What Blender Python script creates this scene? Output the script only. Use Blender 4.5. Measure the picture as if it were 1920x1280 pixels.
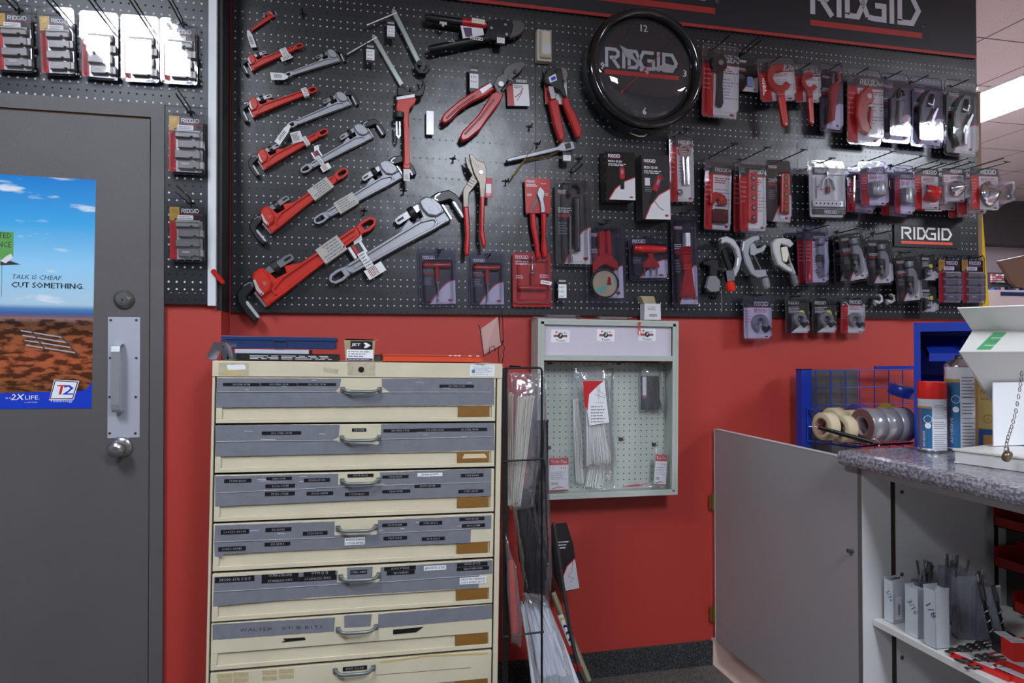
import bpy, bmesh, math, random
import numpy as np
from mathutils import Matrix, Vector
for o in list(bpy.data.objects): bpy.data.objects.remove(o)
S = bpy.context.scene
IN = .0254
# ---------------------------------------------------------------- camera
CY, CP, CR, FOC = .22423, .01251, -.00219, 1280.0
CAM = np.array([0., -106.04*IN, 1.35])
def _basis():
    cy, sy, cp, sp, cr, sr = math.cos(CY), math.sin(CY), math.cos(CP), math.sin(CP), math.cos(CR), math.sin(CR)
    f = np.array([sy*cp, cy*cp, sp]); rt = np.array([cy, -sy, 0.]); up = np.cross(rt, f)
    return cr*rt+sr*up, cr*up-sr*rt, f
RT, UP, FW = _basis()
cd = bpy.data.cameras.new('camera'); cam = bpy.data.objects.new('camera', cd); S.collection.objects.link(cam)
cd.sensor_width = 36; cd.lens = 36*FOC/1920; cd.clip_start = .02; cd.clip_end = 60
m = Matrix.Identity(4)
for i in range(3):
    m[i][0] = RT[i]; m[i][1] = UP[i]; m[i][2] = -FW[i]; m[i][3] = CAM[i]
cam.matrix_world = m; S.camera = cam
# ---------------------------------------------------------------- world, exposure
w = bpy.data.worlds.new('world'); S.world = w; w.use_nodes = True
w.node_tree.nodes['Background'].inputs[0].default_value = (.75, .8, .9, 1)
w.node_tree.nodes['Background'].inputs[1].default_value = .15
S.view_settings.view_transform = 'Standard'; S.view_settings.look = 'None'
S.view_settings.exposure = 2.35; S.view_settings.gamma = 1; S.view_settings.use_curve_mapping = False
LIGHT_POWER = 11.0
# troffer centres (x, y): one shows beyond the end of the wall, the rest hang over the shop floor
TROFFERS = [(4.66, 1.60, 14.0), (4.66, -2.75, 14.0), (0.95, -3.75, 14.0), (-1.3, -2.2, 8.0)]
CEIL = 3.2
# ---------------------------------------------------------------- pixel helpers (a pixel and a depth give a point of the place)
def ray(px, py): return FW*FOC+RT*(px-960)-UP*(py-640)
def PY(px, py, y=0.):
    d = ray(px, py); return CAM+d*((y-CAM[1])/d[1])
def PX(px, py, x):
    d = ray(px, py); return CAM+d*((x-CAM[0])/d[0])
def PZ(px, py, z):
    d = ray(px, py); return CAM+d*((z-CAM[2])/d[2])
# ---------------------------------------------------------------- materials
_M = {}
def lin(c):
    out = []
    for v in c[:3]:
        v = v/255.
        out.append(v/12.92 if v <= .04045 else ((v+.055)/1.055)**2.4)
    return (*out, 1)
def mat(name, rgb, rough=.5, metal=0., bump=0., bscale=80., spec=.5, var=0., vscale=8., coat=0., trans=0.):
    if name in _M: return _M[name]
    M = bpy.data.materials.new(name); M.use_nodes = True; nt = M.node_tree; N = nt.nodes; L = nt.links
    b = N['Principled BSDF']; b.inputs['Base Color'].default_value = lin(rgb); b.inputs['Roughness'].default_value = rough
    b.inputs['Metallic'].default_value = metal; b.inputs['Specular IOR Level'].default_value = spec
    b.inputs['Coat Weight'].default_value = coat; b.inputs['Coat Roughness'].default_value = .08
    if var or bump:
        tc = N.new('ShaderNodeTexCoord')
    if var:
        n = N.new('ShaderNodeTexNoise'); n.inputs['Scale'].default_value = vscale; n.inputs['Detail'].default_value = 6
        L.new(tc.outputs['Object'], n.inputs['Vector'])
        mx = N.new('ShaderNodeMix'); mx.data_type = 'RGBA'; mx.blend_type = 'MULTIPLY'
        mr = N.new('ShaderNodeMapRange'); mr.inputs[1].default_value = .3; mr.inputs[2].default_value = .7
        mr.inputs[3].default_value = 1-var; mr.inputs[4].default_value = 1
        L.new(n.outputs['Fac'], mr.inputs[0]); mx.inputs[0].default_value = 1
        mx.inputs['A'].default_value = lin(rgb); L.new(mr.outputs[0], mx.inputs['B']); L.new(mx.outputs['Result'], b.inputs['Base Color'])
    if bump:
        n2 = N.new('ShaderNodeTexNoise'); n2.inputs['Scale'].default_value = bscale; n2.inputs['Detail'].default_value = 4
        L.new(tc.outputs['Object'], n2.inputs['Vector'])
        bp = N.new('ShaderNodeBump'); bp.inputs['Strength'].default_value = bump; bp.inputs['Distance'].default_value = .003
        L.new(n2.outputs['Fac'], bp.inputs['Height']); L.new(bp.outputs[0], b.inputs['Normal'])
    _M[name] = M; return M
def clear(name, tint=(235, 236, 245), rough=.04, base=.05, edge=.75, bump=.35, bscale=25., body=0., bodycol=(230, 232, 238)):
    """thin clear plastic: transparent sheet with a glossy skin, optional milky body"""
    if name in _M: return _M[name]
    M = bpy.data.materials.new(name); M.use_nodes = True; nt = M.node_tree; N = nt.nodes; L = nt.links
    for n in list(N): N.remove(n)
    out = N.new('ShaderNodeOutputMaterial'); t = N.new('ShaderNodeBsdfTransparent'); t.inputs[0].default_value = lin(tint)
    g = N.new('ShaderNodeBsdfGlossy'); g.inputs['Roughness'].default_value = rough; g.inputs[0].default_value = (.95, .95, .98, 1)
    lw = N.new('ShaderNodeLayerWeight'); lw.inputs[0].default_value = .35
    mr = N.new('ShaderNodeMapRange'); mr.inputs[3].default_value = base; mr.inputs[4].default_value = edge
    L.new(lw.outputs['Fresnel'], mr.inputs[0])
    tc = N.new('ShaderNodeTexCoord'); n2 = N.new('ShaderNodeTexNoise'); n2.inputs['Scale'].default_value = bscale; n2.inputs['Detail'].default_value = 2
    L.new(tc.outputs['Object'], n2.inputs['Vector']); bp = N.new('ShaderNodeBump'); bp.inputs['Strength'].default_value = bump; bp.inputs['Distance'].default_value = .01
    L.new(n2.outputs['Fac'], bp.inputs['Height']); L.new(bp.outputs[0], g.inputs['Normal']); L.new(bp.outputs[0], lw.inputs['Normal'])
    s = t
    if body:
        d = N.new('ShaderNodeBsdfDiffuse'); d.inputs[0].default_value = lin(bodycol)
        m1 = N.new('ShaderNodeMixShader'); m1.inputs[0].default_value = body
        L.new(t.outputs[0], m1.inputs[1]); L.new(d.outputs[0], m1.inputs[2]); s = m1
    mx = N.new('ShaderNodeMixShader'); L.new(mr.outputs[0], mx.inputs[0]); L.new(s.outputs[0], mx.inputs[1]); L.new(g.outputs[0], mx.inputs[2])
    L.new(mx.outputs[0], out.inputs[0]); _M[name] = M; return M
def emit(name, rgb, strength):
    M = bpy.data.materials.new(name); M.use_nodes = True; N = M.node_tree.nodes
    b = N['Principled BSDF']; b.inputs['Base Color'].default_value = lin(rgb)
    b.inputs['Emission Color'].default_value = lin(rgb); b.inputs['Emission Strength'].default_value = strength
    _M[name] = M; return M
def pegmat(name, base, hole, pitch=IN, r=.115, offrow=True, rough=.38, darkhole=(6, 6, 7), metal=.0, spec=.5, bump=.02):
    """perforated sheet: 1 inch grid of holes in object x / y"""
    M = bpy.data.materials.new(name); M.use_nodes = True; nt = M.node_tree; N = nt.nodes; L = nt.links
    b = N['Principled BSDF']; b.inputs['Roughness'].default_value = rough; b.inputs['Metallic'].default_value = metal
    b.inputs['Specular IOR Level'].default_value = spec
    tc = N.new('ShaderNodeTexCoord'); sx = N.new('ShaderNodeSeparateXYZ'); L.new(tc.outputs['Object'], sx.inputs[0])
    def mth(op, a, bb=None):
        n = N.new('ShaderNodeMath'); n.operation = op
        for i, v in enumerate((a, bb)):
            if v is None: continue
            if isinstance(v, (int, float)): n.inputs[i].default_value = v
            else: L.new(v, n.inputs[i])
        return n.outputs[0]
    u = mth('ADD', mth('DIVIDE', sx.outputs[0], pitch), 1000.5); v = mth('ADD', mth('DIVIDE', sx.outputs[1], pitch), 999.5+1)
    fu = mth('SUBTRACT', mth('FRACT', u), .5); fv = mth('SUBTRACT', mth('FRACT', v), .5)
    d = mth('SQRT', mth('ADD', mth('MULTIPLY', fu, fu), mth('MULTIPLY', fv, fv)))
    inside = mth('LESS_THAN', d, r)
    row = mth('SUBTRACT', mth('FLOOR', v), 1000)
    md = mth('MODULO', mth('ADD', row, 300), 3)
    isdark = mth('GREATER_THAN', md, 1.5) if offrow else 1.0
    mh = N.new('ShaderNodeMix'); mh.data_type = 'RGBA'; mh.inputs['A'].default_value = lin(hole); mh.inputs['B'].default_value = lin(darkhole)
    if offrow: L.new(isdark, mh.inputs[0])
    else: mh.inputs[0].default_value = 1
    mx = N.new('ShaderNodeMix'); mx.data_type = 'RGBA'; mx.inputs['A'].default_value = lin(base); L.new(inside, mx.inputs[0]); L.new(mh.outputs['Result'], mx.inputs['B'])
    L.new(mx.outputs['Result'], b.inputs['Base Color'])
    L.new(mth('ADD', mth('MULTIPLY', inside, .5), rough), b.inputs['Roughness'])
    n2 = N.new('ShaderNodeTexNoise'); n2.inputs['Scale'].default_value = 7; n2.inputs['Detail'].default_value = 2; L.new(tc.outputs['Object'], n2.inputs['Vector'])
    bp = N.new('ShaderNodeBump'); bp.inputs['Strength'].default_value = bump*10; bp.inputs['Distance'].default_value = .004
    L.new(n2.outputs['Fac'], bp.inputs['Height']); L.new(bp.outputs[0], b.inputs['Normal'])
    _M[name] = M; return M
BLACK = mat('black_print', (30, 27, 30), .35); WHITE = mat('white_print', (226, 226, 230), .4); RED = mat('red_print', (190, 32, 36), .4)
GREYH = mat('header_grey', (62, 58, 62), .35); TXT = mat('dark_text', (40, 38, 42), .6); GTXT = mat('grey_text', (120, 120, 126), .6)
LTXT = mat('light_text', (215, 215, 220), .5); GOLD = mat('gold_print', (190, 150, 60), .35); SILV = mat('silver_print', (190, 190, 196), .3, .3)
REDP = mat('red_plastic', (178, 28, 30), .28, 0, .05, 60); REDW = mat('red_enamel', (196, 42, 26), .33, 0, .08, 90, var=.12, vscale=20)
ALU = mat('cast_aluminium', (150, 152, 158), .38, .55, .1, 160); STEEL = mat('steel', (170, 170, 175), .25, .9); CHROME = mat('chrome', (215, 215, 220), .1, 1.)
DKST = mat('dark_steel', (38, 38, 42), .35, .6); BLKP = mat('black_plastic', (20, 20, 22), .35); GUN = mat('gunmetal', (86, 84, 84), .35, .6, .1, 120)
DIE = mat('die_steel', (128, 124, 122), .42, .45, .08, 100); BRASS = mat('brass', (150, 120, 60), .3, .7); WIRE = mat('black_wire', (14, 14, 16), .35, .2)
TAG = mat('paper_tag', (222, 222, 222), .6); TAGB = mat('barcode', (50, 50, 55), .6)
BLI = clear('blister_clear', (250, 250, 252), .05, .045, .75, .10, 14.); BLI2 = clear('blister_tinted', (236, 234, 250), .05, .035, .75, .08, 14.); FILM = clear('film_clear', (246, 246, 248), .14, .05, .45, .5, 22, .07, (244, 246, 250))
# ---------------------------------------------------------------- mesh builder (x right, y up, z towards the shop)
def offset_poly(P, d):
    n = len(P); out = []
    area = sum(P[i][0]*P[(i+1) % n][1]-P[(i+1) % n][0]*P[i][1] for i in range(n)); sg = 1 if area > 0 else -1
    for i in range(n):
        a, b, c = P[i-1], P[i], P[(i+1) % n]
        e1 = (b[0]-a[0], b[1]-a[1]); e2 = (c[0]-b[0], c[1]-b[1])
        l1 = math.hypot(*e1) or 1e-9; l2 = math.hypot(*e2) or 1e-9
        n1 = (-e1[1]/l1*sg, e1[0]/l1*sg); n2 = (-e2[1]/l2*sg, e2[0]/l2*sg)
        nx, ny = n1[0]+n2[0], n1[1]+n2[1]; k = max(.5, (nx*nx+ny*ny)/2)
        out.append((b[0]+nx/k*d, b[1]+ny/k*d))
    return out
def rrect(x0, y0, x1, y1, r, n=4):
    out = []
    for cx, cy, a in ((x1-r, y0+r, -90), (x1-r, y1-r, 0), (x0+r, y1-r, 90), (x0+r, y0+r, 180)):
        for k in range(n+1):
            t = math.radians(a+90*k/n); out.append((cx+r*math.cos(t), cy+r*math.sin(t)))
    return out
def circ(cx, cy, r, n=20, a0=0, a1=360):
    m_ = n if a1-a0 >= 360 else n+1
    return [(cx+r*math.cos(math.radians(a0+(a1-a0)*k/n)), cy+r*math.sin(math.radians(a0+(a1-a0)*k/n))) for k in range(m_)]
_T = {}
def glyphs(s):
    if s in _T: return _T[s]
    c = bpy.data.curves.new('t', 'FONT'); c.body = s; c.size = 1; c.resolution_u = 1; c.fill_mode = 'FRONT'
    o = bpy.data.objects.new('t', c); S.collection.objects.link(o); dg = bpy.context.evaluated_depsgraph_get()
    me = o.evaluated_get(dg).to_mesh(); V = [(v.co.x, v.co.y) for v in me.vertices]; Fc = [tuple(p.vertices) for p in me.polygons]
    o.evaluated_get(dg).to_mesh_clear(); bpy.data.objects.remove(o); bpy.data.curves.remove(c)
    x0 = min(v[0] for v in V); x1 = max(v[0] for v in V); y0 = min(v[1] for v in V); y1 = max(v[1] for v in V)
    V = [((v[0]-x0), (v[1]-y0)) for v in V]; _T[s] = (V, Fc, x1-x0, y1-y0); return _T[s]
LOGO = [[(.09, 0), (.09, .91), (.56, .91), (.70, .80), (.70, .62), (.56, .50), (.26, .50)], [(.42, .44), (.76, 0)], [(1.0, 0), (1.0, 1)],
        [(1.29, .09), (1.29, .91), (1.66, .91), (2.02, .12)], [(1.20, .09), (1.66, .09), (2.06, .91), (2.62, .91)], [(2.02, .12), (2.25, .09), (2.6, .09), (2.6, .50), (2.28, .50)],
        [(2.88, 0), (2.88, 1)], [(3.17, .09), (3.17, .91), (3.62, .91), (3.86, .5), (3.62, .09), (3.08, .09)]]
class MB:
    def __init__(s): s.v = []; s.f = []; s.mi = []; s.sm = []; s.mats = []; s.X = None
    def mid(s, m):
        if m not in s.mats: s.mats.append(m)
        return s.mats.index(m)
    def add(s, V, F, m, smooth=False):
        b = len(s.v); k = s.mid(m)
        if s.X is not None: V = [tuple(s.X @ Vector(q)) for q in V]
        s.v += [tuple(q) for q in V]
        for f in F: s.f.append(tuple(b+i for i in f)); s.mi.append(k); s.sm.append(smooth)
        return s
    def box(s, x0, y0, z0, x1, y1, z1, m):
        x0, x1 = sorted((x0, x1)); y0, y1 = sorted((y0, y1)); z0, z1 = sorted((z0, z1))
        V = [(x0, y0, z0), (x1, y0, z0), (x1, y1, z0), (x0, y1, z0), (x0, y0, z1), (x1, y0, z1), (x1, y1, z1), (x0, y1, z1)]
        return s.add(V, [(3, 2, 1, 0), (4, 5, 6, 7), (0, 1, 5, 4), (1, 2, 6, 5), (2, 3, 7, 6), (3, 0, 4, 7)], m)
    def prism(s, P, z0, z1, m, bev=0., back=True, smooth=False, mtop=None):
        n = len(P); area = sum(P[i][0]*P[(i+1) % n][1]-P[(i+1) % n][0]*P[i][1] for i in range(n))
        if area < 0: P = P[::-1]
        rings = [[(x, y, z0) for x, y in P]]
        if bev: rings += [[(x, y, z1-bev) for x, y in P], [(x, y, z1) for x, y in offset_poly(P, bev)]]
        else: rings += [[(x, y, z1) for x, y in P]]
        V = [q for r in rings for q in r]; F = []
        for k in range(len(rings)-1):
            for i in range(n):
                j = (i+1) % n; F.append((k*n+i, k*n+j, (k+1)*n+j, (k+1)*n+i))
        top = tuple((len(rings)-1)*n+i for i in range(n))
        s.add(V, F+([tuple(range(n))[::-1]] if back else [])+([] if mtop else [top]), m, smooth)
        if mtop: s.add(rings[-1], [tuple(range(n))], mtop)
        return s
    def flat(s, P, z, m):
        n = len(P); area = sum(P[i][0]*P[(i+1) % n][1]-P[(i+1) % n][0]*P[i][1] for i in range(n))
        if area < 0: P = P[::-1]
        return s.add([(x, y, z) for x, y in P], [tuple(range(n))], m)
    def rect(s, x0, y0, x1, y1, z, m): return s.flat([(x0, y0), (x1, y0), (x1, y1), (x0, y1)], z, m)
    def cyl(s, p, q, r, m, n=14, r2=None, cap=True, smooth=True):
        p = Vector(p); q = Vector(q); r2 = r if r2 is None else r2; d = (q-p).normalized()
        a = d.orthogonal().normalized(); b = d.cross(a)
        V = []
        for c, rr in ((p, r), (q, r2)):
            for k in range(n):
                t = 2*math.pi*k/n; V.append(tuple(c+a*(rr*math.cos(t))+b*(rr*math.sin(t))))
        F = [(k, (k+1) % n, n+(k+1) % n, n+k) for k in range(n)]
        s.add(V, F, m, smooth)
        if cap: s.add(V, [tuple(range(n))[::-1], tuple(range(n, 2*n))], m)
        return s
    def tube(s, pts, r, m, n=6, cap=True):
        pts = [Vector(p) for p in pts]; V = []; up = None
        for i, p in enumerate(pts):
            d = (pts[min(i+1, len(pts)-1)]-pts[max(i-1, 0)]).normalized()
            if up is None: up = d.orthogonal().normalized()
            up = (up-d*up.dot(d)).normalized(); b = d.cross(up); rr = r[i] if isinstance(r, (list, tuple)) else r
            for k in range(n):
                t = 2*math.pi*k/n; V.append(tuple(p+up*(rr*math.cos(t))+b*(rr*math.sin(t))))
        F = [(i*n+k, i*n+(k+1) % n, (i+1)*n+(k+1) % n, (i+1)*n+k) for i in range(len(pts)-1) for k in range(n)]
        s.add(V, F, m, True)
        if cap: s.add(V, [tuple(range(n))[::-1], tuple(range(len(V)-n, len(V)))], m)
        return s
    def lathe(s, prof, m, o=(0, 0, 0), ax=(0, 1, 0), n=24, smooth=True, cap=True):
        ax = Vector(ax).normalized(); a = ax.orthogonal().normalized(); b = ax.cross(a); o = Vector(o); V = []
        for r, h in prof:
            for k in range(n):
                t = 2*math.pi*k/n; V.append(tuple(o+ax*h+a*(r*math.cos(t))+b*(r*math.sin(t))))
        F = [(i*n+k, i*n+(k+1) % n, (i+1)*n+(k+1) % n, (i+1)*n+k) for i in range(len(prof)-1) for k in range(n)]
        s.add(V, F, m, smooth)
        if cap: s.add(V, [tuple(range(n))[::-1], tuple(range(len(V)-n, len(V)))], m)
        return s
    def stroke(s, pts, wd, z0, z1, m, closed=False, bev=0.):
        n = len(pts); A = []; B = []
        for i in range(n):
            a = pts[i-1] if (closed or i > 0) else None; c = pts[(i+1) % n] if (closed or i < n-1) else None; b = pts[i]
            ds = []
            for u, v in ((a, b), (b, c)):
                if u is None or v is None: continue
                l = math.hypot(v[0]-u[0], v[1]-u[1]) or 1e-9; ds.append(((v[0]-u[0])/l, (v[1]-u[1])/l))
            nx = sum(-d[1] for d in ds); ny = sum(d[0] for d in ds); l2 = (nx*nx+ny*ny)/len(ds)
            k = wd/2/max(l2, .35) if len(ds) > 1 else wd/2
            A.append((b[0]+nx*k, b[1]+ny*k)); B.append((b[0]-nx*k, b[1]-ny*k))
        if closed:
            V = [(x, y, z1) for x, y in A]+[(x, y, z1) for x, y in B]+[(x, y, z0) for x, y in A]+[(x, y, z0) for x, y in B]; F = []
            for i in range(n):
                j = (i+1) % n; F += [(n+i, n+j, j, i), (i, j, 2*n+j, 2*n+i), (3*n+i, 3*n+j, n+j, n+i), (2*n+i, 2*n+j, 3*n+j, 3*n+i)]
            return s.add(V, F, m)
        P = A+B[::-1]
        if z1-z0 < 1e-6:
            V = [(x, y, z1) for x, y in A]+[(x, y, z1) for x, y in B]
            return s.add(V, [(n+i, n+i+1, i+1, i) for i in range(n-1)], m)
        return s.prism(P, z0, z1, m, bev)
    def text(s, t, x, y, h, m, z=0., w=None, al='l', rot=0., shear=0.):
        V, F, tw, th = glyphs(t); k = h/.72; kx = (w/tw) if w else k*.95
        W = tw*kx; ox = {'l': 0, 'c': -W/2, 'r': -W}[al]; c, sn = math.cos(rot), math.sin(rot); out = []
        for a, b in V:
            a = ox+a*kx+b*k*shear; b = b*k; out.append((x+a*c-b*sn, y+a*sn+b*c, z))
        return s.add(out, F, m)
    def logo(s, x, y, wd, m, z=0., red=None, h=None):
        kx = wd/3.95; ky = h or kx
        for st in LOGO: s.stroke([(x+a*kx, y+b*ky) for a, b in st], .17*ky, z, z, m)
        if red: s.rect(x, y-.33*ky, x+wd, y-.13*ky, z, red)
        return s
    def lines(s, x0, y0, x1, y1, n, m, z=0., seed=1, fill=.5):
        R_ = random.Random(seed); dh = (y1-y0)/n
        for i in range(n):
            yb = y1-(i+1)*dh+dh*(1-fill)/2; x = x0; xe = x1-(x1-x0)*R_.random()*.35
            while x < xe:
                l = (x1-x0)*(.06+.16*R_.random()); s.rect(x, yb, min(x+l, xe+.0005), yb+dh*fill, z, m); x += l+(x1-x0)*.035
        return s
    def build(s, name, parent=None, bevel=0.):
        me = bpy.data.meshes.new(name); me.from_pydata(s.v, [], s.f)
        for m_ in s.mats: me.materials.append(m_)
        me.polygons.foreach_set('material_index', s.mi); me.polygons.foreach_set('use_smooth', s.sm); me.update()
        o = bpy.data.objects.new(name, me); S.collection.objects.link(o)
        if parent is not None: o.parent = parent
        if bevel:
            b = o.modifiers.new('b', 'BEVEL'); b.width = bevel; b.segments = 2; b.limit_method = 'ANGLE'; b.angle_limit = .7
        return o
def frameM(x, y, z, ang=0.):      # local (x right, y up, z to the shop) placed at world (x, y, z)
    return Matrix.Translation((x, y, z)) @ Matrix.Rotation(math.pi/2, 4, 'X') @ Matrix.Rotation(ang, 4, 'Z')
def tag(o, label, cat, group=None):
    o['label'] = label; o['category'] = cat
    if group: o['group'] = group
    return o
def struct(o): o['kind'] = 'structure'; return o
def thing(name, label, cat, M=None, group=None):
    o = bpy.data.objects.new(name, None); S.collection.objects.link(o); o.empty_display_size = .02
    if M is not None: o.matrix_world = M
    return tag(o, label, cat, group)
def at(px, py, y=0., ang=0.):
    q = PY(px, py, y); return frameM(q[0], q[1], q[2], ang)
def quadframe(TL, TR, BL, y):
    a, b, c = PY(*TL, y), PY(*TR, y), PY(*BL, y)
    wv = (b[0]-a[0], b[2]-a[2]); hv = (a[0]-c[0], a[2]-c[2]); W = math.hypot(*wv); H = math.hypot(*hv)
    an = (math.atan2(wv[1], wv[0])+math.atan2(hv[1], hv[0])-math.pi/2)/2
    cx, cz = (b[0]+c[0])/2, (b[2]+c[2])/2
    return frameM(cx, y, cz, an), W, H
# ================================================================ ceiling lights
EM = {}
for i, (lx, ly, pw) in enumerate([(t[0], t[1], t[2]) for t in TROFFERS]+[(4.66, 2.83, TROFFERS[0][2])]):
    lab = ['lit ceiling light showing past the end of the wall', 'ceiling light in the row over the counter', 'ceiling light over the middle of the shop floor', 'ceiling light over the shop floor near the door', 'lit ceiling light farther back behind the wall'][i]
    t = thing('ceiling_light', lab, 'ceiling light', frameM(lx, ly, CEIL-.001), 'recessed ceiling lights')
    m_ = EM.get(pw) or emit('tube_glow_%d' % i, (234, 243, 255), pw); EM[pw] = m_
    fr = MB(); wt = mat('light_frame', (215, 215, 215), .5)
    for a in ((-.30, -.61, -.28, .61), (.28, -.61, .30, .61), (-.28, -.61, .28, -.59), (-.28, .59, .28, .61)): fr.box(a[0], -.012, a[1], a[2], 0, a[3], wt)
    fr.build('light_frame', t)
    d = MB(); d.box(-.28, -.008, -.59, .28, -.004, .59, m_); d.build('diffuser', t)
# ================================================================ shell
RW = mat('red_wall_paint', (176, 56, 47), .5, 0, .12, 240, var=.06, vscale=3)
GRW = mat('grey_wall_paint', (128, 131, 138), .7); FARW = mat('far_wall_paint', (196, 180, 186), .7); BULK = mat('bulkhead_paint', (80, 74, 74), .8)
def wbox(name, x0, y0, z0, x1, y1, z1, m_, parent=None):
    b = MB(); b.box(x0, y0, z0, x1, y1, z1, m_); o = b.build(name, parent)
    if parent is None: struct(o)
    return o
wbox('wall_back', -.46, .02, 0, 2.925, .16, CEIL, RW)
# the wall section with the door stands 0.15 m forward of the tool wall
lw = MB(); lw.box(-3, -.145, 0, -.476, .16, CEIL, RW); lw.box(-.476, -.145, 0, -.46, .16, CEIL, RW); struct(lw.build('wall_left_section'))
wbox('wall_left', -3.1, -6, 0, -3, .16, CEIL, GRW); wbox('wall_front', -3.1, -6.1, 0, 9.6, -6, CEIL, GRW)
wbox('wall_right', 9.5, -6, 0, 9.6, 4.6, CEIL, GRW); wbox('wall_far', 2.8, 4.46, 0, 9.5, 4.6, CEIL, FARW)
wbox('wall_side', 2.7, .16, 0, 2.8, 4.6, CEIL, FARW)
struct(wbox('trim_1', 3.0, 4.2, 2.66, 9.5, 4.46, CEIL, BULK))
# ceiling tiles
def ceilmat():
    M = bpy.data.materials.new('ceiling_tile'); M.use_nodes = True; nt = M.node_tree; N = nt.nodes; L = nt.links; b = N['Principled BSDF']; b.inputs['Roughness'].default_value = .9
    tc = N.new('ShaderNodeTexCoord'); br = N.new('ShaderNodeTexBrick'); br.offset = 0; br.squash = 1; br.inputs['Scale'].default_value = 1
    br.inputs['Brick Width'].default_value = .61; br.inputs['Row Height'].default_value = .61; br.inputs['Mortar Size'].default_value = .006
    br.inputs['Color1'].default_value = lin((205, 192, 186)); br.inputs['Color2'].default_value = lin((198, 186, 182)); br.inputs['Mortar'].default_value = lin((90, 84, 84))
    mp = N.new('ShaderNodeMapping'); mp.inputs['Location'].default_value = (-3.65, -.62, 0); L.new(tc.outputs['Object'], mp.inputs[0]); L.new(mp.outputs[0], br.inputs[0])
    n = N.new('ShaderNodeTexNoise'); n.inputs['Scale'].default_value = 90; n.inputs['Detail'].default_value = 3; L.new(tc.outputs['Object'], n.inputs[0])
    r = N.new('ShaderNodeMapRange'); r.inputs[1].default_value = .32; r.inputs[2].default_value = .42; r.inputs[3].default_value = .72; r.inputs[4].default_value = 1; L.new(n.outputs['Fac'], r.inputs[0])
    mx = N.new('ShaderNodeMix'); mx.data_type = 'RGBA'; mx.blend_type = 'MULTIPLY'; mx.inputs[0].default_value = 1
    L.new(br.outputs['Color'], mx.inputs['A']); L.new(r.outputs[0], mx.inputs['B']); L.new(mx.outputs['Result'], b.inputs['Base Color']); return M
wbox('ceiling', -3.1, -6.1, CEIL, 9.6, 4.6, CEIL+.1, ceilmat())
# carpet, floor tile, bases
def speck(name, a, b_, sc, thr=.6, rough=.95, bump=.6):
    M = bpy.data.materials.new(name); M.use_nodes = True; nt = M.node_tree; N = nt.nodes; L = nt.links; b = N['Principled BSDF']; b.inputs['Roughness'].default_value = rough
    tc = N.new('ShaderNodeTexCoord'); n = N.new('ShaderNodeTexNoise'); n.inputs['Scale'].default_value = sc; n.inputs['Detail'].default_value = 4; L.new(tc.outputs['Object'], n.inputs[0])
    r = N.new('ShaderNodeValToRGB'); r.color_ramp.elements[0].position = thr-.08; r.color_ramp.elements[0].color = lin(a); r.color_ramp.elements[1].position = thr+.06; r.color_ramp.elements[1].color = lin(b_)
    L.new(n.outputs['Fac'], r.inputs[0]); L.new(r.outputs[0], b.inputs['Base Color'])
    bp = N.new('ShaderNodeBump'); bp.inputs['Strength'].default_value = bump; bp.inputs['Distance'].default_value = .004; L.new(n.outputs['Fac'], bp.inputs['Height']); L.new(bp.outputs[0], b.inputs['Normal']); return M
CARP = speck('carpet', (66, 60, 57), (112, 104, 98), 260, .55); CARPB = speck('carpet_base', (32, 32, 33), (118, 116, 118), 330, .62)
TILE = mat('floor_tile', (196, 172, 160), .45, 0, 0, 1, var=.1, vscale=6)
wbox('floor', -3.1, -6.1, -.1, 9.6, 4.6, -.01, CARP)
wbox('floor_tiled', 1.5, -6, -.01, 9.5, .02, -.006, TILE)
wbox('baseboard_back', -.46, .005, -.01, 1.5, .02, .092, CARPB); wbox('baseboard_right', 1.503, .003, -.006, 2.92, .02, .10, TILE)
wbox('baseboard_left', -3, -.155, -.01, -.46, -.145, .092, CARPB)
# ================================================================ pegboards
PEG = pegmat('pegboard_black', (19, 22, 27), (192, 198, 204), rough=.30, bump=.05, spec=.8, r=.108)
PEGL = pegmat('pegboard_black_left', (19, 22, 27), (200, 206, 212), rough=.4, r=.13)
MASO = mat('hardboard_edge', (120, 78, 36), .7)
o0 = PY(466.9, 569.8, 0.)
def pegpanel(name, x0, z0, x1, z1, y, label, ox, oz, m_, edge=MASO, cut=None, th=.014):
    b = MB(); M_ = frameM(ox, y, oz)
    b.box(x0-ox, z0-oz, -th, x1-ox, z1-oz, -.0015, edge)
    b.box(x0-ox+.0004, z0-oz+.0004, -.0015, x1-ox-.0004, z1-oz-.0004, 0, m_)
    o = b.build(name); o.matrix_world = M_; return tag(o, label, 'pegboard', 'black pegboard panels on the wall')
zb = 1.492; zt = 2.745
xs = [-.452, PY(1004.5, 500, 0)[0], PY(1251, 500, 0)[0], 1.93, 2.915]
labs = ['black pegboard panel behind the pipe wrenches', 'black pegboard panel behind the torque wrench packs and round clock', 'black pegboard panel right of the clock, behind loose tube cutters', 'black pegboard panel at the right end with the small logo plate']
for i in range(4): pegpanel('pegboard', xs[i]+.0005, zb, xs[i+1]-.0005, zt, 0, labs[i], o0[0]+i*.0033, o0[2], PEG)
ol = PY(241.1, 160.7, -.165)      # a hole of the forward board
pegpanel('pegboard', -2.2, PY(0, 175, -.165)[2], -.50, 3.1, -.165, 'black pegboard panel above the grey door', ol[0], ol[2], PEGL)
zl = PY(350, 548, -.165)[2]; xl = PY(309, 400, -.165)[0]
pegpanel('pegboard', xl, zl+.0005, -.50, PY(0, 175, -.165)[2]-.0005, -.165, 'tall narrow black pegboard panel beside the door frame', ol[0], ol[2], PEGL)
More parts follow.
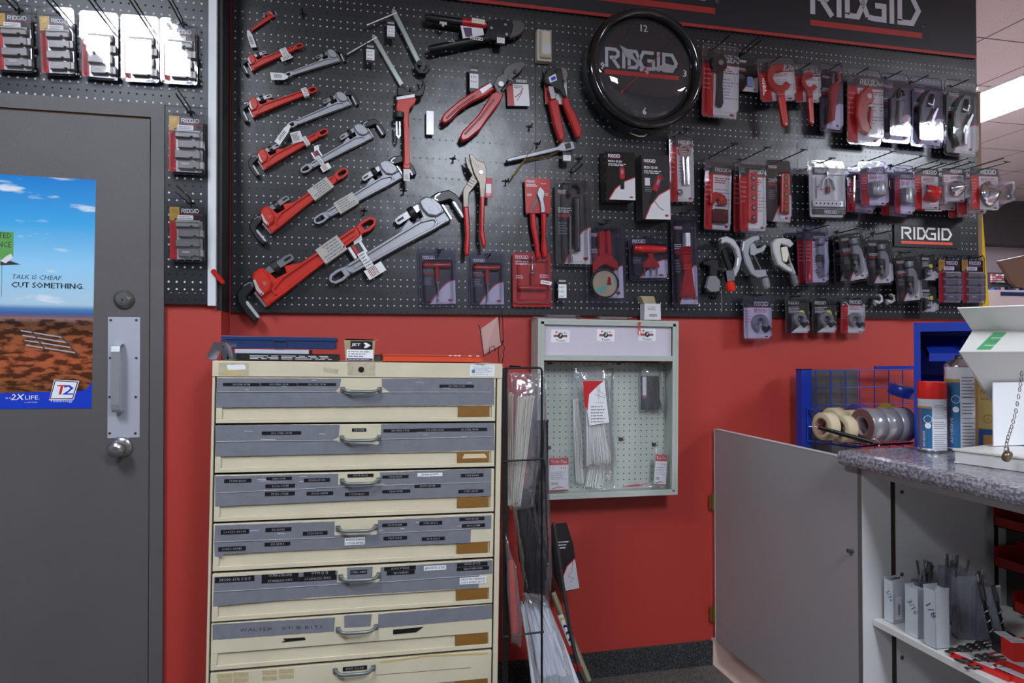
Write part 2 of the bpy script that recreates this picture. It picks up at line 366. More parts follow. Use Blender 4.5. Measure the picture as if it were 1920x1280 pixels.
pegpanel('pegboard', xl, PY(350, 570, -.165)[2], -.50, zl-.0005, -.165, 'short black pegboard strip under the narrow panel beside the door', ol[0]+.008, ol[2]-.010, PEGL)
b = MB(); wt = mat('white_trim', (206, 210, 212), .45, 0, .1, 200); b.box(-.499, zb+.01, -.168, 0, 3.15, 0, wt)
tr = MB(); x1 = PY(406.5, 300, -.168)[0]
tr.box(-.500, -.168, PY(412, 573, -.168)[2], -.474, -.146, 3.15, wt); struct(tr.build('trim_2'))
sd = MB(); sd.box(-.474, -.146, 1.49, -.4585, 0, 3.15, mat('side_black', (22, 20, 21), .6)); struct(sd.build('trim_3'))
tr = MB(); tr.box(2.915, .002, 1.2, 2.938, .018, PY(1838, 172, 0)[2], mat('wood_edge', (128, 92, 58), .6, var=.2)); struct(tr.build('trim_4'))
# header sign over the tool wall
t = thing('header_sign', 'long black header sign with two large logos over the pegboard', 'sign', frameM(0, -.002, 0))
HB = mat('header_black', (27, 28, 35), .5); HR = mat('header_red', (168, 44, 40), .5); HW = mat('header_white', (196, 194, 204), .5)
b = MB(); b.box(-.45, 2.742, -.01, 2.9, 3.15, .012, HB); b.rect(-.45, 2.742, 2.9, 2.756, .0125, HR); b.build('sign_board', t)
def yrow(px, py): return PY(px, py, -.015)
p = yrow(1519, 27); q = yrow(1727, 50); wd = q[0]-p[0]; zl_ = (p[2]+q[2])/2; zz = (yrow(1519, 42)[2]+yrow(1730, 67)[2])/2
for L0 in (p[0], yrow(1341, 20)[0]-wd-.005):
    g = MB(); g.logo(L0, zl_, wd, HW, .013); g.rect(L0, zz-.013, L0+wd+.005, zz+.013, .013, HR)
    g.stroke(circ(L0+wd+.016, zl_+.004, .009, 14), .002, .013, .013, HW, True); g.text('R', L0+wd+.012, zl_, .008, HW, .013); g.build('logo', t)
tr = MB(); tr.box(-1.9, -.158, PY(0, 196, -.16)[2]-.02, PY(309, 200, -.158)[0], -.146, PY(0, 175, -.165)[2]+.01, mat('wood_edge', (128, 92, 58))); struct(tr.build('trim_5'))
# ================================================================ door
dr = bpy.data.objects.new('door_1', None); S.collection.objects.link(dr); dr.matrix_world = frameM(0, -.145, 0); struct(dr)
DG = mat('door_grey', (90, 86, 87), .5, 0, .25, 320, var=.1, vscale=4); DGD = mat('door_gap', (16, 10, 10), .9)
fx = PY(308, 600, -.16)[0]; dx = PY(281, 600, -.155)[0]; fz = PY(300, 196, -.16)[2]; dz = PY(280, 224, -.155)[2]
b = MB(); b.box(dx+.004, 0, 0, fx, dz+.005, .022, DG); b.box(-1.75, dz+.005, 0, fx, fz, .022, DG); b.box(-1.75, 0, 0, dx-.92, dz, .022, DG); b.build('door_frame', dr)
b = MB(); b.box(dx-.915, 0, 0, dx+.004, dz+.005, .003, DGD); b.build('door_gap', dr)
b = MB(); b.prism([(dx-.912, .01), (dx, .01), (dx, dz), (dx-.912, dz)], .003, .014, DG, .0015); b.build('door_slab', dr)
def dl(px, py, y=-.16):
    q = PY(px, py, y); return q[0], q[2]
x, z = dl(233, 561); b = MB()
b.lathe([(.033, 0), (.033, .004), (.022, .016), (.020, .018)], mat('worn_steel', (140, 138, 136), .35, .8), (x, z, .014), (0, 0, 1), 28)
b.build('deadbolt', dr)
b = MB(); b.lathe([(.0165, 0), (.0165, .003), (.015, .004)], STEEL, (x, z, .031), (0, 0, 1), 24); b.box(x-.0016, z-.009, .035, x+.0016, z+.001, .0354, BLKP); b.build('lock_cylinder', dr)
xa, za = dl(202.5, 594); xb_, zb_ = dl(262, 820); pp = MB(); AP = mat('plate_aluminium', (186, 188, 200), .42, .35)
pp.prism([(xa, zb_), (xb_, zb_), (xb_, za), (xa, za)], .014, .0165, AP, .0008)
pl = pp.build('pull_plate', dr)
for (u, v) in ((208, 600), (256, 600), (207, 671), (256, 671), (206, 744), (255, 744), (206, 812), (254, 812)):
    q = dl(u, v); s_ = MB(); s_.cyl((q[0], q[1], .0165), (q[0], q[1], .018), .0042, GUN, 12); s_.box(q[0]-.003, q[1]-.0005, .018, q[0]+.003, q[1]+.0005, .0182, BLKP); s_.build('screw', pl)
x0, z0 = dl(222, 645); x1_, z1_ = dl(222, 770); hm = mat('pull_aluminium', (176, 178, 182), .33, .6, .1, 40); b = MB()
prof = [(.0165, z0+.000), (.045, z0), (.058, z0-.008), (.062, z0-.025), (.062, z1_+.025), (.058, z1_+.008), (.045, z1_), (.0165, z1_)]
sec = [((-.013), 0), (.013, 0)]
V = []; th = .004
for i, (zz_, yy_) in enumerate(prof):
    a = prof[max(i-1, 0)]; c = prof[min(i+1, len(prof)-1)]; d = Vector((c[0]-a[0], c[1]-a[1])).normalized(); n = Vector((-d[1], d[0]))
    for sx_, sn_ in ((-.013, 1), (.013, 1), (.013, -1), (-.013, -1)): V.append((x0+.006+sx_, yy_+n[1]*th/2*sn_, zz_+n[0]*th/2*sn_))
F = [(i*4+k, i*4+(k+1) % 4, (i+1)*4+(k+1) % 4, (i+1)*4+k) for i in range(len(prof)-1) for k in range(4)]
b.add(V, F, hm); b.build('pull_handle', dr)
x, z = dl(228, 838); b = MB(); b.lathe([(.036, 0), (.036, .003), (.030, .008), (.016, .012), (.013, .028), (.022, .036), (.0275, .046), (.028, .055), (.022, .064), (.010, .068)], STEEL, (x, z, .014), (0, 0, 1), 30); b.build('door_knob', dr)
# poster taped on the door
xa, za = dl(-30, 326); xr, zt_ = dl(177, 336); xr2, zb2 = dl(174, 764); W = xr-xa; H = zt_-zb2
t = thing('poster', 'desert landscape poster with blue sky and white and blue slogans on the door', 'poster', frameM((xa+xr)/2, -.1595, (zt_+zb2)/2, -.012))
def postermat():
    M = bpy.data.materials.new('poster_print'); M.use_nodes = True; nt = M.node_tree; N = nt.nodes; L = nt.links; b = N['Principled BSDF']; b.inputs['Roughness'].default_value = .25
    tc = N.new('ShaderNodeTexCoord'); sx = N.new('ShaderNodeSeparateXYZ'); L.new(tc.outputs['Object'], sx.inputs[0])
    mr = N.new('ShaderNodeMapRange'); mr.inputs[1].default_value = -H/2; mr.inputs[2].default_value = H/2; L.new(sx.outputs[1], mr.inputs[0])
    r = N.new('ShaderNodeValToRGB'); e = r.color_ramp.elements
    stops = [(0, (120, 62, 30)), (.08, (128, 78, 44)), (.2, (176, 92, 56)), (.30, (150, 84, 50)), (.37, (100, 66, 46)), (.385, (150, 112, 108)), (.40, (112, 92, 110)), (.41, (60, 100, 160)), (.43, (86, 130, 180)), (.45, (176, 206, 222)), (.62, (150, 206, 238)), (.8, (70, 168, 224)), (1, (34, 128, 204))]
    e[0].position = 0; e[0].color = lin(stops[0][1]); e[1].position = 1; e[1].color = lin(stops[-1][1])
    for p_, c_ in stops[1:-1]: q = e.new(p_); q.color = lin(c_)
    L.new(mr.outputs[0], r.inputs[0])
    n = N.new('ShaderNodeTexNoise'); n.inputs['Scale'].default_value = 22; n.inputs['Detail'].default_value = 7; mp = N.new('ShaderNodeMapping'); mp.inputs['Scale'].default_value = (1, 2.6, 1)
    L.new(tc.outputs['Object'], mp.inputs[0]); L.new(mp.outputs[0], n.inputs[0])
    r2 = N.new('ShaderNodeValToRGB'); r2.color_ramp.elements[0].position = .44; r2.color_ramp.elements[0].color = lin((40, 34, 26)); r2.color_ramp.elements[1].position = .56; r2.color_ramp.elements[1].color = (1, 1, 1, 1); L.new(n.outputs['Fac'], r2.inputs[0])
    lt = N.new('ShaderNodeMath'); lt.operation = 'LESS_THAN'; L.new(mr.outputs[0], lt.inputs[0]); lt.inputs[1].default_value = .385
    ml = N.new('ShaderNodeMath'); ml.operation = 'MULTIPLY'; L.new(lt.outputs[0], ml.inputs[0]); ml.inputs[1].default_value = .8
    mx = N.new('ShaderNodeMix'); mx.data_type = 'RGBA'; mx.blend_type = 'MULTIPLY'; L.new(ml.outputs[0], mx.inputs[0]); L.new(r.outputs[0], mx.inputs['A']); L.new(r2.outputs[0], mx.inputs['B'])
    n3 = N.new('ShaderNodeTexNoise'); n3.inputs['Scale'].default_value = 5; n3.inputs['Detail'].default_value = 5; mp3 = N.new('ShaderNodeMapping'); mp3.inputs['Scale'].default_value = (1, 4, 1); L.new(tc.outputs['Object'], mp3.inputs[0]); L.new(mp3.outputs[0], n3.inputs[0])
    r3 = N.new('ShaderNodeMapRange'); r3.inputs[1].default_value = .58; r3.inputs[2].default_value = .68; L.new(n3.outputs['Fac'], r3.inputs[0])
    gt = N.new('ShaderNodeMath'); gt.operation = 'GREATER_THAN'; L.new(mr.outputs[0], gt.inputs[0]); gt.inputs[1].default_value = .45
    m2 = N.new('ShaderNodeMath'); m2.operation = 'MULTIPLY'; L.new(gt.outputs[0], m2.inputs[0]); L.new(r3.outputs[0], m2.inputs[1])
    mx2 = N.new('ShaderNodeMix'); mx2.data_type = 'RGBA'; L.new(m2.outputs[0], mx2.inputs[0]); L.new(mx.outputs['Result'], mx2.inputs['A']); mx2.inputs['B'].default_value = lin((228, 232, 236))
    L.new(mx2.outputs['Result'], b.inputs['Base Color']); return M
PB = mat('poster_blue', (26, 60, 190), .3); PG = mat('poster_green', (96, 160, 84), .3)
b = MB(); PM = postermat(); b.box(-W/2, -H/2, 0, W/2, H/2, .0006, WHITE); b.rect(-W/2, -H/2, W/2, H/2, .0008, PM)
def pl_(px, py):
    q = dl(px, py); return q[0]-(xa+xr)/2, q[1]-(zt_+zb2)/2
b.flat([(-W/2, -H/2), (W/2, -H/2), (W/2, pl_(0, 715)[1]), (W/2-.012, pl_(0, 728)[1]), (W/2-.03, pl_(0, 734)[1]), (-W/2, pl_(0, 738)[1])], .001, PB)
x, z = pl_(21, 523); b.text('TALK IS CHEAP.', x, z, .0150, TXT, .0011, pl_(120, 0)[0]-x, shear=.2)
x, z = pl_(21, 539); b.text('CUT SOMETHING.', x, z, .0185, BLACK, .0011, pl_(160, 0)[0]-x); b.text('CUT SOMETHING.', x+.0014, z, .0185, BLACK, .00112, pl_(160, 0)[0]-x)
x, z = pl_(-20, 434); x2, z2 = pl_(24, 488); b.flat([(x, z), (x2, z), (x2, z2+.012), (x2-.004, z2), (x, z2)], .0011, PG)
b.text('TED', pl_(-1, 0)[0], pl_(0, 447)[1], .0190, TXT, .0012, pl_(23, 0)[0]-pl_(-1, 0)[0]); b.text('NCE', pl_(-1, 0)[0], pl_(0, 464)[1], .0190, TXT, .0012, pl_(23, 0)[0]-pl_(-1, 0)[0])
b.flat([pl_(0, 498), pl_(38, 496), pl_(20, 490), pl_(0, 488)], .00115, TXT)
b.flat([pl_(0, 490), pl_(12, 480), pl_(20, 476), pl_(24, 484), pl_(10, 494)], .0012, LTXT)
b.stroke([pl_(3, 498), pl_(3, 557)], .0012, .0011, .0011, TXT)
for k in range(4): # twisted ladder lying on the sand
    u = k*9; b.stroke([pl_(40+u*.4, 620+u), pl_(120+u*.9, 632+u*1.05)], .004, .0011, .0011, SILV); b.stroke([pl_(42+u*.4, 623+u), pl_(122+u*.9, 636+u*1.05)], .0012, .00112, .00112, TXT)
for (p, q) in ((pl_(56, 614), pl_(86, 655)), (pl_(109, 621), pl_(150, 667))): b.stroke([p, q], .004, .0012, .0012, GUN)
T2W = mat('logo_white', (232, 232, 238), .3)
b.flat([pl_(95, 750), pl_(141, 748), pl_(151, 713), pl_(104, 711)], .0012, T2W); b.stroke([pl_(97, 747), pl_(139, 746), pl_(148, 715), pl_(106, 713)], .0028, .0013, .0013, RED, True)
[b.text('T', pl_(106, 739)[0]+o_, pl_(106, 739)[1], .033, RED, .0014+o_*.01, .026, shear=.2) for o_ in (0, .0015, .003)]; [b.text('2', pl_(119, 739)[0]+o_, pl_(119, 739)[1], .033, PB, .0014+o_*.01, .030, shear=.2) for o_ in (0, .0015, .003)]

b.text('Technology', *pl_(97, 755), .0100, T2W, .0013, pl_(139, 0)[0]-pl_(97, 0)[0])
b.text('up to', *pl_(13, 749), .006, T2W, .0013, shear=.2); b.text('2X', *pl_(23, 750), .020, T2W, .0013, pl_(46, 0)[0]-pl_(23, 0)[0], shear=.2); b.text('2X', *pl_(23.7, 750), .020, T2W, .00131, pl_(46, 0)[0]-pl_(23, 0)[0], shear=.2)
b.text('LIFE.', *pl_(50, 749), .0135, T2W, .0013, pl_(77, 0)[0]-pl_(50, 0)[0]); b.text('vs. prior model', *pl_(49, 756), .0045, T2W, .0013)
b.build('poster_sheet', t)
# ================================================================ peg hooks
def hook(px, py, ypack, label, length=.13, double=False, tbar=False, tipup=.006, group=None, ybase=0., r=.0026):
    """wire hook whose stem passes through the pixel (px, py) at depth ypack"""
    q = PY(px, py, ypack); t = thing('peg_hook', label, 'hook', frameM(q[0], ybase, q[2]), group)
    L_ = length; b = MB()
    b.tube([(0, -.012, .001), (0, .012, .001), (0, .013, .004), (0, .002, .008), (0, 0, .02), (0, 0, L_*.9), (0, tipup*.5, L_), (0, tipup, L_+.004)], r, WIRE, 6)
    b.build('prong', t)
    c = MB(); c.tube([(-.013, .008, .002), (.013, .008, .002)], r, WIRE, 6)
    if double: c.build('hook_base', t); c = MB(); c.tube([(0, .012, .002), (0, .022, .012), (0, .022, L_*.96)], r*.8, WIRE, 6)
    if double: c.build('upper_wire', t)
    else: c.build('hook_base', t)
    if tbar: c = MB(); c.tube([(-.016, tipup+.002, L_+.003), (.016, tipup+.002, L_+.003)], r*1.1, WIRE, 6); c.build('price_bar', t)
    return t
# ================================================================ hang tags and wrapped stickers
def sticker(parent, name, x0, y0, x1, y1, z, m_=TAG, text=None, bars=True, th=.0006, seed=3):
    b = MB(); b.box(x0, y0, z, x1, y1, z+th, m_)
    w_ = x1-x0; h_ = y1-y0
    if bars:
        n = 7
        for k in range(n):
            xx = x0+w_*(.15+.7*k/n); b.rect(xx, y0+h_*.15, xx+w_*.03*(1+(k*7+seed) % 3), y0+h_*.6, z+th+.0001, TAGB)
    b.lines(x0+w_*.1, y0+h_*.66, x1-w_*.1, y1-h_*.1, 2, GTXT, z+th+.0001, seed)
    return b.build(name, parent)
# ================================================================ pipe wrenches
def pipe_wrench(tail, head, s, m_, label, y=-.012, jawopen=1., tagat=None, ribs=None, band=None, group=None, headk=1.):
    a = PY(*tail, y); h = PY(*head, y); L = math.hypot(h[0]-a[0], h[2]-a[2]); y = -(.046*L+.004)
    a = PY(*tail, y); h = PY(*head, y); L = math.hypot(h[0]-a[0], h[2]-a[2]); an = math.atan2(h[2]-a[2], h[0]-a[0])
    t = thing('pipe_wrench', label, 'wrench', frameM(a[0], y, a[2], an) @ Matrix.Diagonal((1, s*1.2, 1, 1)), group)
    k = headk; T = .075*L
    def X(x): return 1-(1-x)*k
    body = [(0.02, .030), (0, .010), (0, -.012), (.02, -.034), (.09, -.040), (.16, -.032), (.60, -.047), (.86, -.060), (1.0, -.062*k), (1.0, .052), (.965, .125), (.93, .146), (.885, .148), (.86, .136), (.845, .10), (.835, .045), (.75, .036), (.735, .075), (.70, .066), (.62, .036), (.16, .028), (.09, .036)]
    P = [(x*L, yy*L) for x, yy in body]
    b = MB(); web = .30*T
    # frame plate with a hanging slot near the tail
    slot = rrect(.022*L, -.016*L, .095*L, .012*L, .0135*L)
    n = len(P)
    b.prism([(x, yy) for x, yy in P if x > .10*L]+[(.13*L, .030*L)], -T/2, T/2*.55, m_, .006*L)
    b.stroke([(.13*L, .0215*L), (.085*L, .026*L), (.03*L, .021*L), (.010*L, .004*L), (.010*L, -.010*L), (.03*L, -.027*L), (.085*L, -.032*L), (.13*L, -.0245*L)], .018*L, -T*.4, T*.42, m_, False, .003*L)
    b.prism([(.11*L, -.03*L), (.15*L, -.034*L), (.15*L, .026*L), (.11*L, .03*L)], -T*.4, T*.40, m_, .003*L)
    # I-beam rims and raised head shell
    for st in ([(.17*L, .020*L), (.62*L, .026*L), (.80*L, .026*L)], [(.17*L, -.026*L), (.60*L, -.038*L), (.86*L, -.050*L), (.965*L, -.050*L)]):
        b.stroke(st, .016*L, T*.2, T*.50, m_, False, .003*L)
    b.stroke([(.80*L, .026*L), (.90*L, .0*L), (.90*L, -.03*L), (.86*L, -.050*L)], .016*L, T*.2, T*.48, m_, False, .003*L)
    hs = [(.995, .0), (.995, .052), (.962, .120), (.93, .140), (.885, .141), (.868, .13), (.858, .09), (.87, .035), (.92, .0)]
    b.prism([(x*L, yy*L) for x, yy in hs], T*.2, T*.66, m_, .010*L)
    b.prism([(x*L, yy*L) for x, yy in ((.20, .0), (.21, .008), (.30, .010), (.30, -.018), (.21, -.016), (.20, -.01))], T*.2, T*.34, m_, .002*L)
    b.text('HEAVY-DUTY', .50*L, -.018*L, .016*L, mat('cast_mark_'+m_.name, tuple(int(c) for c in ((120, 22, 16) if m_ is REDW else (118, 120, 126))), .5), T*.28+.0004, .20*L, shear=0) if False else None
    b.build('handle', t)
    pl = MB(); pl.prism([(x*L, yy*L) for x, yy in ((.985, .005), (.99, .05), (.965, .108), (.95, .104), (.965, .05), (.962, .005))], T*.66, T*.70, SILV if m_ is REDW else m_, .001*L)
    pl.prism(circ(.915*L, .055*L, .015*L, 14), T*.66, T*.68, mat('badge_dull', (160, 92, 74), .5) if m_ is REDW else m_, .001*L); pl.cyl((.976*L, .014*L, T*.69), (.976*L, .014*L, T*.73), .005*L, DKST, 8); pl.build('name_plate', t)
    hj = MB(); hj.prism([(x*L, yy*L) for x, yy in ((1.0, -.064*k), (1.018, -.060*k), (1.018, .045), (1.0, .05))], -T*.45, T*.50, STEEL, .002*L); hj.build('heel_jaw', t)
    nut = MB(); nx, ny = .785*L, .098*L
    nut.lathe([(.036*L, -.024*L), (.042*L, -.020*L), (.042*L, .020*L), (.036*L, .024*L)], BLKP if m_ is REDW else DKST, (nx, ny, 0), (1, .0, 0), 14, False); 
    for q in range(3): nut.lathe([(.0435*L, -.013*L+q*.011*L), (.0435*L, -.009*L+q*.011*L)], BLKP, (nx, ny, 0), (1, 0, 0), 14, False)
    nut.build('adjusting_nut', t)
    # hook jaw: toothed shank through the housing, black hook outside, bright tooth face
    J = jawopen; sk = MB(); x0 = .64; pts = []
    for q in range(9): xx = (x0+.035+q*.0165)*L; pts += [(xx, .122*L), (xx+.008*L, .129*L)]
    sk.prism([(.955*L, .105*L), (.955*L, .122*L)]+pts[::-1]+[((x0+.01)*L, .120*L), ((x0)*L, .108*L), ((x0)*L, .088*L), ((x0+.012)*L, .076*L), (.80*L, .080*L)], -T*.2, T*.2, STEEL, .002*L)
    sk.stroke([((x0+.016)*L, .100*L), ((x0+.07)*L, .102*L)], .014*L, T*.2, T*.24, DKST)
    sk.build('toothed_shank', t)
    e = .06*J; hk = MB()
    P = [(.95, .125), (1.0+e*.5, .128), (1.055+e, .105), (1.085+e, .055), (1.092+e, -.02), (1.085+e, -.085), (1.07+e, -.098), (1.045+e, -.09), (1.035+e, -.04), (1.035+e, .03), (1.02+e, .05), (1.0, .066), (.95, .07)]
    hk.prism([(x*L, yy*L) for x, yy in P], -T*.32, T*.34, DKST if False else BLKP, .008*L)
    hk.stroke([(1.0*L, .083*L), ((.985)*L, .1*L), (1.0*L, .112*L), ((1.02+e*.4)*L, .114*L)], .008*L, T*.34, T*.38, STEEL)
    hk.build('hook_jaw', t)
    tf = MB(); tf.prism([((1.024+e)*L, .028*L), ((1.036+e)*L, .034*L), ((1.046+e)*L, .02*L), ((1.046+e)*L, -.08*L), ((1.036+e)*L, -.09*L), ((1.026+e)*L, -.082*L)], -T*.34, T*.40, SILV, .002*L); tf.build('jaw_face', t)
    if band:
        for (bx, bw, sh, col) in band:
            g = MB(); X0 = bx*L; wv = bw*L
            g.box(X0, -.056*L, -T*.56, X0+wv, .048*L, T*.58, col); g.lines(X0+wv*.12, -.05*L, X0+wv*.9, .042*L, 5, GTXT, T*.58+.0003, 5)
            if sh:
                g.box(X0-sh*.2*L, -.12*L, T*.3, X0+wv+sh*L*.5, -.056*L, T*.3+.0006, TAG)
                for c in range(6): g.rect(X0+c*wv*.2, -.115*L, X0+c*wv*.2+wv*.09, -.065*L, T*.3+.0008, TAGB if c % 2 else RED)
            g.build('wrapped_label', t)
    if ribs:
        g = MB(); rx = ribs*L; g.box(rx, .03*L, T*.1, rx+.13*L, .12*L, T*.1+.0006, TAGB); 
        for c in range(4): g.rect(rx+.01*L+c*.03*L, .035*L, rx+.03*L+c*.03*L, .115*L, T*.1+.0008, (WHITE, RED, GREYH, WHITE)[c])
        g.prism([(rx+.06*L, .11*L), (rx+.13*L, .11*L), (rx+.15*L, .15*L), (rx+.09*L, .16*L)], T*.12, T*.12+.0006, WHITE); g.build('hang_card', t)
    if tagat:
        q = t.matrix_world.inverted() @ Vector(tuple(PY(*tagat[0], y-.02))); q2 = t.matrix_world.inverted() @ Vector(tuple(PY(*tagat[1], y-.02)))
        g = MB(); d = (Vector((q2.x-q.x, q2.y-q.y, 0))); l = d.length; an2 = math.atan2(d.y, d.x)
        g.X = Matrix.Translation((q.x, q.y, T*.75)) @ Matrix.Rotation(an2, 4, 'Z')
        wv = tagat[2]; g.prism([(-l*.35, -.004), (0, -wv*.45), (l, -wv/2), (l, wv/2), (0, wv*.45), (-l*.35, .004)], 0, .0006, TAG)
        for c in range(7): g.rect(l*(.15+.09*c), -wv*.3, l*(.15+.09*c)+l*.04, wv*.2, .0008, TAGB)
        g.build('price_tag', t)
    return t
R1 = 'red pipe wrench '
GR = 'red pipe wrenches in the left column'; GG = 'grey aluminium pipe wrenches in the middle column'
pipe_wrench((467, 60), (512, 27), 1, REDW, 'smallest red pipe wrench at the top left of the tool wall', tagat=((467, 62), (475, 86), .020), group=GR, headk=1.3)
pipe_wrench((568, 84), (469, 124), -1, REDW, 'red pipe wrench second from top, barcode sticker round its handle', band=[(.30, .12, .10, TAG)], group=GR, headk=1.3)
pipe_wrench((594, 166), (471, 210), -1, REDW, 'red pipe wrench third from the top in the left column, small end sticker', band=[(.14, .08, 0, TAG)], group=GR, headk=1.2)
pipe_wrench((614, 244), (490, 309), -1, REDW, 'red pipe wrench fourth from the top, below the curled white tag', band=[(.30, .06, 0, TAG)], group=GR, headk=1.1)
pipe_wrench((651, 318), (501, 427), -1, REDW, 'large red pipe wrench second from the bottom of the left column', band=[(.22, .24, 0, mat('label_foil', (176, 170, 164), .35, .2))], group=GR)
pipe_wrench((703, 411), (490, 559), -1, REDW, 'largest red pipe wrench at the bottom of the left column', band=[(.30, .19, 0, mat('label_foil', (176, 170, 164)))], group=GR)
pipe_wrench((533, 143), (634, 108), 1, ALU, 'small grey pipe wrench at the top, white tag at its tail', tagat=((531, 142), (507, 141), .024), group=GG, jawopen=.5, headk=1.1)
pipe_wrench((538, 238), (654, 189), 1, ALU, 'grey pipe wrench second from the top, narrow white tag at its tail', tagat=((537, 242), (519, 268), .02), group=GG, jawopen=.6)
pipe_wrench((564, 322), (693, 250), 1, ALU, 'grey pipe wrench with its jaw open widest, third from the top', ribs=.22, band=[(.25, .05, .1, TAG)], group=GG, jawopen=1.6)
pipe_wrench((589, 417), (748, 322), 1, ALU, 'grey pipe wrench with a wide clear label round the middle of its handle', band=[(.26, .22, 0, mat('label_foil', (176, 170, 164)))], group=GG)
pipe_wrench((618, 527), (834, 398), 1, ALU, 'largest grey pipe wrench at the bottom of the grey column', ribs=.23, band=[(.27, .06, .12, TAG)], group=GG)
curl = thing('paper_tag', 'curled white paper tag draped behind the fourth red wrench', 'tag', at(556, 257, -.03, .45))
b = MB(); b.add([(-.022, -.018, 0), (.018, -.022, 0), (.022, .016, .006), (-.016, .020, .008), (0, -.02, .004)], [(0, 1, 2, 3)], TAG); b.lines(-.014, -.014, .014, .014, 6, GTXT, .0085, 4); b.build('tag_sheet', curl)
# offset wrench hanging upright
def offset_wrench():
    t = thing('offset_pipe_wrench', 'red offset hook wrench hanging upright right of the pipe wrenches', 'wrench', at(762, 318, -.052, math.atan2(PY(762, 178)[2]-PY(762, 318)[2], 0) if False else .02))
    h = (PY(762, 178)[2]-PY(762, 318)[2]); L = h; b = MB(); T = .02
    P = [(-.045, .02), (-.02, 0), (.03, 0), (.052, .02), (.045, .15), (.04, .45), (.045, .70), (.06, .80), (.13, .87), (.15, .93), (.12, .95), (-.10, .90), (-.12, .80), (-.10, .72), (-.03, .66), (-.02, .45), (-.03, .15)]
    b.prism([(x*L, y_*L) for x, y_ in P], -T/2, T/2, REDW, .003)
    b.stroke([(.012*L, .06*L), (.012*L, .55*L)], .020, T/2, T/2+.002, REDW, False, .001); b.build('handle', t)
    b = MB(); b.prism([(x*L, y_*L) for x, y_ in ((-.11, .89), (.13, .945), (.125, .99), (-.115, .935))], -T*.55, T*.55, STEEL, .001); b.build('heel_jaw', t)
    b = MB(); b.prism([(x*L, y_*L) for x, y_ in ((-.10, .95), (-.10, 1.06), (-.02, 1.08), (.04, 1.02), (.13, 1.02), (.20, 1.07), (.235, 1.17), (.205, 1.24), (.235, 1.22), (.27, 1.10), (.24, .99), (.18, .955), (.10, .965))], -T*.45, T*.5, BLKP, .003); b.build('hook_jaw', t)
    b = MB(); b.lathe([(.016, -.012), (.019, -.009), (.019, .009), (.016, .012)], BLKP, (-.075*L, .70*L, .004), (0, 1, 0), 12, False); b.build('adjusting_nut', t)
    b = MB(); b.stroke([(-.115*L, .62*L), (-.115*L, .44*L), (-.095*L, .41*L), (-.075*L, .44*L), (-.075*L, .62*L)], .006, -.003, .008, STEEL)
    for q in range(8): b.box(-.132*L, (.44+q*.022)*L, -.002, -.118*L, (.45+q*.022)*L, .007, STEEL)
    b.build('toothed_shank', t)
    b = MB(); b.box(-.012, -.045, .008, .012, -.0, .0087, TAG); b.lines(-.008, -.04, .008, -.02, 3, GTXT, .009, 2); b.build('price_tag', t)
offset_wrench()
# basin wrenches
def basin(top, bot, hl, hr, label, y=-.03):
    a = PY(*top, y); c = PY(*bot, y); L = math.hypot(c[0]-a[0], c[2]-a[2]); an = math.atan2(a[2]-c[2], a[0]-c[0])-math.pi/2
    M_ = frameM(c[0], y, c[2], an); t = thing('basin_wrench', label, 'wrench', M_, 'basin wrenches hanging by their tops'); inv = M_.inverted()
    b = MB(); ZN = mat('zinc_plate', (176, 186, 182), .28, .75, .1, 60); b.box(-.008, .02, -.008, .008, L, .008, ZN); b.prism([(-.008, L), (.008, L), (.0, L+.010)], -.008, .008, ZN); b.build('shaft', t)
    p = inv @ Vector(tuple(PY(*hl, y-.005))); q = inv @ Vector(tuple(PY(*hr, y-.005))); b = MB(); p.z = q.z = .004; b.cyl(p, q, .0048, STEEL, 10); b.cyl(p, p+(q-p).normalized()*.004, .006, STEEL, 10); b.build('cross_bar', t)
    b = MB(); b.stroke([(-.014, .022), (-.020, .004), (-.014, -.014), (.004, -.022), (.022, -.014), (.026, .002)], .013, -.011, .011, BLKP, False, .002); b.cyl((0, .018, -.012), (0, .018, .014), .010, BLKP, 12); b.build('claw', t)
basin((738, 22), (790, 128), (688, 47), (744, 24), 'upper basin wrench with long bar and short sliding handle')
basin((701, 70), (760, 172), (650, 102), (706, 70), 'lower basin wrench hanging left of the other one', y=-.016)
def shelf_tag(px, py, wpx, hpx, label, lines_=('GREEN', '10-9', '-NET'), y=-.045, head=True, txt=True):
    a = PY(px, py, y); c = PY(px+wpx, py+hpx, y); W_ = c[0]-a[0]; H_ = a[2]-c[2]
    t = thing('price_card', label, 'price card', frameM((a[0]+c[0])/2, y, c[2])); b = MB(); b.box(-W_/2, 0, 0, W_/2, H_, .0008, BLACK)
    b.rect(-W_/2*.9, H_*.12, W_/2*.9, H_*.68, .001, WHITE)
    if head: b.logo(-W_*.38, H_*.78, W_*.76, WHITE, .001)
    if txt:
        for k, s_ in enumerate([q for q in lines_ if q.strip()]): b.text(s_, -W_*.36, H_*(.52-.18*k), H_*.085, TXT, .0012, W_*.6)
    b.build('card', t); return t
shelf_tag(725, 36, 16, 38, 'small price card hanging beside the upper basin wrench', ('6x1/2', 'do-it', 'Basket'))
shelf_tag(686, 80, 17, 38, 'small price card hanging beside the lower basin wrench', ('14-36', 'do-it', 'Basket'))
shelf_tag(880, 122, 18, 50, 'narrow black and white price card above the scissor cutter', ('8 Kn', 'Steel', ' '))
shelf_tag(1046, 518, 17, 46, 'small handwritten price card between the red torque pack and the strap pack', ('64GS', '3X2', '2x7'))
shelf_tag(931, 64, 16, 20, 'tiny price card clipped under the bolt cutter', ('6 KT', '3-1', ''), -.06, False)
shelf_tag(1055, 284, 16, 20, 'tiny price card under the strap wrench head', ('1/2', 'USAD', ''), -.05, False)
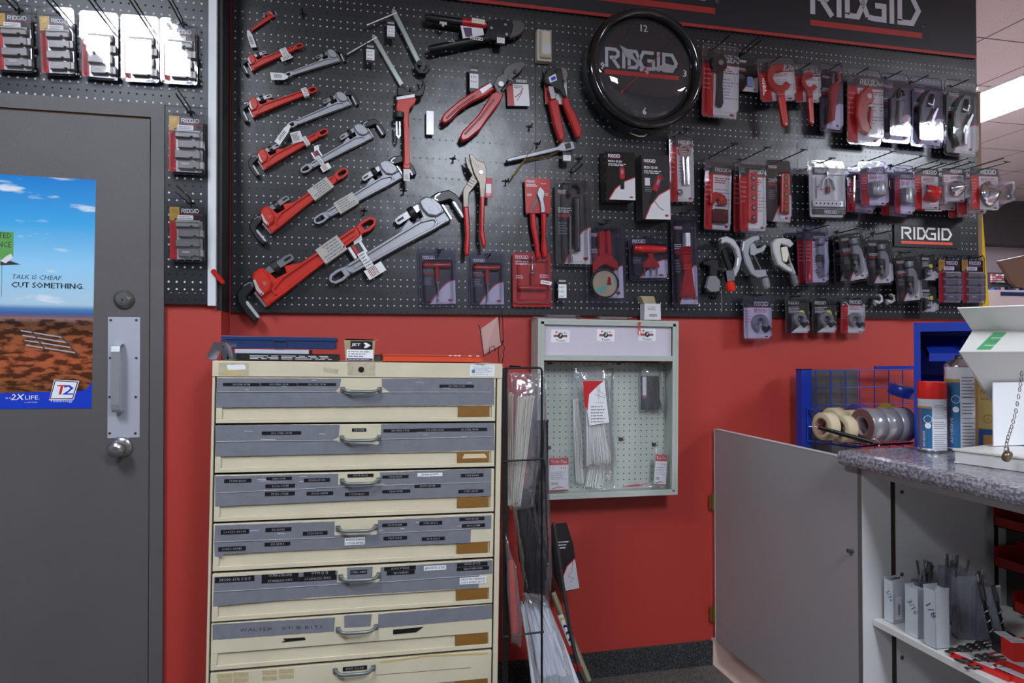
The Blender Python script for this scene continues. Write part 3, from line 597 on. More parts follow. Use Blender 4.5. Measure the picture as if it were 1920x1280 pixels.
t = thing('metal_tag', 'blank silvery metal tag on a hook right of the offset wrench', 'tag', at(806, 231, -.02)); b = MB(); b.prism(rrect(-.015, -.047, .015, .047, .003), 0, .006, SILV, .001); b.build('tag_plate', t)
# bolt cutter
def boltcutter():
    y = -.045; M_ = at(890, 70, y, -.06); t = thing('bolt_cutter', 'long black bolt cutter with a red sleeve lying on two hooks at the top', 'bolt cutter', M_); inv = M_.inverted()
    def Q(px, py, z=0): q = inv @ Vector(tuple(PY(px, py, y))); return (q.x, q.y, z)
    b = MB(); b.tube([Q(797, 33), Q(802, 33), Q(866, 42), Q(920, 50)], [.013, .015, .015, .012], BLKP, 10); b.build('upper_arm', t)
    b = MB(); b.tube([Q(804, 93), Q(809, 92), Q(872, 79), Q(925, 70)], [.013, .0155, .015, .012], BLKP, 10); b.text('RIDGID', *Q(840, 82)[:2], .006, LTXT, .0158, .026, rot=.14) ; b.build('lower_arm', t)
    b = MB(); b.tube([Q(866, 41.5), Q(911, 47)], .0165, REDP, 12); b.box(*Q(883, 46)[:2], .016, Q(908, 41)[0], Q(908, 41)[1], .0175, mat('cream', (220, 210, 190), .5)); b.build('red_sleeve', t)
    b = MB(); p = [Q(u, v)[:2] for u, v in ((912, 42), (940, 38), (958, 42), (962, 48), (960, 60), (955, 72), (925, 78), (905, 72), (912, 58))]; b.prism(p, -.014, .012, DKST, .003)
    p = [Q(u, v)[:2] for u, v in ((955, 42), (970, 38), (984, 46), (985, 56), (975, 66), (955, 74), (948, 60))]; b.prism(p, -.008, .010, GUN, .004)
    for u, v in ((920, 56), (946, 50), (948, 68)): b.cyl(Q(u, v, .010), Q(u, v, .018), .006, STEEL, 10)
    b.build('cutting_head', t)
    b = MB(); p = [Q(u, v)[:2] for u, v in ((863, 47), (905, 53), (909, 74), (869, 79))]; b.prism(p, .002, .0028, WHITE)
    p2 = [Q(u, v)[:2] for u, v in ((868, 52), (884, 53), (886, 70), (873, 70))]; b.flat(p2, .003, mat('dusk', (90, 60, 96), .5)); p3 = [Q(u, v)[:2] for u, v in ((872, 72), (909, 66), (909, 75), (873, 80))]; b.flat(p3, .003, BLACK)
    q = Q(880, 77); b.logo(q[0], q[1], .052, WHITE, .0175); b.build('hang_card', t)
    b = MB(); q = Q(830, 48); b.box(q[0]-.014, q[1]-.004, .012, q[0]+.014, q[1]+.006, .02, SILV); b.box(q[0]-.004, q[1]-.012, .012, q[0]+.004, q[1]-.004, .02, SILV); b.build('clip', t)
boltcutter()
# scissor style cutters with red grips
def cutter_scissor():
    y = -.04; M_ = at(905, 195, y); t = thing('ratchet_cutter', 'open ratchet cutter with two long red grips and steel jaws', 'cutter', M_); inv = M_.inverted()
    def Q(px, py, z=0): q = inv @ Vector(tuple(PY(px, py, y))); return (q.x, q.y, z)
    def grip(pts, nm):
        b = MB(); c = [Q(*p)[:2] for p in pts]; b.prism(c, -.012, .012, REDP, .005); return b
    b = grip([(828, 222), (832, 214), (860, 190), (888, 172), (915, 156), (927, 168), (912, 180), (885, 192), (862, 208), (845, 226), (834, 233), (828, 230)], 'a')
    b.stroke([Q(836, 224)[:2], Q(860, 202)[:2], Q(890, 181)[:2]], .008, .012, .014, mat('grip_inset', (140, 22, 24), .4), False, .001); o = b.build('left_grip', t)
    b = MB(); b.prism([Q(u, v)[:2] for u, v in ((898, 170), (918, 158), (922, 164), (903, 178))], .012, .0135, SILV); b.build('rating_plate', t)
    b = grip([(862, 258), (866, 248), (895, 218), (912, 192), (920, 178), (930, 172), (944, 178), (938, 192), (918, 218), (900, 244), (878, 262), (866, 266)], 'b')
    b.stroke([Q(870, 254)[:2], Q(900, 222)[:2], Q(925, 188)[:2]], .008, .012, .014, mat('grip_inset', (140, 22, 24)), False, .001); b.build('right_grip', t)
    b = MB(); b.prism([Q(u, v)[:2] for u, v in ((925, 160), (931, 146), (945, 138), (955, 142), (948, 158), (938, 172), (944, 178), (932, 176))], -.006, .008, GUN, .002)
    b.cyl(Q(938, 160, .006), Q(938, 160, .016), .011, STEEL, 14); b.build('ratchet_body', t)
    b = MB(); b.prism([Q(u, v)[:2] for u, v in ((944, 172), (958, 150), (975, 135), (986, 122), (980, 116), (964, 118), (950, 124), (943, 134), (944, 146), (955, 156), (950, 160), (940, 172))], -.005, .006, GUN, .002)
    b.stroke([Q(945, 136)[:2], Q(950, 148)[:2], Q(962, 154)[:2]], .007, .006, .012, CHROME, False, .001); b.cyl(Q(965, 136, .005), Q(965, 136, .012), .008, BLKP, 12); b.build('jaw', t)
cutter_scissor()
def cutter_ratchet2():
    y = -.04; M_ = at(1045, 190, y); t = thing('cable_cutter', 'cable cutter with black head and two red grips pointing down', 'cutter', M_); inv = M_.inverted()
    def Q(px, py, z=0): q = inv @ Vector(tuple(PY(px, py, y))); return (q.x, q.y, z)
    b = MB(); b.prism([Q(u, v)[:2] for u, v in ((1028, 190), (1040, 186), (1046, 190), (1050, 215), (1058, 255), (1054, 266), (1048, 264), (1038, 235))], -.011, .011, REDP, .005); b.build('left_grip', t)
    b = MB(); b.prism([Q(u, v)[:2] for u, v in ((1054, 186), (1064, 182), (1068, 195), (1080, 218), (1090, 244), (1088, 258), (1080, 258), (1068, 228), (1056, 198))], -.011, .011, REDP, .005); b.build('right_grip', t)
    b = MB(); b.prism([Q(u, v)[:2] for u, v in ((1018, 148), (1024, 132), (1038, 126), (1048, 130), (1054, 142), (1056, 160), (1062, 182), (1056, 184), (1048, 172), (1034, 164), (1022, 158))], -.008, .010, BLKP, .004)
    b.cyl(Q(1042, 134, .008), Q(1042, 134, .015), .008, DKST, 12); b.build('head', t)
    b = MB(); b.prism([Q(u, v)[:2] for u, v in ((1052, 130), (1061, 130), (1064, 142), (1060, 156), (1055, 150))], -.004, .006, CHROME, .001); b.build('blade', t); b = MB(); b.prism([Q(u, v)[:2] for u, v in ((1026, 164), (1036, 164), (1041, 186), (1032, 188))], .006, .013, STEEL, .001); b.build('link', t)
    b = MB(); b.prism([Q(u, v)[:2] for u, v in ((1027, 147), (1040, 140), (1043, 152), (1030, 157))], .0102, .0108, WHITE); b.flat([Q(u, v)[:2] for u, v in ((1031, 148), (1039, 144), (1041, 150), (1033, 154))], .011, PB); b.build('sticker', t)
cutter_ratchet2()
# motion sensor
def sensor():
    a = PY(1002, 57, -.0); M_ = at(1017, 120, 0); t = thing('motion_sensor', 'beige wedge shaped motion sensor on the pegboard left of the clock', 'motion sensor', M_)
    SB = mat('sensor_beige', (196, 186, 168), .45); W_ = .062; H_ = .128; b = MB()
    b.prism(rrect(-W_/2, 0, W_/2, H_, .006), 0, .03, SB, .002); b.prism([(-W_*.32, .01), (W_*.42, .01), (W_*.42, H_-.008), (-W_*.32, H_-.008)], .03, .05, SB, .008); b.build('housing', t)
    b = MB(); b.prism([(-W_*.26, .022), (W_*.36, .022), (W_*.36, .062), (-W_*.26, .062)], .05, .0515, mat('sensor_lens', (188, 190, 196), .3), .001); b.build('lens', t)
    b = MB(); b.text('S L D', -.014, .003, .004, TXT, .031); b.build('marking', t)
sensor()
# strap wrench
def strap():
    y = -.03; M_ = at(1010, 290, y); t = thing('strap_wrench', 'strap wrench with a grey arm and a tan web strap', 'wrench', M_); inv = M_.inverted()
    def Q(px, py, z=0): q = inv @ Vector(tuple(PY(px, py, y))); return (q.x, q.y, z)
    b = MB(); b.prism([Q(u, v)[:2] for u, v in ((948, 301), (952, 297), (1000, 286), (1045, 275), (1052, 268), (1074, 265), (1078, 280), (1056, 285), (1046, 283), (1000, 294), (953, 304))], -.008, .008, ALU, .003)
    b.prism([Q(u, v)[:2] for u, v in ((1057, 271), (1068, 268), (1070, 278), (1060, 281))], .008, .0085, BLKP); b.build('arm', t)
    WB = mat('tan_webbing', (140, 112, 62), .85, 0, .5, 300); b = MB()
    pts = [Q(1056, 279, -.004), Q(1035, 290, -.010), Q(1005, 296, -.012), Q(985, 300, -.004), Q(975, 312, .016), Q(962, 330, .02), Q(958, 334, .01), Q(966, 322, .004), Q(980, 304, .012), Q(998, 278, .004)]
    wd = .012; V = []; 
    for i, p in enumerate(pts):
        a = Vector(pts[max(i-1, 0)]); c = Vector(pts[min(i+1, len(pts)-1)]); d = (c-a).normalized(); s_ = Vector((0, .35, 1)); s_ = (s_-d*s_.dot(d)).normalized(); n_ = d.cross(s_)
        p = Vector(p)
        for e, f in ((-1, -1), (1, -1), (1, 1), (-1, 1)): V.append(tuple(p+s_*(wd/2*e)+n_*(.0012*f)))
    F = [(i*4+k, i*4+(k+1) % 4, (i+1)*4+(k+1) % 4, (i+1)*4+k) for i in range(len(pts)-1) for k in range(4)]+[(3, 2, 1, 0)]
    b.add(V, F, WB); b.build('strap', t)
strap()
# large tongue and groove pliers
def tgp(t, Q, m_, g, T=.008, sc=1.):
    pass
def pliers(px0, label):
    y = -.06; M_ = at(890, 380, y); t = thing('tongue_and_groove_pliers', label, 'pliers', M_); inv = M_.inverted()
    def Q(px, py, z=0): q = inv @ Vector(tuple(PY(px, py, y))); return (q.x, q.y)
    PS = mat('plier_steel', (120, 112, 104), .36, .65, .15, 80); b = MB()
    b.prism([Q(u, v) for u, v in ((879, 290), (884, 289), (893, 300), (909, 308), (911, 318), (911, 340), (908, 370), (900, 372), (898, 345), (888, 325), (882, 305))], -.004, .008, PS, .002)
    for k in range(5): b.stroke([Q(885+k*3, 299+k*3), Q(883+k*3, 304+k*3)], .0015, .008, .009, DKST)
    b.cyl((*Q(901, 324), .006), (*Q(901, 324), .013), .007, STEEL, 14); b.build('upper_jaw', t)
    b = MB(); b.prism([Q(u, v) for u, v in ((872, 294), (876, 295), (886, 312), (895, 330), (897, 340), (880, 362), (878, 388), (869, 388), (868, 356), (885, 328), (876, 312))], -.010, -.002, PS, .002)
    for k in range(5): b.stroke([Q(876+k*3.2, 345-k*4.5), Q(885+k*3.2, 350-k*4.5)], .002, -.002, -.0005, BLKP)
    b.build('lower_jaw', t)
    b = MB(); b.prism([Q(u, v) for u, v in ((869, 387), (879, 387), (881, 420), (881, 455), (879, 478), (873, 480), (871, 470), (873, 440))], -.012, .004, REDP, .005); b.build('left_grip', t)
    b = MB(); b.prism([Q(u, v) for u, v in ((900, 368), (909, 368), (908, 400), (907, 430), (911, 455), (909, 464), (904, 462), (899, 440), (900, 410))], -.006, .010, REDP, .005); b.build('right_grip', t)
    b = MB(); b.box(*Q(909, 370), 0, *Q(923, 334), .002, RED); b.rect(*Q(911, 362), *Q(921, 345), .0022, WHITE); b.lines(*Q(912, 368), *Q(921, 363), 2, WHITE, .0023, 3); b.build('hang_card', t)
pliers(0, 'large tongue and groove pliers with open steel jaws and long red grips')
# small carded items behind the cutters
def minicard(TLx, TLy, TRx, TRy, BLx, BLy, label, y=-.02, txt=None):
    M_, W_, H_ = quadframe((TLx, TLy), (TRx, TRy), (BLx, BLy), y); t = thing('carded_tool', label, 'packaged tool', M_); b = MB()
    b.box(-W_/2, -H_/2, 0, W_/2, H_/2, .004, WHITE); b.rect(-W_/2, H_*.28, W_/2, H_/2, .0042, BLACK); b.rect(-W_/2, -H_/2, -W_*.2, H_*.28, .0042, REDP); b.logo(-W_*.05, H_*.34, W_*.5, WHITE, .0044)
    b.stroke([(-W_*.15, -H_*.2), (W_*.1, -H_*.05), (W_*.25, H_*.15)], .004, .0043, .0043, RED); b.stroke([(-W_*.05, -H_*.3), (W_*.2, 0)], .003, .0043, .0043, GUN); b.lines(-W_*.15, H_*.12, W_*.3, H_*.24, 2, TXT, .0043, 4); b.build('card', t)
minicard(950, 148, 991, 146, 950, 200, 'red and white card with a picture of a crimp tool behind the open red cutter')
minicard(1021, 130, 1062, 130, 1021, 196, 'red and white card half hidden behind the cable cutter')
# ================================================================ wall clock
def clock():
    c = PY(1211, 128, -.10); a = PY(1121, 118, -.10); e = PY(1299, 138, -.10); R_ = .5*(e[0]-a[0])*1.0
    t = thing('wall_clock', 'large round black wall clock with white numerals 12, 3, 6, 9 and red second hand', 'clock', frameM(c[0], 0, c[2]))
    R_ = (PY(1302, 130, -.10)[0]-PY(1119, 130, -.10)[0])/2; CB = mat('clock_black', (16, 16, 18), .12, 0, 0, 1, coat=.6)
    b = MB(); b.lathe([(R_*1.16, 0), (R_*1.16, .075), (R_*1.17, .085), (R_*1.17, .105), (R_*1.12, .118), (R_*1.06, .12), (R_*1.0, .108), (R_*.985, .090)], CB, (0, 0, 0), (0, 0, 1), 64, True, False)
    b.prism(circ(0, 0, R_*1.155, 64), .0005, .004, BLKP); b.build('case', t)
    f = MB(); FB = mat('clock_face', (34, 32, 34), .45); f.prism(circ(0, 0, R_*.99, 64), .080, .084, FB)
    z = .0845; f.logo(-R_*.80, -R_*.01, R_*1.50, mat('face_silver', (190, 190, 196), .45), z); f.rect(-R_*.80, -R_*.14, R_*.72, -R_*.06, z, RED)
    for s_, an in (('12', 90), ('3', 0), ('6', -90), ('9', 180)):
        x, y_ = R_*.80*math.cos(math.radians(an)), R_*.80*math.sin(math.radians(an)); x *= 1.06 if an in (0, 180) else 1
        for k in (-1, 0, 1): f.text(s_, x+k*.0012, y_-.014, .030, WHITE, z+.0001*(k+2), al='c')
    for k in range(12):
        if k % 3: f.flat(circ(R_*.80*math.cos(k*math.pi/6), R_*.80*math.sin(k*math.pi/6), .006, 10), z, mat('dot_red', (110, 26, 28), .5))
    f.build('face', t)
    def hand(nm, an, l, wd, m_, z0, back=.15):
        h = MB(); h.X = Matrix.Rotation(math.radians(an), 4, 'Z'); h.prism([(-l*back, -wd*.2), (l*.45, -wd*.22), (l*.62, -wd*.6), (l, 0), (l*.62, wd*.6), (l*.45, wd*.22), (-l*back, wd*.2)], z0, z0+.0012, m_); h.build(nm, t)
    hand('minute_hand', 9, R_*.70, .034, SILV, .0875); hand('hour_hand', 140, R_*.66, .030, SILV, .0860)
    h = MB(); h.X = Matrix.Rotation(math.radians(-135), 4, 'Z'); h.prism([(-R_*.5, -.0014), (R_*.62, -.0014), (R_*.66, -.004), (R_*.70, -.003), (R_*.70, .003), (R_*.66, .004), (R_*.62, .0014), (-R_*.5, .0014)], .0895, .0903, RED); h.cyl((0, 0, .0895), (0, 0, .092), .006, RED, 12); h.build('second_hand', t)
    g = MB(); pr = [(R_*.985*math.sin(q), .094+R_*.985*.16*math.cos(q)) for q in (1.5708, 1.3, 1.0, .7, .4, .15, .01)]
    g.lathe([(p[0], p[1]) for p in pr], clear('clock_glass', (245, 245, 248), .02, .03, .5, .0), (0, 0, 0), (0, 0, 1), 64, True, False); g.build('glass', t)
    b = MB(); b.tube([(-.04, -R_*1.13, .02), (-.038, -R_*1.20, .05), (-.015, -R_*1.25, .06), (.01, -R_*1.24, .06), (.026, -R_*1.18, .05), (.022, -R_*1.13, .03)], .0022, mat('string', (200, 190, 160), .6), 6); b.build('power_cord', t)
clock()
# loose hooks with nothing on them
for i, (u, v, w_) in enumerate(((850, 300, 'below the open red cutter'), (993, 240, 'left of the cable cutter grips'), (757, 360, 'below the offset wrench tag'), (645, 468, 'beside the largest red wrench'), (683, 398, 'above the tail of the largest red wrench'), (949, 342, 'below the strap wrench'), (568, 28, 'between the smallest red wrench and the basin wrenches'), (1008, 272, 'below the motion sensor'), (1086, 300, 'right of the strap wrench head'))):
    hook(u, v, -.01, 'empty black peg hook '+w_, .05, group='empty peg hooks')
b = MB()
cm = PY(1192, 120, 0)
t = thing('zip_clip', 'small red plastic clip over the white corner trim', 'clip', at(410, 520, -.172, -.9)); b = MB(); b.prism([(-.03, -.008), (.024, -.008), (.030, 0), (.024, .008), (-.03, .008), (-.034, 0)], 0, .008, REDP, .003); b.build('clip_body', t)
# ================================================================ printed cards
OVAL = mat('oval_red', (150, 30, 36), .4); PALE = mat('card_pale', (206, 202, 208), .35); PHOTO = mat('card_photo', (120, 100, 84), .4)
def card(b, x0, y0, x1, y1, style, z=.0012, seed=1, lg=None, th=.0008, r=None):
    W_ = x1-x0; H_ = y1-y0; k = min(W_, H_)
    base = {'swoosh': BLACK, 'column': PALE, 'red': REDP, 'header': PALE, 'black': BLACK, 'die': SILV, 'white': PALE}[style]
    b.prism(rrect(x0, y0, x1, y1, r if r is not None else .06*k, 3), 0, z, base)
    z += .0002
    if style == 'swoosh':
        c = []
        for i in range(11):
            u = i/10; c.append((x0+W_*(.24+.76*u), y0+H_*(.46*math.sin(u*math.pi/2)**1.0)))
        b.flat(c+[(x1, y0)], z, PALE); b.stroke(c, .035*W_, z+.0001, z+.0001, RED)
        b.flat([(x1-W_*.16+W_*.07*math.cos(a*.524), y0+H_*.07+H_*.022*math.sin(a*.524)) for a in range(12)], z+.0002, OVAL)
        lw_ = W_*.36*(lg or 1); b.logo(x0+W_*.08, y1-H_*.13, lw_, WHITE, z+.0002); b.rect(x0+W_*.08, y1-H_*.145, x0+W_*.08+lw_, y1-H_*.137, z+.0002, RED)
        b.lines(x0+W_*.08, y0+H_*.63, x0+W_*.5, y0+H_*.70, 3, LTXT, z+.0002, seed); b.rect(x0+W_*.08, y0+H_*.58, x0+W_*.42, y0+H_*.62, z+.0002, OVAL)
        b.lines(x0+W_*.08, y0+H_*.36, x0+W_*.36, y0+H_*.52, 5, GTXT, z+.0002, seed+1); b.lines(x1-W_*.2, y1-H_*.13, x1-W_*.06, y1-H_*.10, 2, GTXT, z+.0002, seed)
    elif style in ('column', 'header'):
        b.rect(x0, y1-H_*.17, x1, y1, z, GREYH); b.rect(x0, y1-H_*.19, x1, y1-H_*.17, z, OVAL)
        if style == 'column': b.rect(x0, y0, x0+W_*.32, y1-H_*.19, z, RED)
        lw_ = W_*.55*(lg or 1); b.logo(x1-W_*.06-lw_, y1-H_*.14, lw_, WHITE, z+.0002); b.lines(x0+W_*.05, y1-H_*.13, x0+W_*.25, y1-H_*.05, 3, GTXT, z+.0002, seed)
        b.lines(x0+W_*.38, y1-H_*.32, x1-W_*.06, y1-H_*.22, 3, OVAL, z+.0002, seed+2); b.lines(x0+W_*.40, y0+H_*.28, x1-W_*.05, y0+H_*.62, 7, GTXT, z+.0002, seed+3, .3)
        b.lines(x0+W_*.03, y0+H_*.4, x0+W_*.28, y1-H_*.24, 5, mat('pinkish', (220, 130, 130), .5), z+.0002, seed+4, .35)
        b.flat([(x1-W_*.14+W_*.07*math.cos(a*.524), y0+H_*.05+H_*.02*math.sin(a*.524)) for a in range(12)], z+.0002, OVAL)
    elif style == 'red':
        lw_ = W_*.34*(lg or 1); b.logo(x0+W_*.07, y1-H_*.13, lw_, WHITE, z); b.lines(x0+W_*.07, y1-H_*.25, x0+W_*.5, y1-H_*.16, 2, WHITE, z, seed, .6); b.lines(x0+W_*.08, y1-H_*.52, x0+W_*.3, y1-H_*.44, 2, WHITE, z, seed+1); b.lines(x1-W_*.3, y1-H_*.50, x1-W_*.06, y1-H_*.42, 2, WHITE, z, seed+2); b.lines(x1-W_*.35, y1-H_*.17, x1-W_*.05, y1-H_*.14, 1, WHITE, z, 2)
    elif style == 'die':
        b.rect(x0, y1-H_*.27, x1, y1, z, BLACK); b.rect(x0, y1-H_*.26, x0+W_*.30, y1, z+.0001, GOLD); b.logo(x0+W_*.36, y1-H_*.11, W_*.54, WHITE, z+.0002); b.rect(x0+W_*.34, y1-H_*.15, x1, y1-H_*.13, z+.0002, OVAL)
        b.prism(rrect(x0+W_*.25, y1-H_*.24, x0+W_*.72, y1-H_*.155, .002), z, z+.0004, WHITE); b.lines(x0+W_*.29, y1-H_*.23, x0+W_*.68, y1-H_*.17, 2, GTXT, z+.0006, seed)
        b.rect(x0, y0, x0+W_*.22, y1-H_*.27, z+.0002, mat('die_red', (196, 40, 46), .35)); b.flat(circ(x0+W_*.18, y1-H_*.235, W_*.035, 12), z+.0008, BLKP); b.flat(circ(x0+W_*.82, y1-H_*.235, W_*.035, 12), z+.0008, BLKP)
        b.lines(x0+W_*.06, y1-H_*.12, x0+W_*.24, y1-H_*.04, 2, BRASS, z+.0003, seed)
    elif style == 'black':
        b.logo(x0+W_*.12, y1-H_*.16, W_*.5, WHITE, z); b.lines(x0+W_*.12, y1-H_*.42, x0+W_*.7, y1-H_*.22, 5, LTXT, z, seed, .4)
        b.flat([(x0+W_*.2, y0), (x1, y0), (x1, y0+H_*.4)], z, PALE); b.flat(circ(x1-W_*.26, y1-H_*.42, W_*.13, 16), z+.0001, mat('sticker_yellow', (214, 214, 60), .5))
def blister(b, W_, H_, m_, D=.03, x0=-.42, x1=.42, y0=-.45, y1=.34, r=None):
    r = r or .10*W_
    # flange sheet and raised dome (open at the back)
    fl = rrect(-W_/2, -H_/2, W_/2, H_/2, r, 4)
    rim = rrect(-W_/2*.985, -H_/2*.99, W_/2*.985, H_/2*.99, r*.9, 4); b.stroke(rim, .0026, .002, .0052, m_, True)
    P = rrect(x0*W_, y0*H_, x1*W_, y1*H_, r, 4); n = len(P); Q_ = offset_poly(P, .004); R_ = offset_poly(P, .008)
    V = [(x, y, .003) for x, y in P]+[(x, y, D-.005) for x, y in Q_]+[(x, y, D) for x, y in R_]+[(x, y, .003) for x, y in fl]
    F = [(k*n+i, k*n+(i+1) % n, (k+1)*n+(i+1) % n, (k+1)*n+i) for k in (0, 1) for i in range(n)]+[tuple(2*n+i for i in range(n))]
    F += [(3*n+i, 3*n+(i+1) % n, (i+1) % n, i) for i in range(n)]
    b.add(V, F, m_)
# ---- products: each adds named parts under t; W, H pack size
def torque_t(t, W, H, flip=False, red=REDP):
    s = -1 if flip else 1
    b = MB(); Y = lambda v: s*v*H
    b.lathe([(.002, -.37*W), (.038*H, -.36*W), (.045*H, -.28*W), (.040*H, -.12*W), (.050*H, 0), (.040*H, .12*W), (.045*H, .28*W), (.038*H, .36*W), (.002, .37*W)], red, (-.02*W, Y(.20), .016), (1, 0, 0), 14)
    b.cyl((-.02*W, Y(.19), .016), (-.02*W, Y(-.07), .016), .038*H, red, 14, .036*H); b.build('handle', t)
    b = MB(); b.lathe([(.048*H, 0), (.048*H, -.02*H*s), (.020*H, -.025*H*s), (.020*H, -.08*H*s), (.016*H, -.09*H*s), (.016*H, -.28*H*s), (.017*H, -.285*H*s), (.017*H, -.33*H*s)], STEEL, (-.02*W, Y(-.08), .016), (0, 1, 0), 14); b.build('shaft', t)
def mini_cutter(t, W, H, m_=None, x=.05, y=-.05, k=1., rot=0.):
    """C shaped tube cutter: knob on top, screw, C frame, rollers"""
    m_ = m_ or ALU; h = .68*H*k; X = Matrix.Translation((x*W, y*H, .012)) @ Matrix.Rotation(rot, 4, 'Z')
    b = MB(); b.X = X; b.lathe([(.004, .50*h), (.10*h, .49*h), (.115*h, .44*h), (.115*h, .36*h), (.10*h, .33*h), (.05*h, .32*h)], m_, (0, 0, 0), (0, 1, 0), 16, False)
    b.build('knob', t)
    b = MB(); b.X = X; b.prism([(-.09*h, .30*h), (.08*h, .32*h), (.18*h, .18*h), (.22*h, -.10*h), (.19*h, -.36*h), (.09*h, -.48*h), (-.03*h, -.42*h), (-.02*h, -.36*h), (.06*h, -.32*h), (.08*h, -.12*h), (.06*h, .05*h), (-.09*h, .08*h)], -.008, .010, m_, .003); b.build('frame', t)
    b = MB(); b.X = X; b.prism([(-.11*h, .06*h), (.04*h, .06*h), (.04*h, -.08*h), (-.11*h, -.08*h)], -.007, .008, GUN, .002); b.cyl((-.04*h, -.14*h, -.004), (-.04*h, -.14*h, .006), .055*h, STEEL, 14)
    b.build('slide', t)
    b = MB(); b.X = X
    for dx, dy in ((-.06, -.30), (.0, -.40)): b.cyl((dx*h, dy*h, -.004), (dx*h, dy*h, .013), .065*h, STEEL, 12)
    b.build('rollers', t)
def scoop(t, W, H, hl=.85):
    """snap cutter: red C ring with a long handle reaching below the card"""
    b = MB(); R0 = .26*W; a = [(R0*math.cos(math.radians(q)), R0*math.sin(math.radians(q))) for q in range(60, 331, 15)]
    b.X = Matrix.Translation((.02*W, .02*H, .014)); b.stroke(a, .15*W, -.008, .012, REDP, False, .003); b.build('jaw_ring', t)
    b = MB(); b.prism([(-.09*W, -.14*H), (.11*W, -.16*H), (.12*W, -.3*H), (.13*W, -hl*H), (.09*W, -(hl+.05)*H), (.0, -(hl+.05)*H), (-.03*W, -hl*H), (-.07*W, -.3*H)], .008, .024, REDP, .004); b.cyl((.045*W, -hl*H, .024), (.045*W, -hl*H, .0255), .02*W, SILV, 12); b.build('handle', t)
def ratchet_grip(t, W, H):
    b = MB(); b.prism([(-.28*W, .30*H), (-.05*W, .36*H), (.1*W, .30*H), (.12*W, .18*H), (.02*W, .12*H), (-.22*W, .12*H), (-.3*W, .2*H)], .006, .028, DKST, .004); b.cyl((-.08*W, .22*H, .028), (-.08*W, .22*H, .034), .07*W, STEEL, 14); b.build('head', t)
    b = MB(); b.prism([(-.12*W, .12*H), (.04*W, .12*H), (.02*W, -.05*H), (.05*W, -.30*H), (.0, -.36*H), (-.14*W, -.34*H), (-.12*W, -.1*H)], .008, .024, BLKP, .004); b.build('handle', t)
def shears(t, W, H, m1=BLKP, m2=STEEL, hook_=True):
    b = MB(); b.prism([(-.30*W, .05*H), (-.18*W, .20*H), (.0, .30*H), (.14*W, .29*H), (.2*W, .22*H), (.12*W, .16*H), (.10*W, .23*H), (.0, .23*H), (-.10*W, .1*H), (-.14*W, -.02*H), (-.06*W, -.30*H), (-.16*W, -.38*H), (-.30*W, -.2*H)], .006, .026, m1, .004); b.build('grip', t)
    b = MB(); b.prism([(.02*W, -.35*H), (.10*W, -.35*H), (.14*W, -.16*H), (.30*W, .04*H), (.26*W, .08*H), (.10*W, -.05*H), (.02*W, -.2*H)], .008, .022, m2, .003); b.build('lever', t)
    if hook_: b = MB(); b.stroke([(.0, .12*H), (.16*W, .10*H), (.2*W, .17*H), (.12*W, .22*H)], .04*W, .008, .014, m2, False, .001); b.build('blade', t)
def red_scissor(t, W, H):
    b = MB(); b.prism([(-.3*W, .0), (-.22*W, .14*H), (.05*W, .27*H), (.14*W, .24*H), (.22*W, .1*H), (.16*W, .04*H), (.03*W, .0), (.0, -.15*H), (.10*W, -.32*H), (.02*W, -.38*H), (-.18*W, -.34*H), (-.32*W, -.15*H)], .006, .028, REDP, .006)
    b.cyl((.05*W, .12*H, .028), (.05*W, .12*H, .030), .07*W, PALE, 16); b.text('RIDGID', .11*W, -.22*H, .012, mat('pinkish', (220, 130, 130)), .0285, .1*H, rot=1.57) if False else None; b.build('grip', t)
    b = MB(); b.prism([(.06*W, -.26*H), (.14*W, -.30*H), (.20*W, -.05*H), (.12*W, .0)], .008, .024, REDP, .003); b.build('lever', t)
def redholder(t, W, H, holes=5, m_=REDP, x=.0):
    b = MB(); w0 = .17*W; b.prism([(x*W-w0, -.36*H), (x*W+w0*.9, -.38*H), (x*W+w0*1.1, .26*H), (x*W+w0*.7, .29*H), (x*W-w0*.8, .28*H)], .004, .022, m_, .004); b.build('holder', t)
    b = MB()
    for k in range(holes):
        yy = (.20-.13*k)*H; b.cyl((x*W, yy, .0222), (x*W, yy, .0225), .09*W, BLKP, 14); b.cyl((x*W, yy, .0224), (x*W, yy, .024), .06*W, BRASS if m_ is REDP else STEEL, 12)
    b.build('cutters', t)
def quick_cutter(t, W, H, ax=-.1):
    b = MB(); b.prism([(-.34*W, -.02*H), (-.18*W, .01*H), (-.02*W, .0), (.16*W, -.02*H), (.28*W, -.08*H), (.28*W, -.15*H), (-.02*W, -.16*H), (-.02*W, -.10*H), (-.10*W, -.08*H), (-.22*W, -.16*H), (-.34*W, -.14*H)], .004, .024, REDP, .004); b.cyl((.05*W, -.085*H, .024), (.05*W, -.085*H, .026), .06*W, BRASS, 12); b.build('cutter_body', t)
    b = MB(); b.prism(rrect(-.22*W, -.40*H, .30*W, -.22*H, .03*W), .004, .03, mat('knob_dark_red', (84, 26, 28), .3), .004); b.build('knob', t)
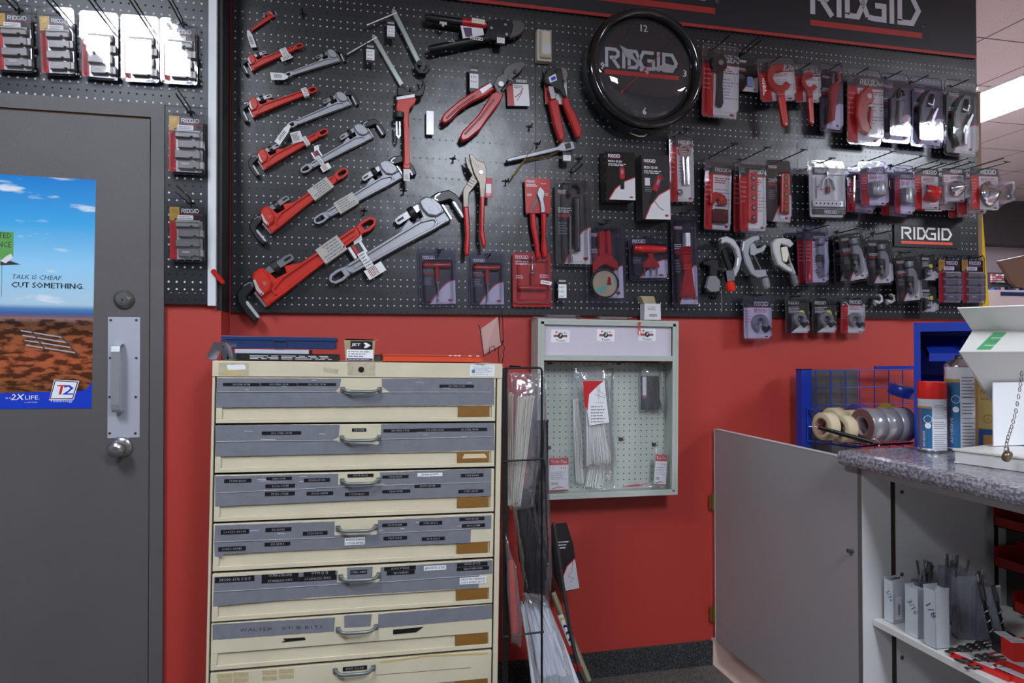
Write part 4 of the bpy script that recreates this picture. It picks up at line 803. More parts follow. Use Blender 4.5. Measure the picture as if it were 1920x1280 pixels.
def flare_tool(t, W, H):
    b = MB(); b.prism(rrect(-.42*W, -.30*H, .42*W, -.19*H, .02*W), .004, .016, SILV, .002)
    for k in range(7): b.cyl(((-.34+.11*k)*W, -.245*H, .016), ((-.34+.11*k)*W, -.245*H, .0165), .022*W, DKST, 10)
    b.build('flaring_bar', t)
    b = MB(); b.stroke([(-.18*W, .0), (-.12*W, .15*H), (.0, .22*H), (.14*W, .15*H), (.2*W, .0)], .05*W, .006, .018, SILV, False, .002); b.cyl((0, .30*H, .012), (0, .02*H, .012), .03*W, CHROME, 12); b.build('yoke', t)
    b = MB(); b.cyl((-.32*W, .20*H, .012), (-.32*W, -.16*H, .012), .018*W, CHROME, 10); b.cyl((-.32*W, .04*H, .012), (-.26*W, .04*H, .012), .014*W, DKST, 8); b.cyl((0, .04*H, .012), (0, -.06*H, .012), .05*W, mat('cone_red', (120, 34, 34), .4), 12); b.build('feed_screw', t)
def reamer(t, W, H):
    b = MB(); b.lathe([(.0, 0), (.26*W, .002), (.28*W, .01), (.28*W, .30*H), (.26*W, .31*H), (0, .312*H)], mat('zinc_grey', (150, 150, 156), .35, .4), (.05*W, -.28*H, .012), (0, 1, 0), 20); 
    for k in range(8): b.box((-.20+.07*k)*W, -.12*H, .012+.26*W, (-.18+.07*k)*W, .02*H, .0125+.27*W, GUN)
    b.build('sleeve', t)
def cone(t, W, H, m_=CHROME, x=.05, r=.32):
    b = MB(); b.lathe([(r*W, 0), (r*W, .006), (r*W*.85, .014), (r*W*.35, .040), (.0, .052)], m_, (x*W, -.12*H, .004), (.25, .1, 1), 24); b.build('cone', t)
    if m_ is CHROME:
        b = MB()
        for q in range(6):
            a = q*math.pi/3; b.cyl((x*W+r*W*math.cos(a)*.98, -.12*H+r*W*math.sin(a)*.98, .016), (x*W+.012, -.115*H, .054), .0012, GUN, 5)
        b.build('cone_blades', t)
def redcap(t, W, H):
    b = MB(); b.X = Matrix.Translation((.08*W, -.14*H, .020)) @ Matrix.Rotation(-.35, 4, 'Z'); b.lathe([(.18*H, -.22*W), (.20*H, -.1*W), (.19*H, .16*W), (.17*H, .22*W), (.13*H, .22*W), (.12*H, .05*W)], REDP, (0, 0, 0), (1, 0, .45), 20, True, False); b.build('reamer_body', t)
def pack(TL, TR, BL, y, label, style='swoosh', prod=None, nm='blister_pack', cat='packaged tool', bl=BLI, D=.032, cx=(.03, .03), cy=(.03, .10), dome=None, group=None, seed=1, lg=None, shell=True, **kw):
    M_, W, H = quadframe(TL, TR, BL, y); t = thing(nm, label, cat, M_, group)
    b = MB(); card(b, -W/2+W*cx[0], -H/2+H*cy[0], W/2-W*cx[1], H/2-H*cy[1], style, .0012, seed, lg); b.build('card', t)
    if prod: prod(t, W, H, **kw)
    if shell:
        g = MB(); d = dome or (-.42, .42, -.45, .34); blister(g, W, H, bl, D, *d); g.build('blister', t)
    return t, W, H
# ---- die sets
def dies(t, W, H, n=4, x=0.):
    for k in range(n):
        b = MB(); yy = H*(.10-.155*k); x0 = -W*.26+W*x*(k % 2); b.X = Matrix.Rotation(0, 4, 'Z')
        b.prism([(x0, yy-.055*H), (x0+W*.40, yy-.055*H), (x0+W*.40, yy-.035*H), (x0+W*.46, yy-.035*H), (x0+W*.46, yy-.055*H), (x0+W*.66, yy-.055*H), (x0+W*.66, yy+.055*H), (x0, yy+.055*H)], .003, .016, DIE, .0015)
        if k in (0, 3): b.lines(x0+W*.1, yy-.0*H, x0+W*.36, yy+.035*H, 2, LTXT if k == 3 else GTXT, .0162, k+2)
        b.build('die', t)
DG_ = 'die sets hanging over the door and down the side'
dl_ = [((-14, 8), (63, 11), (-13, 136), 'threading die pack cut off by the left edge of the photo, first over the door'),
       ((67, 12), (137, 17), (77, 141), 'threading die pack second over the door, hanging tilted'),
       ((149, 19), (221, 27), (151, 147), 'threading die pack in the middle of the five over the door'),
       ((227, 27), (298, 33), (228, 152), 'threading die pack fourth from the left over the door'),
       ((300, 33), (369, 39), (302, 156), 'threading die pack at the right end of the row over the door, glaring with reflections'),
       ((313, 200), (385, 205), (312, 326), 'threading die pack on the narrow panel beside the door frame, the upper one'),
       ((314, 372), (384, 374), (314, 491), 'threading die pack on the narrow panel beside the door frame, the lower one')]
for i, (a, b_, c, lb) in enumerate(dl_):
    t, W, H = pack(a, b_, c, -.190, lb, 'die', dies, 'die_pack', 'die set', cx=(.06, .06), cy=(.04, .13), dome=(-.40, .42, -.45, .14), D=.026, group=DG_, seed=i+3, x=.08)
    mx = (a[0]+b_[0])/2; hook(mx+6, (a[1]+b_[1])/2+9, -.185, 'black peg hook carrying the '+['leftmost', 'second', 'middle', 'fourth', 'rightmost', 'upper', 'lower'][i]+(' die pack over the door' if i < 5 else ' die pack beside the door frame'), .20, double=True, ybase=-.166, tipup=0)
for i, (a, b_, c, lb) in enumerate([((1758, 478), (1802, 478), (1758, 571), 'threading die pack at the lower right of the tool wall, left of the last one'), ((1801, 479), (1845, 479), (1801, 571), 'threading die pack at the far lower right corner of the tool wall')]):
    pack(a, b_, c, -.03, lb, 'die', dies, 'die_pack', 'die set', cx=(.04, .04), cy=(.04, .10), dome=(-.40, .42, -.45, .14), D=.026, seed=i+13, bl=BLI2)
    hook((a[0]+b_[0])/2+4, 483, -.03, 'black peg hook carrying the '+('left' if i == 0 else 'right')+' die pack at the lower right', .07)
# ---- torque wrench packs and neighbours
for i, (a, b_, c, lb) in enumerate([((784, 466), (856, 464), (785, 577), 'clear pack holding a red T-handle torque wrench, left of the two alike'), ((879, 472), (947, 471), (879, 577), 'clear pack holding a red T-handle torque wrench, right of the two alike')]):
    pack(a, b_, c, -.012, lb, 'swoosh', torque_t, 'tool_pack', 'packaged torque wrench', bl=BLI2, cx=(.05, .05), seed=3+i, cy=(.05, .07), dome=(-.40, .40, -.44, .30)); hook((a[0]+b_[0])/2+2, a[1]+9, -.012, 'black peg hook carrying the '+('left' if i == 0 else 'right')+' torque wrench pack', .06, tbar=i == 0)
t, W, H = pack((962, 473), (1034, 473), (961, 570), -.022, 'bright red card with an upside-down red T-handle torque wrench', 'red', torque_t, 'tool_pack', 'packaged torque wrench', cx=(0, 0), cy=(0, 0), seed=5, dome=(-.40, .40, -.46, .36), flip=True, shell=True)
b = MB(); b.prism(rrect(-W/2, -H/2-.012, W/2, H/2-.006, .004), -.016, -.004, REDP); b.build('backing_card', t)
b = MB(); b.X = Matrix.Rotation(-.15, 4, 'Z'); b.box(W*.18, -H*.10, .033, W*.46, -H*.03, .0336, WHITE); b.lines(W*.2, -H*.09, W*.44, -H*.04, 1, GTXT, .0338, 3); b.build('price_sticker', t)
b = MB(); b.text('Torque Wrench', -W*.42, H*.245, .007, WHITE, .0016, W*.5); b.build('printed_name', t)
# pliers on card
t, W, H = pack((984, 334), (1031, 334), (985, 400), -.03, 'red card with small tongue and groove pliers, red grips hanging below the card', 'red', None, 'carded_pliers', 'packaged pliers', cx=(0, 0), cy=(0, 0), seed=9, lg=1., shell=False)
b = MB(); b.prism([(.02*W, .20*H), (.10*W, .24*H), (.26*W, .10*H), (.24*W, .02*H), (.20*W, -.12*H), (.26*W, -.4*H), (.22*W, -.5*H), (.08*W, -.5*H), (.06*W, -.2*H), (-.06*W, .04*H)], .003, .014, STEEL, .002); b.build('upper_jaw', t)
b = MB(); b.prism([(.1*W, -.05*H), (-.22*W, -.40*H), (-.20*W, -.5*H), (-.32*W, -.5*H), (-.30*W, -.34*H), (-.02*W, .0)], .0, .003, GUN, .0005); b.build('lower_jaw', t)
b = MB(); b.prism([(-.34*W, -.5*H), (-.14*W, -.5*H), (-.10*W, -.9*H), (-.02*W, -1.4*H), (-.02*W, -1.78*H), (-.14*W, -1.80*H), (-.22*W, -1.3*H), (-.32*W, -.9*H)], -.004, .014, REDP, .005); b.build('left_grip', t)
b = MB(); b.prism([(.10*W, -.5*H), (.30*W, -.5*H), (.28*W, -.9*H), (.22*W, -1.2*H), (.30*W, -1.55*H), (.26*W, -1.76*H), (.12*W, -1.78*H), (.06*W, -1.55*H), (.10*W, -1.2*H)], -.002, .016, REDP, .005); b.build('right_grip', t)
# long telescoping wrench pack
t, W, H = pack((1034, 325), (1113, 328), (1035, 500), -.035, 'tall clear pack with a chrome and black telescoping basin wrench', 'swoosh', None, 'tool_pack', 'packaged basin wrench', bl=BLI, cx=(.08, .08), cy=(.03, .10), dome=(-.30, .30, -.46, .42), seed=11, D=.04)
b = MB(); b.prism([(-.02*W, -.34*H), (.12*W, -.34*H), (.12*W, .24*H), (-.02*W, .24*H)], .006, .03, BLKP, .004); b.logo(.0, 0, .1, WHITE, .0302) if False else None; b.build('body', t)
b = MB(); b.stroke([(-.10*W, .25*H), (-.14*W, .31*H), (-.06*W, .38*H), (.08*W, .38*H), (.16*W, .33*H), (.12*W, .30*H)], .06*W, .008, .026, DKST, False, .002); b.build('claw', t)
b = MB(); b.cyl((-.10*W, .04*H, .02), (-.10*W, -.42*H, .02), .030*W, CHROME, 12); b.cyl((-.15*W, -.33*H, .02), (.10*W, -.32*H, .02), .022*W, CHROME, 12); b.cyl((-.10*W, -.40*H, .02), (-.10*W, -.46*H, .02), .05*W, CHROME, 12); b.cyl((.07*W, .22*H, .03), (.07*W, -.30*H, .03), .02*W, CHROME, 10); b.build('telescoping_shaft', t)
hook(1075, 323, -.03, 'black double peg hook carrying the tall telescoping wrench pack', .14, True)
# strap wrench pack with green pipe picture
t, W, H = pack((1098, 418), (1172, 416), (1097, 570), -.028, 'clear pack with a red handled pipe cutter over a round picture of a green pipe', 'swoosh', None, 'tool_pack', 'packaged pipe cutter', bl=BLI2, cx=(.10, .06), cy=(.06, .06), dome=(-.40, .30, -.44, .42), seed=13)
b = MB(); b.cyl((-.05*W, -.26*H, .003), (-.05*W, -.26*H, .010), .34*W, mat('picture_tan', (190, 172, 130), .5), 32); b.stroke(circ(-.05*W, -.26*H, .33*W, 32), .03*W, .010, .016, BLKP, True)
GP = mat('picture_green', (110, 190, 160), .4); b.prism([(-.30*W, -.33*H), (-.02*W, -.27*H), (.0, -.33*H), (-.26*W, -.39*H)], .010, .011, GP); b.flat([(.04*W, -.26*H), (.20*W, -.22*H), (.2*W, -.27*H), (.06*W, -.30*H)], .0103, GP); b.flat([(.04*W, -.18*H), (.10*W, -.18*H), (.12*W, -.28*H), (.0, -.28*H)], .0112, REDP); b.build('pipe_picture', t)
b = MB(); b.prism([(-.36*W, -.04*H), (-.30*W, .04*H), (-.1*W, .12*H), (.10*W, .09*H), (.26*W, -.01*H), (.26*W, -.1*H), (.1*W, -.06*H), (-.05*W, -.03*H), (-.2*W, -.06*H), (-.36*W, -.14*H)], .008, .028, REDP, .004); b.build('cutter_frame', t)
b = MB(); b.prism([(-.20*W, .06*H), (-.04*W, .09*H), (-.02*W, .34*H), (-.08*W, .40*H), (-.20*W, .36*H)], .008, .028, REDP, .005); b.build('left_handle', t)
b = MB(); b.prism([(.0, .09*H), (.14*W, .08*H), (.12*W, .34*H), (.08*W, .40*H), (-.02*W, .38*H)], .006, .026, REDP, .005); b.build('right_handle', t)
hook(1132, 421, -.028, 'black peg hook carrying the green pipe picture pack', .07, tbar=True)
def pextool(t, W, H):
    b = MB(); b.lathe([(.01, -.40*W), (.085*H, -.39*W), (.10*H, -.2*W), (.085*H, .3*W), (.07*H, .40*W), (.01, .41*W)], REDP, (.0*W, .20*H, .02), (1, -.02, 0), 16); b.build('handle', t)
    b = MB(); b.prism([(-.05*W, .12*H), (.06*W, .12*H), (.08*W, .0), (.22*W, -.14*H), (.22*W, -.22*H), (-.18*W, -.22*H), (-.18*W, -.14*H), (-.05*W, .0)], .008, .026, REDP, .003); b.build('yoke', t)
    b = MB()
    for x in (-.14, .02, .17): b.cyl((x*W, -.22*H, .017), (x*W, -.40*H, .017), .018*W, STEEL, 8)
    b.build('prongs', t)
pack((1177, 444), (1251, 443), (1179, 527), -.03, 'small clear pack with a red T-shaped reamer with three steel prongs', 'swoosh', pextool, 'tool_pack', 'packaged reamer', bl=BLI2, cx=(.04, .04), cy=(.06, .03), dome=(-.44, .44, -.42, .34), seed=15)
hook(1215, 446, -.03, 'black peg hook carrying the red T-shaped reamer pack', .06)
# boxes
def carton(TL, TR, BL, y, D, label, name2, small, bg=BLACK):
    M_, W, H = quadframe(TL, TR, BL, y); t = thing('product_box', label, 'box', M_); b = MB(); b.box(-W/2, -H/2, -D, W/2, H/2, 0, bg); z = .0006
    b.flat([(-W*.42, -H/2), (-W*.2, -H*.28), (W*.1, -H*.12), (W/2, -H*.02), (W/2, -H/2)], z, PALE); b.stroke([(-W*.42, -H/2), (-W*.2, -H*.28), (W*.1, -H*.12), (W/2, -H*.02)], W*.03, z+.0002, z+.0002, RED)
    b.logo(-W*.42, H*.38, W*.42, WHITE, z); b.rect(-W*.42, H*.36, 0, H*.365, z, RED); b.text(name2, -W*.42, H*.28, H*.045, WHITE, z, W*.48); b.text(name2, -W*.42+.0006, H*.28, H*.045, WHITE, z+.0001, W*.48); b.lines(-W*.42, H*.2, W*.35, H*.26, 2, LTXT, z, 5)
    b.flat([(W*.36+W*.07*math.cos(a*.524), -H*.44+H*.02*math.sin(a*.524)) for a in range(12)], z+.0002, OVAL)
    if small: b.rect(-W*.40, H*.02, -W*.22, H*.14, z, PALE); b.lines(-W*.4, -H*.08, -W*.1, 0, 3, GTXT, z, 6); b.stroke([(W*.3, H*.1), (W*.2, H*.2), (0, H*.16), (-W*.12, -.0*H), (-W*.1, -H*.2), (W*.1, -H*.32), (W*.26, -H*.36)], .003, z+.0003, z+.0003, GUN)
    xx = .0 if small else .05; b.X = Matrix.Rotation(-.4 if small else 0, 4, 'Z'); b.prism(rrect(xx*W-W*.07, -H*.28, xx*W+W*.07, H*.0, W*.05), z, z+.0008, DKST); b.prism(rrect(xx*W-W*.085, -H*.06, xx*W+W*.085, H*.18, W*.05), z, z+.001, REDP); b.flat(rrect(xx*W-W*.04, H*.04, xx*W+W*.04, H*.13, W*.02), z+.0012, mat('screen_blue', (120, 130, 170), .2)); b.X = None
    b.build('box_body', t); f = MB(); f.box(-W*.5, H/2-.001, -D, W*.5, H/2+.012, -D+.001, bg); f.build('hang_flap', t)
carton((1136, 284), (1190, 286), (1137, 374), -.085, .07, 'black product box with a picture of a red handheld thermometer, the left of two boxes', 'MICRO IR-200', False, mat('glossy_black', (34, 30, 32), .12))
carton((1204, 290), (1256, 291), (1204, 411), -.085, .07, 'black product box with a picture of a gas detector on a flexible neck', 'MICRO CD-100', True)
# chrome tool pack between boxes and right rows
def clevis(t, W, H):
    b = MB(); b.stroke(circ(.1*W, .24*H, .22*W, 20, 100, 440), .10*W, .006, .020, CHROME, True, .002); b.cyl((.02*W, .16*H, .012), (.04*W, -.25*H, .012), .07*W, CHROME, 10); b.cyl((.22*W, .16*H, .012), (.22*W, -.25*H, .012), .07*W, CHROME, 10); b.build('chrome_tool', t)
    b = MB(); b.lathe([(.10*W, 0), (.12*W, .01), (.06*W, .012)], CHROME, (-.12*W, -.36*H, .004), (0, 0, 1), 16); b.build('disc', t)
pack((1254, 250), (1298, 252), (1256, 379), -.03, 'narrow clear pack with a forked chrome tool right of the black boxes', 'column', clevis, 'tool_pack', 'packaged tool', cx=(.02, .02), cy=(.01, .01), dome=(-.44, .44, -.48, .46), seed=17)
hook(1281, 250, -.03, 'black peg hook carrying the forked chrome tool pack', .06, tbar=True)
def ezchange(t, W, H):
    b = MB(); b.prism([(-.2*W, .12*H), (.18*W, .12*H), (.15*W, -.08*H), (.20*W, -.24*H), (.28*W, -.40*H), (-.26*W, -.40*H), (-.22*W, -.3*H), (-.10*W, -.14*H), (-.2*W, 0)], .004, .030, REDP, .006)
    for k in range(8): b.box(-.19*W, (.10-.03*k)*H, .03, .10*W, (.112-.03*k)*H, .032, REDP)
    b.build('grip', t); b = MB(); b.cyl((.02*W, .12*H, .018), (.02*W, .26*H, .018), .14*W, SILV, 16); b.cyl((.08*W, .10*H, .02), (.08*W, -.12*H, .02), .06*W, CHROME, 10); b.build('socket', t)
pack((1258, 396), (1309, 395), (1258, 577), -.03, 'tall clear pack with a red faucet wrench and steel socket', 'swoosh', ezchange, 'tool_pack', 'packaged faucet wrench', bl=BLI2, cx=(.06, .06), cy=(.03, .07), dome=(-.42, .36, -.46, .40), seed=19)
hook(1284, 400, -.03, 'black peg hook carrying the tall faucet wrench pack', .07, tbar=True)
# ---- upper right row
pack((1316, 81), (1384, 90), (1314, 219), -.05, 'large clear pack with a black ratchet strap tool, first right of the clock', 'column', ratchet_grip, 'tool_pack', 'packaged tool', cx=(.03, .03), cy=(.02, .10), seed=21, D=.045)
t, W, H = pack((1382, 108), (1421, 112), (1382, 170), -.02, 'black and white card with a small blue device, half hidden behind its neighbour', 'swoosh', None, 'carded_tool', 'packaged tool', cx=(0, 0), cy=(0, 0), shell=False, seed=22)
b = MB(); b.prism(rrect(-.05*W, -.36*H, .22*W, -.06*H, .05*W), .002, .008, mat('pale_blue', (140, 150, 190), .4), .001); b.build('device', t)
pack((1419, 114), (1486, 108), (1424, 195), -.075, 'clear pack with a red ring cutter, its long handle hanging below, the left of two', 'column', scoop, 'tool_pack', 'packaged pipe cutter', cx=(.04, .04), cy=(.03, .16), seed=23, hl=1.05, D=.04, dome=(-.4, .4, -.42, .32))
pack((1487, 121), (1534, 124), (1490, 192), -.06, 'clear pack with a smaller red ring cutter, its handle hanging below, the right of two', 'column', scoop, 'tool_pack', 'packaged pipe cutter', cx=(.04, .04), cy=(.03, .14), seed=25, hl=1.05, D=.04, dome=(-.4, .4, -.42, .32))
def redknife(t, W, H):
    b = MB(); b.prism([(-.10*W, .16*H), (.28*W, .20*H), (.2*W, .06*H), (.12*W, -.1*H), (.06*W, -.34*H), (-.14*W, -.38*H), (-.12*W, -.1*H), (-.16*W, .08*H)], .006, .026, REDP, .005); b.build('grip', t); b = MB(); b.prism([(-.06*W, .17*H), (.06*W, .18*H), (.08*W, .32*H), (-.02*W, .34*H)], .008, .02, CHROME, .002); b.stroke([(.1*W, .19*H), (.3*W, .24*H), (.26*W, .36*H)], .09*W, .008, .02, REDP, False, .002); b.build('blade', t)
pack((1537, 118), (1579, 122), (1535, 246), -.05, 'narrow clear pack with red tubing scissors in the top row', 'swoosh', redknife, 'tool_pack', 'packaged cutter', bl=BLI2, cx=(.06, .06), cy=(.04, .10), seed=27)
pack((1588, 127), (1651, 133), (1586, 270), -.05, 'large clear pack with bulky red pipe shears in the top row', 'column', red_scissor, 'tool_pack', 'packaged pipe shears', cx=(.02, .02), cy=(.02, .08), seed=29, D=.045)
def capkit(t, W, H):
    b = MB(); b.prism([(-.28*W, .12*H), (-.12*W, .16*H), (-.06*W, .0), (-.16*W, -.2*H), (-.16*W, -.34*H), (-.28*W, -.34*H)], .006, .024, BLKP, .004); b.prism([(.02*W, .10*H), (.26*W, .1*H), (.2*W, -.05*H), (.14*W, -.36*H), (.02*W, -.36*H), (-.02*W, -.1*H)], .006, .024, GUN, .004); b.build('handles', t)
    b = MB(); b.stroke([(.06*W, .14*H), (.02*W, .2*H), (.1*W, .27*H), (.24*W, .24*H), (.24*W, .18*H)], .06*W, .008, .02, DKST, False, .002); b.build('jaw', t); b = MB(); b.prism([(.2*W, -.08*H), (.34*W, -.13*H), (.36*W, -.2*H), (.2*W, -.26*H), (.12*W, -.18*H)], .006, .022, REDP, .003); b.build('red_insert', t)
pack((1652, 137), (1704, 141), (1651, 267), -.05, 'clear pack with dark shears and a small red insert in the top row', 'swoosh', capkit, 'tool_pack', 'packaged cutter', cx=(.03, .03), cy=(.03, .09), seed=31, bl=BLI2)
pack((1707, 143), (1766, 148), (1705, 275), -.05, 'clear pack with dark curved tubing shears, second from the right in the top row', 'swoosh', shears, 'tool_pack', 'packaged cutter', cx=(.06, .06), cy=(.04, .10), seed=33, bl=BLI2)
pack((1770, 148), (1832, 155), (1768, 292), -.05, 'largest clear pack at the right end of the top row with dark green tubing shears', 'swoosh', shears, 'tool_pack', 'packaged cutter', cx=(.08, .06), cy=(.05, .10), seed=35, m1=mat('dark_green', (34, 58, 50), .3), bl=BLI)
for u, v, lb in ((1342, 88, 'large ratchet pack right of the clock'), (1398, 98, 'half hidden black card'), (1448, 116, 'left ring cutter pack'), (1504, 128, 'right ring cutter pack'), (1560, 128, 'red tubing scissors pack'), (1612, 136, 'bulky red pipe shears pack'), (1673, 142, 'dark shears with red insert'), (1722, 150, 'curved tubing shears pack'), (1796, 158, 'dark green shears pack')):
    hook(u, v, -.045, 'black peg hook carrying the '+lb, .16 if u < 1400 else .10, tbar=u < 1400, double=(u == 1398), tipup=0)
# ---- second row
pack((1321, 292), (1371, 297), (1319, 431), -.05, 'tall clear pack with a red quick cutter above a dark red knob', 'column', quick_cutter, 'tool_pack', 'packaged cutter', cx=(.02, .02), cy=(.02, .07), seed=41)
pack((1374, 300), (1420, 304), (1375, 437), -.035, 'clear pack mostly hidden behind the red cutter wheel pack', 'column', None, 'tool_pack', 'packaged tool', cx=(.02, .02), cy=(.02, .07), seed=43)
pack((1384, 292), (1433, 296), (1388, 434), -.085, 'clear pack with a red holder of five steel wheels, in front of a hidden pack', 'column', redholder, 'tool_pack', 'packaged cutter wheels', cx=(.02, .02), cy=(.02, .10), seed=45, m_=mat('pink_red', (200, 60, 66), .3), x=-.06)
pack((1437, 299), (1481, 302), (1437, 415), -.04, 'black and white card with a red holder of five brass wheels', 'swoosh', redholder, 'tool_pack', 'packaged cutter wheels', cx=(0, 0), cy=(0, 0), seed=47, x=.2, dome=(-.05, .46, -.44, .30))
t, W, H = pack((1513, 300), (1581, 303), (1516, 410), -.06, 'wide clear pack with a chrome flaring tool set and hole bar', 'white', flare_tool, 'tool_pack', 'packaged flaring tool', cx=(.04, .04), cy=(.03, .10), seed=49, dome=(-.44, .44, -.46, .36))
b = MB(); b.box(-.36*W, .26*H, .002, .44*W, .38*H, .006, GREYH); b.logo(-.32*W, .29*H, .36*W, WHITE, .0062); b.rect(.06*W, .26*H, .44*W, .38*H, .0062, PALE); b.box(-.40*W, -.42*H, .002, .42*W, -.33*H, .006, GREYH); b.logo(-.08*W, -.41*H, .34*W, WHITE, .0062); b.build('name_strips', t)
pack((1588, 312), (1640, 318), (1586, 398), -.05, 'clear pack with a grey fitting, behind the tilted pack', 'column', reamer, 'tool_pack', 'packaged fitting', cx=(.03, .03), cy=(.03, .10), seed=51, bl=BLI2)
pack((1606, 302), (1658, 304), (1614, 388), -.11, 'tilted clear pack with a ribbed grey sleeve', 'column', reamer, 'tool_pack', 'packaged fitting', cx=(.06, .06), cy=(.04, .12), seed=53, bl=BLI2)
pack((1652, 312), (1702, 316), (1650, 406), -.05, 'clear pack with a grey fitting, lowest and rearmost of the sleeve packs', 'column', reamer, 'tool_pack', 'packaged fitting', cx=(.03, .03), cy=(.03, .10), seed=55, bl=BLI2)
pack((1674, 309), (1709, 312), (1677, 403), -.11, 'narrow clear pack with a tall grey sleeve, right of the tilted one', 'column', reamer, 'tool_pack', 'packaged fitting', cx=(.03, .03), cy=(.03, .12), seed=57, bl=BLI2)
pack((1713, 316), (1760, 316), (1712, 393), -.11, 'red and white card with a red inner-outer reamer cup', 'column', redcap, 'tool_pack', 'packaged reamer', cx=(0, 0), cy=(0, 0), seed=59, dome=(-.3, .6, -.42, .14), D=.045)
pack((1716, 318), (1766, 318), (1716, 396), -.06, 'card behind the red reamer cup', 'column', None, 'carded_tool', 'packaged tool', cx=(0, 0), cy=(0, 0), seed=60, shell=False)
pack((1767, 316), (1807, 316), (1767, 379), -.12, 'silvery card with a small chrome deburring cone', 'header', cone, 'tool_pack', 'packaged deburring cone', cx=(0, 0), cy=(0, 0), seed=61, dome=(-.3, .5, -.42, .1), D=.05)
pack((1742, 330), (1790, 330), (1742, 394), -.045, 'rearmost white card peeking out under the small cone card', 'header', None, 'carded_tool', 'packaged tool', cx=(0, 0), cy=(0, 0), seed=62, shell=False)
pack((1772, 330), (1822, 330), (1780, 408), -.04, 'rear card peeking out at the lower right of the cone cards', 'column', cone, 'tool_pack', 'packaged deburring cone', cx=(0, 0), cy=(0, 0), seed=63, dome=(-.3, .5, -.42, .1), D=.05)
pack((1790, 322), (1842, 322), (1797, 402), -.09, 'middle card of the three large cone cards', 'column', cone, 'tool_pack', 'packaged deburring cone', cx=(0, 0), cy=(0, 0), seed=64, dome=(-.3, .5, -.42, .1), D=.05)
pack((1818, 316), (1871, 316), (1819, 394), -.155, 'front card with the largest chrome deburring cone in a clear bubble', 'column', cone, 'tool_pack', 'packaged deburring cone', cx=(0, 0), cy=(0, 0), seed=65, dome=(-.1, .72, -.36, .16), D=.06, r=.36, x=.12)
for u, v, ln, lb in ((1341, 290, .20, 'red quick cutter pack'), (1400, 296, .20, 'five wheel holder pack'), (1466, 300, .20, 'brass wheel card'), (1545, 303, .10, 'flaring tool pack'), (1632, 300, .18, 'tilted sleeve pack'), (1685, 308, .18, 'tall grey sleeve pack'), (1733, 318, .22, 'red reamer cup card'), (1777, 318, .24, 'small cone card'), (1826, 322, .28, 'largest cone card')):
    hook(u, v, -.05 if u < 1700 else -.12, 'black peg hook carrying the '+lb, ln, tbar=True, double=u > 1700, tipup=0)
# ---- third row: loose tubing cutters
def Cutter(nm, label, y, C0, frame, parts):
    M_ = at(*C0, y); t = thing('tube_cutter', label, 'tube cutter', M_); inv = M_.inverted()
    def Q(px, py, z=0): q = inv @ Vector(tuple(PY(px, py, y))); return (q.x, q.y, z)
    b = MB(); b.prism([Q(u, v)[:2] for u, v in frame[0]], -.010, .012, frame[1], .004)
    b.build('frame', t)
    for (pn, kind, a, m_) in parts:
        b = MB()
        if kind == 'poly': b.prism([Q(u, v)[:2] for u, v in a[0]], a[1], a[2], m_, .002)
        elif kind == 'cyl': b.cyl(Q(*a[0], a[3] if len(a) > 3 else 0), Q(*a[1], a[3] if len(a) > 3 else 0), a[2], m_, 16)
        elif kind == 'knob':
            p, q = Vector(Q(*a[0])), Vector(Q(*a[1])); L = (q-p).length; r = a[2]
            b.lathe([(r*.5, 0), (r*.95, .1*L), (r, .3*L), (r, .8*L), (r*.8, L), (.001, L)], m_, p, tuple((q-p).normalized()), 10, False)
        b.build(pn, t)
    return t
Cutter('a', 'silver tubing cutter with black shaft and orange-red knob', -.05, (1370, 495),
       ([(1350, 446), (1360, 443), (1374, 449), (1385, 466), (1389, 485), (1384, 506), (1376, 520), (1372, 512), (1379, 498), (1381, 484), (1376, 468), (1367, 458), (1358, 455), (1352, 458), (1348, 452)], SILV),
       [('screw_shaft', 'poly', ([(1352, 470), (1360, 466), (1373, 508), (1366, 512)], -.006, .006), DKST), ('slide', 'poly', ([(1359, 508), (1374, 506), (1376, 526), (1362, 529)], -.010, .012), CHROME), ('knob', 'knob', ((1368, 528), (1371, 546), .020), mat('orange_knob', (214, 50, 24), .25))])
Cutter('b', 'black and grey tubing cutter hanging upside down beside the silver one', -.03, (1336, 520),
       ([(1330, 486), (1344, 486), (1346, 500), (1354, 502), (1354, 508), (1344, 508), (1342, 524), (1330, 524), (1329, 500), (1318, 496), (1318, 490)], BLKP),
       [('lower_body', 'poly', ([(1328, 518), (1340, 517), (1348, 528), (1346, 546), (1330, 548), (1322, 540)], -.008, .014), mat('grey_plastic', (120, 122, 126), .4)), ('roller', 'cyl', ((1322, 545), (1337, 545), .012), BLKP)])
Cutter('c', 'cast grey C-frame pipe cutter, middle of the loose cutters', -.05, (1415, 490),
       ([(1408, 442), (1420, 441), (1423, 450), (1412, 454), (1404, 462), (1402, 476), (1408, 492), (1413, 506), (1434, 505), (1436, 518), (1418, 522), (1406, 515), (1395, 495), (1389, 470), (1392, 452)], ALU),
       [('roller_arm', 'poly', ([(1404, 458), (1412, 456), (1417, 466), (1424, 465), (1432, 458), (1435, 462), (1430, 472), (1416, 477), (1412, 480), (1405, 478)], -.006, .010), ALU), ('screw_shaft', 'cyl', ((1412, 478), (1433, 520), .006), GUN), ('knob', 'knob', ((1433, 520), (1437, 541), .018), ALU)])
